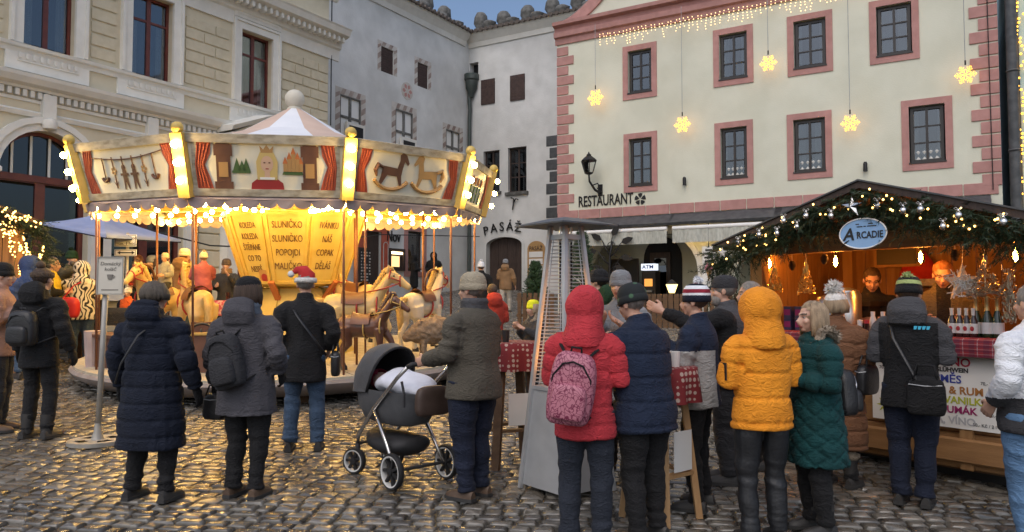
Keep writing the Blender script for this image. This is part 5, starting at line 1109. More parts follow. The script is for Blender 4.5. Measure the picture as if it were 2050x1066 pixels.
for px_ in (1748, 1768): u_ = SW.u(px_,650,-.1); o = MB().lathe([(0,0),(.03,0),(.03,.12),(.018,.16),(.02,.2),(0,.2)], 12).top('sauce_bottle', 'label_white', 'plain white sauce bottle %s the shakers' % ('right behind' if px_ == 1748 else 'one place further along from'), 'bottle', 40, SW.world(u_,.1,zCt+.008), SW.rz, 'white sauce bottles')
u_ = SW.u(1690, 620, -.25); o = E('drinks_urn', 'tall steel drinks urn with a white ribbon bow', 'urn', SW.world(u_, .3, zCt+.006), SW.rz); MB().lathe([(.02,.0),(.13,.0),(.135,.03),(.135,.36),(.12,.38),(.12,.4),(.03,.43),(0,.43)], 24).obj('body', 'steel', o, 40); MB().tube([(0,-.14,.06),(0,-.18,.06),(0,-.19,.03)], .014, 7).obj('tap', 'black', o, True)
m = MB()
for s in (-1, 1): m.tube([(0,-.14,.36),(s*.05,-.15,.40),(s*.07,-.15,.36),(0,-.14,.34)], .014, 6, flat=.5); m.tube([(0,-.14,.35),(s*.03,-.145,.2),(s*.045,-.145,.05)], [.015,.02,.022], 6, flat=.3)
m.obj('ribbon', 'paper', o, True)
u_ = SW.u(1655, 620, -.35); MB().lathe([(.02,0),(.11,0),(.11,.3),(.09,.34),(0,.36)], 20).top('drinks_urn', 'steel', 'dull steel drinks urn half hidden behind the white bobble hat', 'urn', 40, SW.world(u_, .36, zCt+.006), SW.rz)
mat('box_blue', (.03,.035,.09), .5, (.06,.05,.10), 8)
k = 0
for px_ in (1580, 1602, 1624):
    for j in range(2): u_ = SW.u(px_, 610, -.2); k += 1; o = MB().bx(-.04,.04,-.04,.04,0,.12).bx(-.035,.035,-.0412,-.04,.03,.09,1).top('tea_box', ['box_blue','ink_plum'], 'dark blue box, %s of the stack %s' % (('lower','upper')[j], {1580:'nearest the corner post',1602:'between the two other stacks',1624:'nearest the steel urns'}[px_]), 'box', False, SW.world(u_, .2, zCt+.006+.122*j), SW.rz, 'dark boxes on the counter')
u_ = SW.u(1745, 560, -1.0); z_ = SW.z(1745, 600, -.6); o = E('coffee_machine', 'black machine with a flat top behind the counter', 'machine', SW.world(u_-.05, .55, zCt+.002-.3), SW.rz); MB().bx(-.25,.25,0,.3,0,.55).obj('housing', 'black', o); MB().bx(-.28,.28,-.03,.33,.55,.6).obj('top_plate', 'window_black', o); MB().lathe([(.02,.42),(.11,.5),(.13,.55)], 14, (.02,-.1,-.12)).obj('funnel', 'label_white', o, 40)
# back of the stall
u_, z_ = SW.uz(1838, 545, -1.8); o = E('santa_hat', 'red hat with pale brim hung on the stall back boards', 'hat', SW.world(u_, 1.80, z_), SW.rz); mat('hat_red', (.42,.02,.02), .9, (.5,.03,.03), 20, .3, 60); mat('fluff', (.62,.60,.56), .95, (.75,.73,.70), 25, .8, 50)
MB().lathe([(.21,-.1),(.2,0),(.15,.12),(.08,.22),(.02,.27)], 18, sy=.35).obj('cap', 'hat_red', o, True); MB().lathe([(.20,-.16),(.235,-.15),(.24,-.11),(.21,-.08)], 18, sy=.4).obj('brim', 'fluff', o, True)
u_, z_ = SW.uz(1795, 512, -1.75); o = E('wall_screen', 'dark screen in a wooden frame high on the stall back wall', 'screen', SW.world(u_, 1.74, z_), SW.rz); MB().bx(-.26,.26,0,.04,-.13,.13).obj('frame', 'pine', o); MB().bx(-.22,.22,-.006,0,-.1,.1).obj('glass', 'window_black', o)
# ------------------------------------------------------------------ people
for nm, c, c2 in (('skin',(.50,.29,.20),(.56,.33,.24)),('skin_pale',(.58,.36,.27),(.63,.41,.31))): mat(nm, c, .5, c2, 14, sub=.06)
mat('eye_white', (.36,.33,.30), .4); mat('iris', (.03,.03,.035), .2); mat('lips', (.36,.13,.10), .5); mat('brow', (.10,.07,.05), .8)
for nm, c in (('hair_brown',(.045,.026,.016)),('hair_grey',(.16,.145,.13)),('hair_blonde',(.26,.19,.12)),('hair_black',(.012,.01,.009)),('hair_ginger',(.20,.08,.03)),('hair_ash',(.075,.06,.045))): mat(nm, c, .55, tuple(k*1.7 for k in c), 8, .5, 90, stretch=(6,6,1))
def cloth(nm, c, v=1.35, rough=.82, sheen=.03, spec=.25, sc=5):
    """woven cloth: colour drift, fine weave and soft creases"""
    m = mat(nm, c, rough, tuple(min(.9, k*v) for k in c), sc, 0, 100, sheen=sheen, spec=spec); n = m.node_tree.nodes; l = m.node_tree.links; tc = n.new('ShaderNodeTexCoord')
    mp = n.new('ShaderNodeMapping'); mp.inputs['Scale'].default_value = (1, 1, 1.9); l.new(tc.outputs['Object'], mp.inputs[0])
    t1 = n.new('ShaderNodeTexNoise'); t1.inputs['Scale'].default_value = 11; t1.inputs['Detail'].default_value = 5; t1.inputs['Distortion'].default_value = 1.6; l.new(mp.outputs[0], t1.inputs['Vector'])
    rg = n.new('ShaderNodeMath'); rg.operation = 'SUBTRACT'; rg.inputs[1].default_value = .5; l.new(t1.outputs[0], rg.inputs[0]); ab = n.new('ShaderNodeMath'); ab.operation = 'ABSOLUTE'; l.new(rg.outputs[0], ab.inputs[0])
    t2 = n.new('ShaderNodeTexNoise'); t2.inputs['Scale'].default_value = 170; t2.inputs['Detail'].default_value = 2; l.new(tc.outputs['Object'], t2.inputs['Vector'])
    b1 = n.new('ShaderNodeBump'); b1.inputs['Strength'].default_value = .55; b1.inputs['Distance'].default_value = .06; l.new(ab.outputs[0], b1.inputs['Height'])
    b2 = n.new('ShaderNodeBump'); b2.inputs['Strength'].default_value = .22; b2.inputs['Distance'].default_value = .01; l.new(t2.outputs[0], b2.inputs['Height']); l.new(b1.outputs[0], b2.inputs['Normal']); l.new(b2.outputs[0], n['Principled BSDF'].inputs['Normal'])
    return m
for nm, c in (('c_black',(.012,.012,.013)),('c_charcoal',(.030,.030,.033)),('c_greycoat',(.060,.058,.066)),('c_olive',(.072,.064,.050)),('c_navy',(.007,.010,.020)),('c_navy2',(.011,.018,.038)),('c_darkjeans',(.020,.024,.034)),('c_jeans',(.045,.075,.125)),('c_jeanslight',(.09,.17,.29)),('c_indigo',(.011,.015,.030)),
              ('c_red',(.42,.035,.045)),('c_yellow',(.70,.245,.018)),('c_green',(.005,.040,.042)),('c_brownpuff',(.14,.066,.034)),('c_beige',(.30,.26,.19)),('c_tan',(.22,.13,.065)),('c_lightgrey',(.32,.32,.31)),('c_white',(.62,.64,.68)),('c_kelly',(.012,.20,.055)),('c_pinkish',(.32,.19,.15)),('c_blue',(.035,.06,.15)),('c_redjkt',(.34,.035,.02)),
              ('c_orange',(.60,.10,.02)),('c_hiyellow',(.62,.44,.03)),('c_neon',(.62,.62,.02)),('c_khaki',(.10,.085,.05)),('c_darkgreen',(.012,.035,.014)),('c_greyhat',(.20,.21,.22)),('c_cream',(.60,.54,.42)),('c_scarf',(.13,.16,.20)),('c_fleece',(.055,.055,.060)),('c_pinkchild',(.36,.10,.12)),('c_lighttrouser',(.42,.38,.32)),('c_maroon',(.20,.015,.03)),('c_lime',(.30,.36,.14))): cloth(nm, c)
mat('c_leather', (.010,.011,.013), .5, (.018,.019,.022), 8, .2, 60); mat('leather_black', (.012,.012,.013), .38, (.02,.02,.022), 10, .25, 70); mat('shoe_brown', (.075,.045,.028), .6, (.11,.07,.045), 8, .2, 60); mat('shoe_dark', (.022,.021,.021), .55, (.04,.038,.036), 8); mat('sole', (.035,.034,.033), .8); mat('sole_grey', (.15,.15,.15), .8); mat('fur', (.20,.16,.115), .95, (.36,.30,.23), 30, .9, 60); mat('fur_brown', (.06,.04,.028), .95, (.13,.09,.06), 30, .9, 60)
# zebra print
m_ = mat('c_zebra', (.62,.58,.48), .8); n = m_.node_tree.nodes; l = m_.node_tree.links; wv_ = n.new('ShaderNodeTexWave'); wv_.inputs['Scale'].default_value = 5.0; wv_.inputs['Distortion'].default_value = 16; wv_.inputs['Detail'].default_value = 1.5; tc = n.new('ShaderNodeTexCoord'); l.new(tc.outputs['Object'], wv_.inputs[0]); cr = n.new('ShaderNodeValToRGB'); cr.color_ramp.elements[0].position = .30; cr.color_ramp.elements[1].position = .36; cr.color_ramp.elements[0].color = (.015,.015,.015,1); cr.color_ramp.elements[1].color = (.62,.58,.48,1); l.new(wv_.outputs[0], cr.inputs[0]); l.new(cr.outputs[0], n['Principled BSDF'].inputs['Base Color'])
# paisley backpack
m_ = mat('paisley', (.36,.09,.14), .6); n = m_.node_tree.nodes; l = m_.node_tree.links; vo = n.new('ShaderNodeTexVoronoi'); vo.feature = 'DISTANCE_TO_EDGE'; vo.inputs['Scale'].default_value = 34; tc = n.new('ShaderNodeTexCoord'); tn = n.new('ShaderNodeTexNoise'); tn.inputs['Scale'].default_value = 12; mxv = n.new('ShaderNodeVectorMath'); l.new(tc.outputs['Object'], tn.inputs[0]); l.new(tc.outputs['Object'], mxv.inputs[0]); sc_ = n.new('ShaderNodeVectorMath'); sc_.operation = 'SCALE'; sc_.inputs['Scale'].default_value = .12; l.new(tn.outputs[1], sc_.inputs[0]); l.new(sc_.outputs[0], mxv.inputs[1]); l.new(mxv.outputs[0], vo.inputs['Vector']); cr = n.new('ShaderNodeValToRGB'); cr.color_ramp.elements[0].position = .03; cr.color_ramp.elements[1].position = .10; cr.color_ramp.elements[0].color = (.16,.015,.05,1); cr.color_ramp.elements[1].color = (.46,.17,.22,1); l.new(vo.outputs[0], cr.inputs[0]); l.new(cr.outputs[0], n['Principled BSDF'].inputs['Base Color'])

def head_template(vox):
    m = MB(); m.ball((0,-.012,.030), 1, 18, 14, sc=(.076,.096,.088)); m.ball((0,.022,-.035), 1, 16, 12, sc=(.061,.070,.078)); m.ball((0,.058,-.092), 1, 10, 8, sc=(.030,.026,.020))
    m.tube([(0,-.018,-.30),(0,-.018,-.18),(0,-.01,-.08)], [.066,.056,.056], 14); m.tube([(0,.082,.008),(0,.100,-.022),(0,.112,-.038)], [.010,.014,.017], 8); m.ball((0,.097,-.044), .017, 8, 6)
    m.tube([(-.05,.072,.022),(0,.086,.020),(.05,.072,.022)], [.010,.014,.010], 8); m.tube([(-.022,.084,-.070),(0,.092,-.069),(.022,.084,-.070)], [.006,.009,.006], 8)
    for s in (-1,1): m.ball((s*.078,-.006,-.012), 1, 10, 8, sc=(.012,.020,.032)); m.ball((s*.040,.058,-.030), 1, 8, 6, sc=(.024,.026,.024))
    me = fuse(m, vox, 2, None, 'skin', 'head'); V = np.array([v.co[:] for v in me.vertices]); F_ = [tuple(p.vertices) for p in me.polygons]; mi = [0]*len(F_)
    for i, f in enumerate(F_):
        c = V[list(f)].mean(0)
        if c[1] > .082 and abs(c[2]+.069) < .009 and abs(c[0]) < .024: mi[i] = 3
        if c[1] > .06 and abs(c[2]-.027) < .006 and .014 < abs(c[0]) < .055: mi[i] = 4
    b = MB(); b.v = [tuple(v) for v in V]; b.f = F_; b.m = mi
    for s in (-1,1): b.ball((s*.031,.0685,.002), .0125, 8, 6, 1); b.ball((s*.031,.0765,.002), .0068, 8, 6, 2)
    bpy.data.meshes.remove(me); return b
def hand_template():
    """right hand hanging down (-z), palm towards -x, thumb forward (+y), fingers a little curled"""
    m = MB(); m.loft([ell((0,0,z), rx, ry, 10) for z, rx, ry in ((.03,.026,.028),(0,.025,.030),(-.03,.020,.038),(-.07,.018,.043),(-.09,.015,.040))])
    for y, L_ in ((.032,.072),(.011,.080),(-.011,.074),(-.031,.058)): m.tube([(0,y*.9,-.075),(-.004,y*1.02,-.085-L_*.35),(-.018,y*1.0,-.085-L_*.72),(-.038,y*.95,-.085-L_*.92)], [.0105,.0098,.009,.0075], 8)
    m.tube([(-.004,.026,-.02),(-.012,.054,-.045),(-.022,.062,-.075),(-.034,.056,-.094)], [.015,.013,.011,.009], 8)
    me = fuse(m, .0062, 1, None, 'skin', 'hand'); b = MB(); b.v = [tuple(v.co) for v in me.vertices]; b.f = [tuple(p.vertices) for p in me.polygons]; b.m = [0]*len(b.f); bpy.data.meshes.remove(me); return b
HEAD = {0: head_template(.0075), 1: head_template(.013)}; HAND = hand_template()
ARM = {'down': ((.075,-.02,-.29),(.085,.03,-.545)), 'pocket': ((.10,-.07,-.275),(.05,.08,-.43)), 'front': ((.055,.015,-.285),(-.05,.22,-.25)), 'cup': ((.055,.04,-.28),(-.09,.23,-.13)), 'push': ((.06,.03,-.29),(.0,.30,-.35)),
       'reach': ((.06,.24,-.10),(.02,.50,.02)), 'up': ((.08,.12,-.25),(-.04,.26,-.02)), 'side': ((.10,-.03,-.28),(.13,.06,-.52)), 'ride': ((.07,.08,-.26),(.0,.26,-.28))}
def append(dst, src, mat4, flip=False, moff=0):
    b = len(dst.v); dst.v.extend([tuple(mat4 @ Vector(v)) for v in src.v]); dst.f.extend([tuple(b+i for i in (f[::-1] if flip else f)) for f in src.f]); dst.m.extend([k+moff for k in src.m])
def zones_apply(me, fn):
    n = len(me.polygons); c = np.empty(n*3); me.polygons.foreach_get('center', c); me.polygons.foreach_set('material_index', fn(c.reshape(-1,3)).astype(np.int32))
PN = [0]
def person(label, px, depth, H, face, jacket='c_black', hem=.80, legs='c_black', shoe='shoe_dark', arms=('down','down'), hat=None, hatmat='c_black', hair='hair_brown', hairlen=0, hood=None, collar=True, style='soft', build=1.0, pad=1.0, boots=None,
           yaw=0, nod=0, skin='skin', glove=None, far=False, flare=1.0, stance=.11, step=.0, zone=None, jmats=None, base=None, pose=None, scarf=None, furtrim=False, glasses=False, beard=None, vox=None, band=None, group=None, lean=0.0, q=.10):
    """one figure; face: 0 looks away from the camera, 90 towards the left of the square, 180 at the camera; hem in metres above the sole for 1.75 m"""
    PN[0] += 1; seed = PN[0]*.37; s = H/1.75; loc = Vector(base) if base is not None else ground_px(px, depth); rz = R(face); vox = vox or (.022 if far else .0125)
    B = build; hipz = .90; rnd = random.Random(PN[0])
    L = lambda z: Vector((0, lean*max(0, z-.9), 0))
    # joints
    feet = {}
    for sd in (-1, 1):
        if pose == 'sit': feet[sd] = [Vector((sd*.10,0,hipz)), Vector((sd*.20,.26,hipz-.10)), Vector((sd*.21,.20,hipz-.46))]
        else: f = step*sd; feet[sd] = [Vector((sd*.095*B,0,hipz)), Vector((sd*(.095+stance)/2*1.05, f*.5+.03, .48)), Vector((sd*stance, f-.01, .085))]
    shz = 1.42; sh = {sd: Vector((sd*.185*B,0,shz)) + L(shz) for sd in (-1,1)}
    el, wr = {}, {}
    for sd, nm in zip((-1, 1), arms): a, b_ = ARM[nm]; el[sd] = sh[sd] + Vector((a[0]*sd,a[1],a[2])); wr[sd] = sh[sd] + Vector((b_[0]*sd,b_[1],b_[2]))
    Sm = Matrix.Diagonal((s,s,s,1))
    hc = Vector((0,.02,1.625)) + L(1.6); HM = Matrix.Translation(hc + Vector((0,-.02,-.10))) @ Matrix.Rotation(R(yaw),4,'Z') @ Matrix.Rotation(-R(nod),4,'X') @ Matrix.Translation(Vector((0,.02,.10)))
    # body: one figure of skin under the clothes
    bd = MB(); append(bd, HEAD[1 if far else 0], HM)
    bd.loft([ell(Vector((0,y,z))+L(z), rx*B, ry*B, 10) for z, rx, ry, y in ((.84,.10,.08,0),(.94,.14,.10,0),(1.08,.125,.09,0),(1.28,.15,.105,0),(1.42,.13,.08,-.01),(1.50,.055,.055,-.01))])
    for sd in (-1,1):
        bd.tube([sh[sd]*.98, el[sd], wr[sd]], [.045,.038,.026], 8); bd.tube([feet[sd][0], feet[sd][1], feet[sd][2]], [.07,.05,.038], 8)
        if pose != 'sit' or True:
            d = (wr[sd]-el[sd]).normalized(); z_ = -d; fw = Vector((0,1,0)) if abs(d.y) < .8 else Vector((0,0,1)); y_ = (fw - z_*fw.dot(z_)).normalized(); x_ = y_.cross(z_); hm_ = Matrix((x_,y_,z_)).transposed().to_4x4(); hm_ = Matrix.Translation(wr[sd] + d*.02) @ hm_ @ Matrix.Diagonal((sd*1.0,1,1,1))
            if not glove: append(bd, HAND, hm_, flip=sd < 0)
            else:
                gl_ = MB(); append(gl_, HAND, hm_ @ Matrix.Diagonal((1.15,1.12,1.03,1)), flip=sd < 0); gl_.xf(Sm); feet[('g',sd)] = gl_
    bd.xf(Sm); bo = bd.top('person', [skin,'eye_white','iris','lips','brow'], label, 'person', True, loc, rz, group)
    def child(name, mb, mats, sm=True): mb.xf(Sm); return mb.obj(name, mats, bo, sm)
    for sd in (-1,1):
        if ('g',sd) in feet: feet[('g',sd)].obj('glove', glove, bo, True)
    # trousers
    m = MB()
    if hem > .0:
        top = min(1.0, hem+.12) if hem > .75 else .95; w_ = 1.04 if legs not in ('c_leather','c_black') else .95
        for sd in (-1,1):
            a, k, f = feet[sd]; lo = f.lerp(k, -.03); m.tube([a+Vector((0,0,.03)), a.lerp(k,.45), k, k.lerp(f,.35), k.lerp(f,.75), lo], [.104*B*w_+.004,.098*B*w_,.078*w_*B**.6,.077*w_*B**.6,.068*w_,.071*w_], 12)
        m.loft([ell((0,-.01,z), rx*B, ry*B, 14) for z, rx, ry in ((.80,.10,.09),(.86,.165,.125),(.95,.165,.125),(1.02,.14,.11))])
        def dl(co, no):
            c = co; w = (.35-np.abs(vnoise(c*np.array([1,1,2.0]), 17, seed)))*.011 + np.exp(-((c[:,2]-.14)/.09)**2)*vnoise(c*np.array([.4,.4,4]), 30, seed+1)*.010 + np.exp(-((c[:,2]-.48)/.10)**2)*vnoise(c*np.array([.6,.6,3]), 30, seed+2)*.007; return no*w[:,None]
        me = fuse(m, vox, 2, dl, legs, 'trousers'); me.transform(Sm); link('trousers', me, bo)
    # shoes
    for sd in (-1,1):
        f = feet[sd][2]; m = MB(); g = f.z - .085; sx = sd*.012; secs = [(-.075,.030,.055),(-.05,.036,.075),(.0,.038,.080),(.06,.042,.062),(.12,.046,.048),(.165,.040,.036),(.19,.018,.022)]
        if pose == 'sit': secs = [(y*.8, a, b_) for y, a, b_ in secs]
        m.loft([[(f.x+sx+w_*c_, f.y+y, g+.022+max(0,h_*sn)) if sn > 0 else (f.x+sx+w_*c_, f.y+y, g+.022) for c_, sn in [(math.cos(t), math.sin(t)) for t in [2*math.pi*i/12 for i in range(12)]]] for y, w_, h_ in secs])
        nf = len(m.f); m.loft([[(f.x+sx+w_*1.10*c_, f.y+y*1.04, z) for y, w_, c_ in [(-.078,.030,-1),(-.03,.04,-1),(.06,.044,-1),(.14,.046,-1),(.19,.02,-1),(.19,.02,1),(.14,.046,1),(.06,.044,1),(-.03,.04,1),(-.078,.030,1)]] for z in (g, g+.026)], 1)
        if boots: m.tube([(f.x,f.y,g+.05),(f.x,f.y-.005,g+.14),(f.x,f.y+.005,g+boots)], [.052,.056,.066], 12)
        child('boot' if boots else 'shoe', m, [shoe,'sole'], 50)
        if boots and furtrim == 'boots': mm = MB(); mm.lathe([(.06,boots-.05),(.082,boots-.03),(.085,boots),(.06,boots+.03)], 14, (f.x,f.y,g)); child('boot_cuff', mm, 'fur')
    # jacket
    m = MB(); P_ = .014*pad
    hz = hem; rows = []
    prof_ = [(1.485,.070,.072,-.012),(1.455,.110,.088,-.012),(1.425,.155,.102,-.010),(1.38,.190,.118,-.008),(1.29,.194,.135,.0),(1.18,.180,.135,.004),(1.06,.172,.135,.006),(.96,.182,.145,.0),(.86,.195,.150,0),(.70,.200*flare,.155*flare,0),(.50,.205*flare,.16*flare,0),(.30,.21*flare,.165*flare,0)]
    for z, rx, ry, y in prof_:
        if z > hz + .03: rows.append((z, rx, ry, y))
    zl, lastp = rows[-1][0], rows[-1]; nxt = [p_ for p_ in prof_ if p_[0] <= hz + .03]; nx = nxt[0] if nxt else lastp; rows.append((hz, nx[1], nx[2], nx[3])); 
    m.loft([ell(Vector((0,y,z))+L(z), rx*B+P_, ry*B+P_, 20) for z, rx, ry, y in rows])
    for sd in (-1,1):
        a, e_, w_ = sh[sd], el[sd], wr[sd]; m.tube([a+Vector((-sd*.075,0,-.03)), a+Vector((-sd*.015,0,-.045)), a.lerp(e_,.25), a.lerp(e_,.55), e_, e_.lerp(w_,.5), w_+(w_-e_).normalized()*.005], [.070,.080+P_*.25,.080+P_*.5,.072+P_*.7,.066+P_*.8,.060+P_*.7,.048+P_*.4], 12)
    if collar and hood != 'up': m.tube([Vector((0,-.018,1.43))+L(1.43), Vector((0,-.012,1.50))+L(1.5), Vector((0,-.006,1.535))+L(1.53)], [.095,.083,.080], 14)
    if hood == 'down': m.loft([ell(Vector((0,y,z))+L(z), rx, ry, 14, u) for y, z, rx, ry, u in ((-.03,1.36,.10,.05,(0,-.3,1)),(-.12,1.40,.14,.07,(0,-.3,1)),(-.135,1.47,.15,.085,(0,.3,1)),(-.10,1.545,.135,.075,(0,.7,1)),(-.05,1.575,.10,.045,(0,.9,1)))])
    bones = [(sh[sd], el[sd]) for sd in (-1,1)] + [(el[sd], wr[sd]) for sd in (-1,1)]
    def dj(co, no):
        best = np.full(len(co), 9.0); par = np.zeros(len(co)); 
        for bi, (a, b_) in enumerate(bones):
            A_, D_ = np.array(a), np.array(b_ - a); ln = np.linalg.norm(D_); D_ = D_/ln; t = np.clip((co-A_) @ D_, 0, ln); d = np.linalg.norm(co - A_ - t[:,None]*D_, axis=1); better = d < best; best = np.where(better, d, best); par = np.where(better, t + (.29 if bi > 1 else 0), par)
        arm = (best < .105) & (np.abs(co[:,0]) > .17*B) & (par > .07)
        v = np.where(arm, par, co[:,2]); out_ = vnoise(co*np.array([1,1,1.6]), 16, seed)*.006
        if style in ('puffer', 'diamond'):
            ph = (v/q) % 1.0; dd = np.minimum(ph, 1-ph)*q
            if style == 'diamond':
                ang = np.arctan2(co[:,1], co[:,0]); p1 = ((co[:,2] + ang*.16)/q) % 1; p2 = ((co[:,2] - ang*.16)/q) % 1; dd = np.where(co[:,2] < 1.02, np.minimum(np.minimum(p1,1-p1), np.minimum(p2,1-p2))*q*.8, dd)
            cr_ = np.exp(-(dd/.011)**2); out_ += -.010*pad*cr_ + .004 + (.3-np.abs(vnoise(co*np.array([1.6,1.6,.5]), 34, seed+3)))*.010*np.exp(-(dd/.035)**2)
        else:
            out_ += np.where(arm, (.35-np.abs(vnoise(np.stack([v*2.2, co[:,1], co[:,2]*.6],1), 26, seed+1)))*.016, (.35-np.abs(vnoise(co*np.array([1.5,1.5,.6]), 13, seed+4)))*.013)
        out_ += np.where(co[:,2] < hz + .05, vnoise(co*np.array([1,1,.2]), 22, seed+5)*.006, 0)
        return no*out_[:,None]
    me = fuse(m, vox, 4 if far else 9, dj, jmats or jacket, 'jacket'); 
    if zone: zones_apply(me, zone)
    me.transform(Sm); link('jacket', me, bo)
    hx = lambda v: HM @ Vector(v)
    def hmb(mb): mb.xf(HM); return mb
    if hood == 'up':
        mm = MB(); mm.lathe([(.005,-.155),(.07,-.145),(.125,-.085),(.140,-.01),(.135,.06),(.118,.105),(.104,.100),(.112,.05),(.112,-.01),(.095,-.075),(.05,-.115),(.005,-.12)], 18, (0,0,0)); mm.xf(Matrix.Translation((0,-.012,.012)) @ Matrix.Rotation(-R(90),4,'X') @ Matrix.Diagonal((.98,1.10,1.10,1))); hmb(mm)
        mm.tube([Vector((0,-.03,1.37))+L(1.37), Vector((0,-.035,1.44))+L(1.44), Vector((0,-.035,1.51))+L(1.5), hx((0,-.03,-.06))], [.155,.150,.130,.125], 16)
        ho = fuse(mm, min(vox,.016), 3, lambda co, no: no*(vnoise(co, 30, seed+7)*.005 - .007*np.exp(-(co[:,0]/.008)**2))[:,None], jacket, 'hood'); ho.transform(Sm); link('hood', ho, bo)
    if furtrim is True:
        mm = MB()
        for i in range(420): a = rnd.uniform(0, 6.283); c_ = Vector((.118*math.cos(a), -.035+.105*math.sin(a), 1.475+.035*math.cos(2*a) + (-.05 if math.sin(a) > .4 else .02))) + L(1.47); d = Vector((math.cos(a)*rnd.uniform(.3,1), math.sin(a)*rnd.uniform(.3,1), rnd.uniform(-.9,.7))).normalized(); k = d.orthogonal()*.011; mm.add([c_-k, c_+k, c_+d*rnd.uniform(.04,.075)], [(0,1,2)])
        mm.tube([Vector((.115*math.cos(a), -.035+.10*math.sin(a), 1.475+.035*math.cos(2*a)+(-.05 if math.sin(a) > .4 else .02)))+L(1.47) for a in [2*math.pi*i/20 for i in range(21)]], .042, 8); child('fur_collar', mm, 'fur', False)
    if scarf: mm = MB(); mm.lathe([(.07,1.43),(.11,1.44),(.12,1.475),(.105,1.51),(.115,1.53),(.10,1.56),(.075,1.55)], 18, (0,-.01,0)); mm.xf(Matrix.Translation(L(1.5))); child('scarf', mm, scarf)
    # hair
    if hair and hood != 'up':
        mm = MB(); mm.ball((0,-.018,.036), 1, 20, 14, sc=(.086,.103,.094)); keep = [f for f in mm.f if not (np.mean([mm.v[i][1] for i in f]) > .052 and np.mean([mm.v[i][2] for i in f]) < .075) and np.mean([mm.v[i][2] for i in f]) > -.055]
        mm.f = keep; mm.m = [0]*len(keep)
        for i, v in enumerate(mm.v): mm.v[i] = tuple(Vector(v)*(1 + .035*math.sin(math.atan2(v[0], v[2])*26) + .02*fbm(v, 30)))
        if hairlen > 0:
            for i in range(26):
                a = R(-115 + 230*i/25); b0 = Vector((.082*math.sin(a), -.018-.095*math.cos(a), .05)); e_ = b0*1.0 + Vector((.018*math.sin(a)+rnd.uniform(-.01,.01), -.015*math.cos(a)+.01, -.05-hairlen*rnd.uniform(.85,1.05))); mm.tube([Vector((b0.x*.7,b0.y*.7,.105)), b0+Vector((0,0,.0)), b0.lerp(e_,.5)+Vector((.008*math.sin(a),0,0)), e_], [.016,.022,.021,.008], 6)
        if hat == 'bun': mm.ball((0,-.04,.145), .045, 12, 8)
        child('hair', hmb(mm), hair)
    if beard: mm = MB(); mm.ball((0,.052,-.082), 1, 14, 10, sc=(.062,.055,.060)); mm.f = [f for f in mm.f if np.mean([mm.v[i][2] for i in f]) < -.055 or abs(np.mean([mm.v[i][0] for i in f])) > .045]; mm.m = [0]*len(mm.f); child('beard', hmb(mm), beard)
    if band: mm = MB(); mm.lathe([(.088,-.02),(.104,-.005),(.106,.03),(.092,.045)], 20, (0,-.015,.03), sy=1.16); child('headband', hmb(mm), band)
    # hats
    def dome(z0, rx, ry, h, n=22, rib=0, yo=-.016):
        mm = MB(); pr = [(1.0,0),(1.03,.16),(1.02,.38),(.95,.62),(.76,.84),(.42,.97),(.02,1.0)]
        mm.loft([[(rx*r_*math.cos(a)*(1+rib*math.cos(a*n/2*2)), yo+ry*r_*math.sin(a)*(1+rib*math.cos(a*n/2*2)), z0+h*z_) for a in [2*math.pi*k/(n*2) for k in range(n*2)]] for r_, z_ in pr], caps=False); return mm
    hm_l = hatmat if isinstance(hatmat, (list,tuple)) else [hatmat]
    if hat in ('beanie','pompom','stripes','bands'):
        mm = dome(.018, .090, .108, .128, rib=.012); nf = len(mm.f)
        if hat in ('stripes','bands'): mm.m = [(i//44) % len(hm_l) for i in range(nf)]
        b0 = len(mm.f); mm.lathe([(.090,-.005),(.0965,-.002),(.099,.02),(.0965,.046),(.090,.05)], 30, (0,-.016,.0), mi=len(hm_l)-1 if hat in ('stripes','bands') else 0, sy=1.18); child('hat', hmb(mm), hm_l)
        if hat in ('pompom','stripes','bands'):
            mm = MB(); pc = Vector((0,-.035,.165)) if hat != 'bands' else Vector((0,-.075,.125)); pr_ = .042; mm.ball(pc, pr_*.75, 12, 8)
            for i in range(150): d = Vector((rnd.gauss(0,1),rnd.gauss(0,1),rnd.gauss(0,1))).normalized(); k = d.orthogonal()*.009; mm.add([pc+d*.02-k, pc+d*.02+k, pc+d*pr_*rnd.uniform(.9,1.25)], [(0,1,2)])
            child('pompom', hmb(mm), hm_l[0] if hat == 'pompom' else (hm_l[1] if hat == 'stripes' else hm_l[0]), False)
    elif hat == 'white_fluffy':
        mm = dome(.015, .094, .112, .12); child('hat', hmb(mm), 'fluff'); mm = MB(); pc = Vector((0,-.045,.165)); mm.ball(pc, .055, 12, 8)
        for i in range(420): d = Vector((rnd.gauss(0,1),rnd.gauss(0,1),rnd.gauss(0,1))).normalized(); k = d.orthogonal()*.008; mm.add([pc+d*.03-k, pc+d*.03+k, pc+d*.085*rnd.uniform(.8,1.2)], [(0,1,2)])
        child('pompom', hmb(mm), 'fluff', False)
    elif hat == 'cap': mm = dome(.02, .090, .108, .115, rib=0); mm.loft([[(x_, y_, z_) for x_, y_, z_ in ((-.075,.06,.03),(-.05,.13,.018),(0,.155,.014),(.05,.13,.018),(.075,.06,.03))], [(-.075,.06,.04),(-.05,.13,.028),(0,.155,.022),(.05,.13,.028),(.075,.06,.04)]], close=False, caps=False); child('hat', hmb(mm), hm_l)
    elif hat == 'santa':
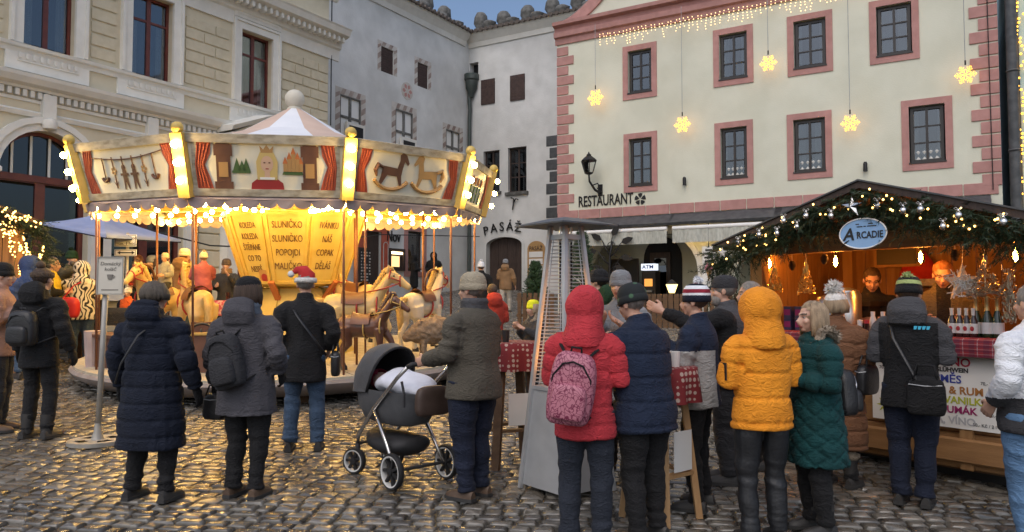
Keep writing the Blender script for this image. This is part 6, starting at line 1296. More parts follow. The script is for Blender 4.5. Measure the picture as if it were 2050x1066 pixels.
        mm = MB(); mm.tube([(0,-.016,.03),(0,-.02,.085),(-.03,-.03,.13),(-.085,-.03,.14),(-.125,-.02,.115)], [.098,.092,.066,.036,.018], 16); child('hat', hmb(mm), 'hat_red'); mm = MB(); mm.lathe([(.088,.012),(.108,.016),(.112,.04),(.105,.062),(.09,.064)], 20, (0,-.016,0), sy=1.15); mm.ball((-.14,-.02,.10), .034, 10, 8); child('hat_trim', hmb(mm), 'fluff')
    if glasses:
        mm = MB()
        for sd in (-1,1): mm.tube([(sd*.033+.022*math.cos(t), .092, .002+.017*math.sin(t)) for t in [2*math.pi*i/12 for i in range(13)]], .0025, 5); mm.tube([(sd*.055,.09,.004),(sd*.08,.0,.006)], .0025, 5)
        mm.tube([(-.011,.093,.004),(.011,.093,.004)], .0025, 5); child('glasses', hmb(mm), 'black')
    bo['_s'] = s; return bo
def worn(name, label, cat, who, pos, mats=None, rz=0, group=None):
    """an Empty placed in a person's own frame (x right, y ahead, z up, metres for a 1.75 m figure)"""
    s = who['_s']; p = Matrix.Rotation(who.rotation_euler[2], 3, 'Z') @ (Vector(pos)*s) + who.location; return E(name, label, cat, p, who.rotation_euler[2] + R(rz), group)
def soft_box(mb, c, d, mi=0, r=.3, n=16):
    """rounded bag body: superellipse sections stacked in z"""
    rows = []
    for z, k in ((-.5,.72),(-.46,.9),(-.3,1.0),(0,1.0),(.25,.97),(.40,.86),(.48,.62),(.5,.3)):
        rows.append([(c[0]+d[0]/2*k*math.copysign(abs(math.cos(a))**.55, math.cos(a)), c[1]+d[1]/2*k*math.copysign(abs(math.sin(a))**.55, math.sin(a)), c[2]+d[2]*z) for a in [2*math.pi*i/n for i in range(n)]])
    mb.loft(rows, mi); return mb
def backpack(who, label, pos, d, m1, m2='leather_black', tilt=0, pocket=True, zips=None):
    o = worn('backpack', label, 'backpack', who, pos); o.rotation_euler[1] = R(tilt); mb = soft_box(MB(), (0,0,0), d); me = fuse(mb, .016, 2, lambda co, no: no*(vnoise(co, 24, 3)*.006)[:,None], m1, 'pack'); link('main_pouch', me, o)
    if pocket: mb = soft_box(MB(), (0,-d[1]/2,-d[2]*.17), (d[0]*.78,.09,d[2]*.5)); link('front_pocket', fuse(mb, .014, 2, None, m1, 'pocket'), o)
    mb = MB(); W_ = d[0]*.43; yb_ = -d[1]/2-.005
    mb.tube([(-W_,-d[1]*.25,-d[2]*.12),(-W_*.95,yb_+.02,d[2]*.15),(-W_*.5,yb_,d[2]*.33),(0,yb_,d[2]*.37),(W_*.5,yb_,d[2]*.33),(W_*.95,yb_+.02,d[2]*.15),(W_,-d[1]*.25,-d[2]*.12)], .006, 6); mb.obj('zip', zips or m2, o, True)
    MB().tube([(-.035,.0,d[2]*.46),(-.03,-.01,d[2]*.55),(.03,-.01,d[2]*.55),(.035,0,d[2]*.46)], .008, 6).obj('grab_handle', m2, o, True)
    for sd in (-1,1): MB().tube([(sd*d[0]*.25,d[1]*.4,d[2]*.42),(sd*.12,d[1]*.5+.03,d[2]*.5+.02),(sd*.135,d[1]*.5+.14,d[2]*.5+.01),(sd*.15,d[1]*.5+.23,d[2]*.2),(sd*.17,d[1]*.5+.16,-d[2]*.25),(sd*d[0]*.4,d[1]*.3,-d[2]*.42)], .014, 6, flat=.5).obj('strap', m2, o, True)
    return o
def handbag(who, label, pos, d, m1, strap=None, rz=0):
    o = worn('handbag', label, 'bag', who, pos, rz=rz); mb = soft_box(MB(), (0,0,0), d); link('pouch', fuse(mb, .014, 2, lambda co, no: no*(vnoise(co, 24, 5)*.006)[:,None], m1, 'bag'), o)
    for yy in (-d[1]*.3, d[1]*.3): MB().tube([(-d[0]*.3,yy,d[2]*.4),(-d[0]*.2,yy*.5,d[2]*.8),(d[0]*.2,yy*.5,d[2]*.8),(d[0]*.3,yy,d[2]*.4)], .008, 6).obj('handle', m1, o, True)
    MB().tube([(-d[0]*.42,-d[1]*.42,d[2]*.30),(0,-d[1]*.52,d[2]*.27),(d[0]*.42,-d[1]*.42,d[2]*.30)], .005, 5).obj('zip', 'pewter', o); return o
def strap_on(who, pts, mt='leather_black', r=.014, label='dark cross-body bag strap', name='strap'):
    return MB().tube([Vector(p) for p in pts], r, 6, flat=.45).xf(Matrix.Diagonal((who['_s'],)*3 + (1,))).obj(name, mt, who, True)
m_ = mat('hat_dots', (.012,.016,.018), .9); n = m_.node_tree.nodes; l = m_.node_tree.links; vo = n.new('ShaderNodeTexVoronoi'); vo.inputs['Scale'].default_value = 16; tc = n.new('ShaderNodeTexCoord'); l.new(tc.outputs['Object'], vo.inputs['Vector']); cr = n.new('ShaderNodeValToRGB'); cr.color_ramp.elements[0].position = .22; cr.color_ramp.elements[1].position = .32; cr.color_ramp.elements[0].color = (.05,.11,.06,1); cr.color_ramp.elements[1].color = (.012,.016,.018,1); l.new(vo.outputs[0], cr.inputs[0]); l.new(cr.outputs[0], n['Principled BSDF'].inputs['Base Color'])
# ------------------------------------------------------------------ the crowd in front of the carousel
p = person('person in a pinkish beige jacket holding a cup beside the fairy-lit stall', 2, 7.9, 1.76, -70, 'c_pinkish', .78, 'c_darkjeans', 'shoe_brown', ('cup','cup'), 'beanie', 'c_black')
p = person('person in a black jacket and leggings with bun, headband and leather backpack', 84, 7.66, 1.74, -8, 'c_black', .72, 'c_black', 'shoe_dark', ('side','side'), 'bun', hair='hair_brown', hood='down', style='soft', band='fur_brown', boots=.24, glove='c_black', build=.93, pad=1.2)
backpack(p, 'black leather backpack on the woman with the bun', (.02,-.255,1.13), (.29,.15,.36), 'leather_black')
p = person('person in a long navy quilted coat with lowered hood, hands free', 309, 5.83, 1.69, -12, 'c_navy', .42, 'c_black', 'shoe_dark', ('side','side'), hair='hair_ash', hood='down', style='puffer', build=1.18, pad=1.2, glove='c_black', flare=1.05, stance=.15, hairlen=.03, q=.13)
strap_on(p, [(.12,.02,1.50),(.03,-.215,1.32),(-.10,-.235,1.10),(-.22,-.15,.94)])
p = person('person in a dark grey coat, black beanie and striped scarf', 497, 5.9, 1.71, -14, 'c_greycoat', .66, 'c_black', 'shoe_brown', ('side','pocket'), 'beanie', 'c_black', hair='hair_brown', hood='down', build=1.13, pad=1.2, flare=1.05, scarf='c_scarf', stance=.10, glove='c_black', hairlen=.10, yaw=-15)
backpack(p, 'slouching black nylon backpack on the grey coat', (-.02,-.245,1.10), (.26,.15,.42), 'c_charcoal', 'c_black', tilt=-14)
handbag(p, 'black quilted handbag held in a hand beside the grey coat', (-.33,.06,.70), (.20,.13,.21), 'leather_black')
p = person('person in a black wool coat wearing a red and white festive hat', 612, 7.35, 1.74, 8, 'c_black', .67, 'c_jeans', 'shoe_dark', ('pocket','pocket'), 'santa', hair='hair_grey', build=.98, pad=1.0, stance=.13, yaw=12)
strap_on(p, [(-.16,.0,1.46),(-.04,-.20,1.30),(.12,-.20,1.08),(.22,-.12,.93)]); handbag(p, 'small black shoulder bag on the hip of the black wool coat', (.30,-.02,.84), (.09,.20,.25), 'leather_black')
PM = person('person in an olive grey jacket and beige beanie pushing the pram', 948, 5.87, 1.745, 54, 'c_olive', .78, 'c_indigo', 'shoe_brown', ('push','push'), 'beanie', 'c_beige', hair='hair_grey', build=1.22, pad=1.3, glove=None, stance=.09, scarf='c_fleece', yaw=5)
# ------------------------------------------------------------------ the group round the heater
p = person('person in a red quilted jacket with the hood up, pink backpack on', 1170, 4.9, 1.66, -12, 'c_red', .74, 'c_darkjeans', 'shoe_dark', ('cup','front'), hood='up', hair=None, style='puffer', build=1.0, pad=.9, stance=.11, nod=8, q=.12)
backpack(p, 'pink paisley backpack with dark trim on the red jacket', (-.06,-.245,1.10), (.29,.17,.46), 'paisley', 'c_black', tilt=8)
p = person('person in a navy quilted jacket, glasses and dark spotted beanie', 1290, 5.0, 1.69, 42, 'c_navy2', .76, 'c_black', 'shoe_dark', ('cup','cup'), 'beanie', 'hat_dots', hair='hair_grey', style='puffer', build=1.2, pad=1.2, glasses=True, nod=14, lean=.10, q=.16)
def z9(c): return np.where((c[:,2] > 1.24) | (c[:,0] > .17) & (c[:,2] > .95), 0, np.where(np.abs(c[:,0]) < .05, 0, 1))
p = person('person in a navy and pale grey jacket with striped bobble hat', 1395, 5.65, 1.66, 62, 'c_navy2', .80, 'c_black', 'shoe_dark', ('cup','front'), 'stripes', ['c_maroon','c_white','c_maroon','c_white','c_navy'], hair='hair_brown', jmats=['c_navy2','c_lightgrey'], zone=z9, build=1.08, stance=.12, pad=1.2)
p = person('person in a dark cap and grey fleece reaching out an arm', 1452, 6.3, 1.72, 74, 'c_fleece', .80, 'c_charcoal', 'shoe_dark', ('reach','front'), 'cap', 'c_charcoal', hair='hair_grey', build=1.15, jmats=['c_fleece','c_black'], zone=lambda c: (np.abs(c[:,0]) > .2).astype(int), beard='hair_grey')
YJ = person('person in a mustard yellow puffer jacket with the hood up', 1522, 4.95, 1.64, 12, 'c_yellow', .80, 'c_leather', 'shoe_dark', ('front','front'), hood='up', hair=None, style='puffer', build=1.03, pad=1.4, stance=.11, q=.17)
MB().bx(-.30,-.294,-.05,.03,1.14,1.26).xf(Matrix.Diagonal((YJ['_s'],)*3+(1,))).obj('sleeve_patch', 'black', YJ)
p = person('blonde person in a dark green quilted coat with fur collar, face turned', 1628, 5.15, 1.57, 96, 'c_green', .52, 'c_black', 'shoe_dark', ('front','pocket'), hair='hair_blonde', hairlen=.15, style='diamond', build=1.12, pad=1.5, furtrim=True, boots=.26, yaw=-2, flare=1.08, skin='skin_pale', stance=.10, q=.12)
backpack(p, 'small black bag with pale zips slung behind the green coat', (.06,-.25,1.04), (.24,.14,.32), 'leather_black', zips='steel', tilt=10)
p = person('person in a long brown quilted coat and fluffy white bobble hat', 1672, 6.2, 1.58, -48, 'c_brownpuff', .34, 'c_black', 'shoe_dark', ('front','front'), 'white_fluffy', hair='hair_blonde', style='puffer', build=1.12, pad=1.5, boots=.3, furtrim='boots', hairlen=.06, q=.13)
handbag(p, 'black leather handbag under the arm of the brown coat', (.28,-.02,.98), (.10,.30,.24), 'leather_black')
p = person('grey haired person in a dark coat behind the yellow jacket', 1503, 6.75, 1.66, 80, 'c_charcoal', .7, 'c_black', hair='hair_grey', far=True)
def z15(c): return np.where((c[:,2] > 1.40) | (np.abs(c[:,0]) > .205), 1, 0)
GB = person('person in a black and grey jacket and green banded bobble hat', 1818, 5.72, 1.72, -36, 'c_black', .74, 'c_indigo', 'shoe_dark', ('front','front'), 'bands', ['c_lime','c_black','c_lime','c_black','c_lime','c_black'], hair='hair_brown', hood='down', jmats=['c_black','c_fleece'], zone=z15, build=1.02, pad=1.0, stance=.08, nod=8)
mat('logo_cyan', (.05,.42,.62), .5); lm = MB()
for q in range(4): lm.poly([(.055+.028*q,1.33),(.072+.028*q,1.33),(.082+.028*q,1.355),(.058+.028*q,1.355)], -.190, th=.003)
lm.obj('back_logo', 'logo_cyan', GB)
handbag(GB, 'black messenger bag on the hip of the black and grey jacket', (.13,-.20,.86), (.26,.10,.28), 'c_black'); strap_on(GB, [(-.14,-.02,1.47),(-.08,-.21,1.28),(.05,-.22,1.02),(.10,-.24,.94)])
def z16(c): return np.where(c[:,2] < 1.02, 2, np.where((c[:,2] < 1.30) & (c[:,0] > -.17) & (c[:,2] > 1.02) | ((np.abs(c[:,0]) < .16) & (c[:,2] < 1.36)), 1, 0))
p = person('person in a white, green and charcoal jacket and blue jeans', 2068, 4.75, 1.70, 18, 'c_white', .80, 'c_jeanslight', 'shoe_dark', ('pocket','pocket'), hair='hair_grey', jmats=['c_white','c_kelly','c_charcoal'], zone=z16, build=1.2, pad=1.3)
p = person('person in a black beanie and dark green jacket behind the red hood', 1200, 8.2, 1.74, 62, 'c_darkgreen', .78, 'c_black', hat='beanie', hatmat='c_black', hair='hair_black', beard='hair_brown', hood='down', far=True)
p = person('person in a ribbed pale grey beanie and grey coat by the heater', 1243, 6.6, 1.75, 150, 'c_greyhat', .6, 'c_black', hat='beanie', hatmat='c_greyhat', hair='hair_brown', shoe='shoe_brown', boots=.25, style='puffer', far=True, arms=('cup','cup'))
# vendors in the stall
def vendor(px, y_, H, face, label, **k):
    u_ = SW.u(px, 560, -y_); b = SW.world(u_, y_, sz+.10); return person(label, px, 0, H, face, base=b, **k)
vendor(1745, .85, 1.73, 158, 'vendor in a black zip jacket looking down behind the counter', jacket='c_black', arms=('front','front'), hair='hair_brown', nod=24, hem=.8)
vendor(1888, .62, 1.76, 150, 'vendor in an open brown jacket leaning over the bottles', jacket='c_khaki', arms=('front','front'), hair='hair_ginger', nod=22, build=1.18, hem=.8, jmats=['c_khaki','c_black'], zone=lambda c: ((np.abs(c[:,0]) < .055) & (c[:,1] > .05)).astype(int))
# ------------------------------------------------------------------ further back
person('person in a red jacket with short brown hair beyond the pram pusher', 986, 11.0, 1.50, 20, 'c_redjkt', .75, 'c_charcoal', hair='hair_brown', hood='down', far=True, arms=('front','front'), pad=1.4)
person('person in a white hat and black jacket near the passage', 963, 19.5, 1.80, 10, 'c_black', .78, 'c_black', hat='pompom', hatmat='c_white', far=True)
person('person in a tan jacket and pale trousers walking to the passage door', 1012, 25.3, 1.80, -8, 'c_tan', .74, 'c_lighttrouser', 'shoe_brown', ('front','side'), 'beanie', 'c_greyhat', far=True, step=.16, hood='down', pad=1.4)
person('person in a long black belted coat by the shop window', 829, 29.6, 1.70, -70, 'c_black', .42, 'c_black', far=True, hair='hair_black', hood='up', boots=.3, arms=('front','front'))
person('person in a black hooded jacket standing against the white wall', 868, 29.8, 1.80, 172, 'c_black', .72, 'c_charcoal', far=True, hood='up', hair=None, arms=('pocket','pocket'), pad=1.5)
person('child in a neon yellow hat and dark jacket with fur-edged hood', 1068, 9.4, 1.34, 120, 'c_charcoal', .72, 'c_black', hat='beanie', hatmat='c_neon', hair='hair_blonde', furtrim=True, far=True, arms=('cup','cup'), hairlen=.1)
# ------------------------------------------------------------------ behind the carousel
person('person in a black and white zebra print coat beside the sign stand', 163, 12.8, 1.72, 30, 'c_zebra', .74, 'c_jeans', 'shoe_brown', ('up','front'), hood='up', hair=None, far=True, build=1.15, pad=1.4, boots=.22)
person('bearded person in a green festive hat serving under the umbrella', 142, 14.0, 1.90, -120, 'c_khaki', .75, 'c_black', hat='pompom', hatmat='c_darkgreen', hair='hair_brown', beard='hair_ash', far=True, arms=('front','reach'))
person('grey haired person in a yellow vest near the umbrella', 103, 12.6, 1.80, -75, 'c_hiyellow', .78, 'c_black', hair='hair_grey', far=True, arms=('front','front'), jmats=['c_hiyellow','c_black'], zone=lambda c: (np.abs(c[:,0]) > .17).astype(int))
person('person with a blue hood up at the fairy-lit stall', 60, 11.2, 1.80, 60, 'c_blue', .74, 'c_jeans', hood='up', hair=None, far=True, arms=('front','front'))
person('bearded person in a dark jacket behind the parking sign', 276, 15.6, 1.86, 175, 'c_black', .7, 'c_black', hair='hair_ginger', beard='hair_ginger', far=True, arms=('up','front'))
person('person in a pale grey beanie and black coat near the umbrella edge', 304, 15.0, 1.84, 165, 'c_black', .6, 'c_black', hat='beanie', hatmat='c_greyhat', hair='hair_brown', hairlen=.14, far=True, skin='skin_pale')
person('child in a grey and red knitted hat', 263, 14.6, 1.36, 140, 'c_black', .7, 'c_black', hat='beanie', hatmat='c_redjkt', hair='hair_brown', far=True)
person('small child in a white hat and orange vest', 257, 13.9, 1.24, 175, 'c_orange', .66, 'c_black', hat='beanie', hatmat='c_cream', hair='hair_blonde', far=True, jmats=['c_orange','c_navy'], zone=lambda c: (np.abs(c[:,0]) > .17).astype(int))
person('person in a brown fur-hooded coat and scarf at the cloth-covered table', 453, 16.3, 1.80, 180, 'c_charcoal', .6, 'c_black', hat='beanie', hatmat='fur_brown', hair='hair_brown', scarf='c_tan', far=True, arms=('up','front'))
def rider(px, depth, z, H, face, label, **k): x_ = (px-1025)/FPX*depth; return person(label, px, depth, H, face, base=(x_, depth, z), far=True, **k)
rider(368, 13.4, deck_z(13.4), 1.72, -20, 'ginger bearded person in a hooded tan coat standing on the carousel', jacket='c_tan', hem=.7, legs='c_jeans', hat='beanie', hatmat='c_cream', hair='hair_ginger', beard='hair_ginger', hood='down')
rider(407, 11.52, deck_z(11.52)+.06+1.02-.9*1.12/1.75, 1.12, 38, 'child in a pink jacket and cream bobble hat riding a carousel horse', jacket='c_pinkchild', hem=.84, legs='c_charcoal', hat='pompom', hatmat='c_cream', hair='hair_blonde', pose='sit', arms=('ride','ride'), pad=1.6)
rider(330, 12.72, deck_z(12.72)+.12+.98-.9*1.1/1.75, 1.10, 165, 'child in a pale knitted hat on a carousel horse by the hoop', jacket='c_lightgrey', hem=.84, legs='c_charcoal', hat='beanie', hatmat='c_cream', hair='hair_blonde', pose='sit', arms=('ride','ride'), pad=1.6)
# ------------------------------------------------------------------ gas heater
hb = ground_px(1133, 6.1); o = E('patio_heater', 'silver pyramid gas heater with a flame behind its grille', 'patio heater', hb, R(38)); HH = 2.14; b0, b1 = .255, .075
def hw(z): return b0 + (b1-b0)*z/HH
mat('galv', (.48,.50,.52), .4, (.56,.58,.60), 5, metal=.35, rough2=.3, dirt=.15); mat('hood_metal', (.10,.11,.12), .4, (.16,.17,.18), 5, metal=.7)
for k in range(4):
    m = MB(); a = k*math.pi/2; z0, z1 = .03, .80
    m.add([(-hw(z0),-hw(z0),z0),(hw(z0),-hw(z0),z0),(hw(z1),-hw(z1),z1),(-hw(z1),-hw(z1),z1)], [(0,1,2,3)]); m.obj('side_panel', 'galv', o, rz=a)
    MB().bar((-b0-.012,-b0-.012,0), (-b1-.012,-b1-.012,HH), .032, .032).obj('corner_rail', 'galv', o, rz=a)
    m = MB(); z = .86
    while z < HH-.12: m.tube([(-hw(z)+.01,-hw(z)-.004,z),(hw(z)-.01,-hw(z)-.004,z)], .0026, 5); z += .03
    for x_ in (-.33,.33): m.tube([(x_*2*hw(.84),-hw(.84)-.004,.84),(x_*2*hw(HH-.12),-hw(HH-.12)-.004,HH-.12)], .0035, 5)
    m.obj('grille', 'galv', o, rz=a)
MB().bx(-hw(.8)-.01,hw(.8)+.01,-hw(.8)-.01,hw(.8)+.01,.80,.83).obj('burner_shelf', 'galv', o); MB().lathe([(.055,.83),(.055,HH-.1)], 18).obj('glass_tube', 'clear', o, True)
mat('flame', (1,.35,.05), .5, emit=7, ecol=(1,.36,.06)); MB().lathe([(.004,.84),(.028,.90),(.034,1.0),(.024,1.25),(.014,1.5),(.002,1.8)], 10).obj('flame', 'flame', o, True); MB().lathe([(.01,.86),(.04,.87),(.04,.90),(.01,.91)], 12).obj('burner', 'hood_metal', o)
MB().bx(-.095,.095,-.095,.095,HH-.12,HH-.08).obj('top_plate', 'galv', o)
m = MB(); R_ = .30; m.add([(-R_,-R_,HH+.0),(R_,-R_,HH+.0),(R_,R_,HH+.0),(-R_,R_,HH+.0),(-.10,-.10,HH+.055),(.10,-.10,HH+.055),(.10,.10,HH+.055),(-.10,.10,HH+.055),(-R_,-R_,HH-.012),(R_,-R_,HH-.012),(R_,R_,HH-.012),(-R_,R_,HH-.012)], [(0,1,5,4),(1,2,6,5),(2,3,7,6),(3,0,4,7),(4,5,6,7),(8,9,1,0),(9,10,2,1),(10,11,3,2),(11,8,0,3),(11,10,9,8)]); m.obj('reflector_hood', 'hood_metal', o)
for s in (-1,1): MB().tube([(s*.06,0,HH-.1),(s*.06,0,HH)], .01, 6).obj('hood_spacer', 'steel', o)
# ------------------------------------------------------------------ tall tables with printed cloths
m_ = mat('cloth_print', (.20,.02,.022), .85); n = m_.node_tree.nodes; l = m_.node_tree.links; tc = n.new('ShaderNodeTexCoord'); vo = n.new('ShaderNodeTexVoronoi'); vo.inputs['Scale'].default_value = 22; vo.inputs['Randomness'].default_value = .15; l.new(tc.outputs['Object'], vo.inputs['Vector']); cr = n.new('ShaderNodeValToRGB'); cr.color_ramp.elements[0].position = .30; cr.color_ramp.elements[1].position = .36; cr.color_ramp.elements[0].color = (.42,.32,.27,1); cr.color_ramp.elements[1].color = (.17,.015,.018,1); l.new(vo.outputs[0], cr.inputs[0]); l.new(cr.outputs[0], n['Principled BSDF'].inputs['Base Color'])
def bistro(px, depth, top, R_, label, clabel, wood, rz=20, paper=True):
    b = ground_px(px, depth); o = E('standing_table', label, 'table', b, R(rz))
    MB().lathe([(0,top-.03),(R_-.02,top-.03),(R_-.015,top-.015),(R_-.02,top),(0,top)], 24).obj('table_top', wood, o, 40)
    for k in range(4): a = k*math.pi/2+.78; MB().bar((R_*1.02*math.cos(a),R_*1.02*math.sin(a),0), (R_*.55*math.cos(a),R_*.55*math.sin(a),top-.03), .075, .045, up=(math.cos(a),math.sin(a),0)).obj('leg', wood, o)
    for k in range(4): a = k*math.pi/2+.78; a2 = a+math.pi/2; f = .86; MB().bar((R_*f*math.cos(a),R_*f*math.sin(a),.33), (R_*f*math.cos(a2),R_*f*math.sin(a2),.33), .06, .025).obj('stretcher', wood, o)
    m = MB(); n_ = 48; rows = [[(0+.001*math.cos(2*math.pi*i/n_), .001*math.sin(2*math.pi*i/n_), top+.006) for i in range(n_)]]
    for r_, z_, am in ((R_*.96,top+.006,0),(R_+.004,top,.0),(R_+.012,top-.08,.012),(R_+.016,top-.24,.03)): rows.append([((r_+am*math.sin(i*2*math.pi/n_*9))*math.cos(2*math.pi*i/n_), (r_+am*math.sin(i*2*math.pi/n_*9))*math.sin(2*math.pi*i/n_), z_) for i in range(n_)])
    m.loft(rows, caps=False); m.top('table_cloth', 'cloth_print', clabel, 'tablecloth', True, b, R(rz))
    if paper: MB().bx(-.10,.10,-R_*.72-.012,-R_*.72-.008,top-.72,top-.44).obj('paper_notice', 'paper', o)
    return b
bistro(1022, 6.85, 1.10, .30, 'dark timber standing table behind the pram pusher', 'red printed cloth on the dark standing table', 'wood_dark')
tb = bistro(1318, 5.45, 1.08, .27, 'light timber standing table among the group by the heater', 'red printed cloth on the light timber standing table', 'pine', 40)
for px_, d_, z0, lb in ((1350,5.35,1.09,'pale paper cup with blue print on the standing table'),(1012,6.75,1.11,'dark cup on the table behind the pram pusher')):
    g = ground_px(px_, d_); MB().lathe([(0,0),(.03,0),(.038,.11),(.036,.11),(.028,.01)], 14).top('cup', 'label_white' if px_ > 1100 else 'black', lb, 'cup', 40, (g.x, g.y, gz(g.x,g.y)+z0))
# ------------------------------------------------------------------ pram
mat('pram_grey', (.055,.058,.064), .8, (.075,.078,.086), 9, .25, 160, sheen=.1); mat('pram_dark', (.016,.016,.018), .7, (.024,.024,.027), 8); mat('tyre', (.014,.014,.015), .7); mat('tyre_white', (.62,.62,.60), .5); mat('chrome', (.62,.60,.58), .2, metal=.95); mat('pram_brown', (.055,.034,.026), .55, (.075,.05,.04), 9); mat('blanket', (.66,.68,.76), .9, (.72,.74,.82), 9, .3, 40); mat('blanket_dot', (.45,.35,.6), .9)
pb_ = Vector((-.98, 6.42, 0)); pb_.z = gz(pb_.x, pb_.y); o = E('pram', 'grey pram with arched hood and white-rimmed wheels', 'pram', pb_, R(133)); PR = o
def wheel(c, r, par, turn=0):
    w_ = E('wheel', None, None); w_.parent = par; w_.location = c; w_.rotation_euler = (0,0,R(turn)); RX = Matrix.Rotation(R(90),4,'X')
    MB().lathe([(r-.022,-.022),(r-.006,-.024),(r,-.012),(r,.012),(r-.006,.024),(r-.022,.022),(r-.022,-.022)], 30).xf(RX).obj('tyre', 'tyre', w_, 50); MB().lathe([(r-.032,-.023),(r-.021,-.026),(r-.021,.026),(r-.032,.023),(r-.032,-.023)], 30).xf(RX).obj('rim', 'tyre_white', w_, 50)
    m = MB(); m.lathe([(.002,-.03),(.028,-.028),(.028,.028),(.002,.03)], 14).xf(RX)
    for k in range(7): a = 2*math.pi*k/7; m.bar((.02*math.cos(a),0,.02*math.sin(a)), ((r-.028)*math.cos(a),0,(r-.028)*math.sin(a)), .02, .03, up=(0,1,0))
    m.obj('spokes', 'tyre', w_); return w_
for s in (-1,1): wheel((-.33,s*.275,.145), .145, o); wheel((.36,s*.20,.115), .115, o, 20)
for s in (-1,1):
    MB().tube([(-.33,s*.245,.145),(-.20,s*.235,.33),(.02,s*.225,.60)], .017, 8).obj('rear_leg', 'chrome', o, True); MB().tube([(.36,s*.165,.25),(.30,s*.20,.34),(.02,s*.225,.60),(-.32,s*.225,.88),(-.46,s*.22,.98)], [.016,.017,.018,.017,.016], 8).obj('side_tube', 'chrome', o, True); MB().tube([(.36,s*.20,.115),(.33,s*.185,.22),(.36,s*.165,.28)], .02, 8).obj('front_fork', 'pram_dark', o, True)
MB().tube([(-.46,-.22,.98),(-.50,-.21,1.0),(-.50,.21,1.0),(-.46,.22,.98)], .02, 10).obj('handle_bar', 'pram_dark', o, True); MB().tube([(-.33,-.275,.145),(-.33,.275,.145)], .014, 8).obj('axle', 'pram_dark', o); MB().tube([(.36,-.165,.26),(.36,.165,.26)], .014, 8).obj('front_bar', 'pram_dark', o)
m = MB(); m.loft([ell((x,0,z), ry, rz_, 16, (1,0,0), (0,0,1)) for x, z, ry, rz_ in ((-.28,.32,.12,.05),(-.2,.30,.2,.085),(0,.29,.21,.10),(.2,.30,.18,.085),(.3,.34,.12,.05))]); m.obj('basket', 'pram_dark', o, True)
# carrycot: an open tub
m = MB(); rows = []
for z, k in ((.46,.52),(.49,.78),(.60,.95),(.75,1.0),(.75,.95),(.66,.86),(.64,.2)): rows.append([(.02+.47*k*math.copysign(abs(math.cos(a))**.75, math.cos(a)), .215*k*math.copysign(abs(math.sin(a))**.75, math.sin(a)), z) for a in [2*math.pi*i/28 for i in range(28)]])
m.loft(rows); m.obj('carrycot', 'pram_grey', o, 60)
# hood: ribs of cloth from the far end over the child
m = MB(); nn = 14; rings_o = []
def hood_arc(t, ex=0.0):
    an = R(-4 + 118*t); L_ = .40+ex; return [(.06 + (.40+ex)*math.cos(an)*math.sin(b)**.6 + .08, (.225+ex)*math.cos(b), .73 + (.41+ex)*math.sin(an)*math.sin(b)**.6) for b in [math.pi*i/nn for i in range(nn+1)]]
for t in (0,.14,.28,.42,.56,.70,.84,1.0): rings_o.append(hood_arc(t, .0 if int(t*100) % 28 == 0 else -.006))
inner = [hood_arc(t, -.018) for t in (1.0,.7,.42,.14,0)]
m.loft(rings_o, close=False, caps=False); m.obj('hood', 'pram_grey', o, 50); m = MB(); m.loft(inner, close=False, caps=False); m.obj('hood_lining', 'pram_dark', o, True); m = MB(); m.tube(hood_arc(1.0), .012, 6); m.obj('hood_edge', 'pram_dark', o, True)
m = MB(); soft_box(m, (-.50,.0,.70), (.10,.34,.24)); link('changing_bag', fuse(m, .016, 2, None, 'pram_brown', 'bag'), o)
MB().tube([(-.40,.235,.86),(-.44,.238,.76),(-.44,.238,.66)], .012, 6).obj('hanging_strap', 'pram_dark', o); MB().tube([(.08,-.23,.54),(-.10,-.24,.46)], .016, 8).obj('lock_tube', 'c_lime', o)
# the baby under the blanket
bb_ = MB(); bb_.ball((.26,0,.80), .075, 16, 12); bb_.ball((.20,0,.815), .014, 8, 6); bb_.tube([(.2,0,.78),(.0,0,.76),(-.25,0,.74)], [.07,.09,.05], 12); bb_.ball((.215,.03,.825), .012, 8, 6, 1); bb_.ball((.215,-.03,.825), .012, 8, 6, 1)
o2 = bb_.top('person', ['skin_pale','iris'], 'baby in a raspberry hat tucked up in the pram', 'person', True, pb_, R(133))
mat('hat_raspberry', (.34,.02,.05), .9, (.40,.04,.08), 20); m = MB(); m.ball((.285,0,.815), 1, 16, 12, sc=(.09,.092,.088)); m.f = [f for f in m.f if np.mean([m.v[i][0] for i in f]) > .245]; m.m = [0]*len(m.f); m.obj('hat', 'hat_raspberry', o2, True)
m = MB(); m.loft([ell((x,0,z), ry, rz_, 18, (1,0,0), (0,0,1)) for x, z, ry, rz_ in ((.14,.77,.10,.04),(.09,.79,.17,.07),(.0,.82,.19,.10),(-.18,.81,.19,.09),(-.34,.79,.17,.07),(-.43,.76,.10,.04))])
me = fuse(m, .016, 2, lambda co, no: no*(vnoise(co, 22, 8)*.014)[:,None], ['blanket'], 'blanket'); link('blanket', me, o2)
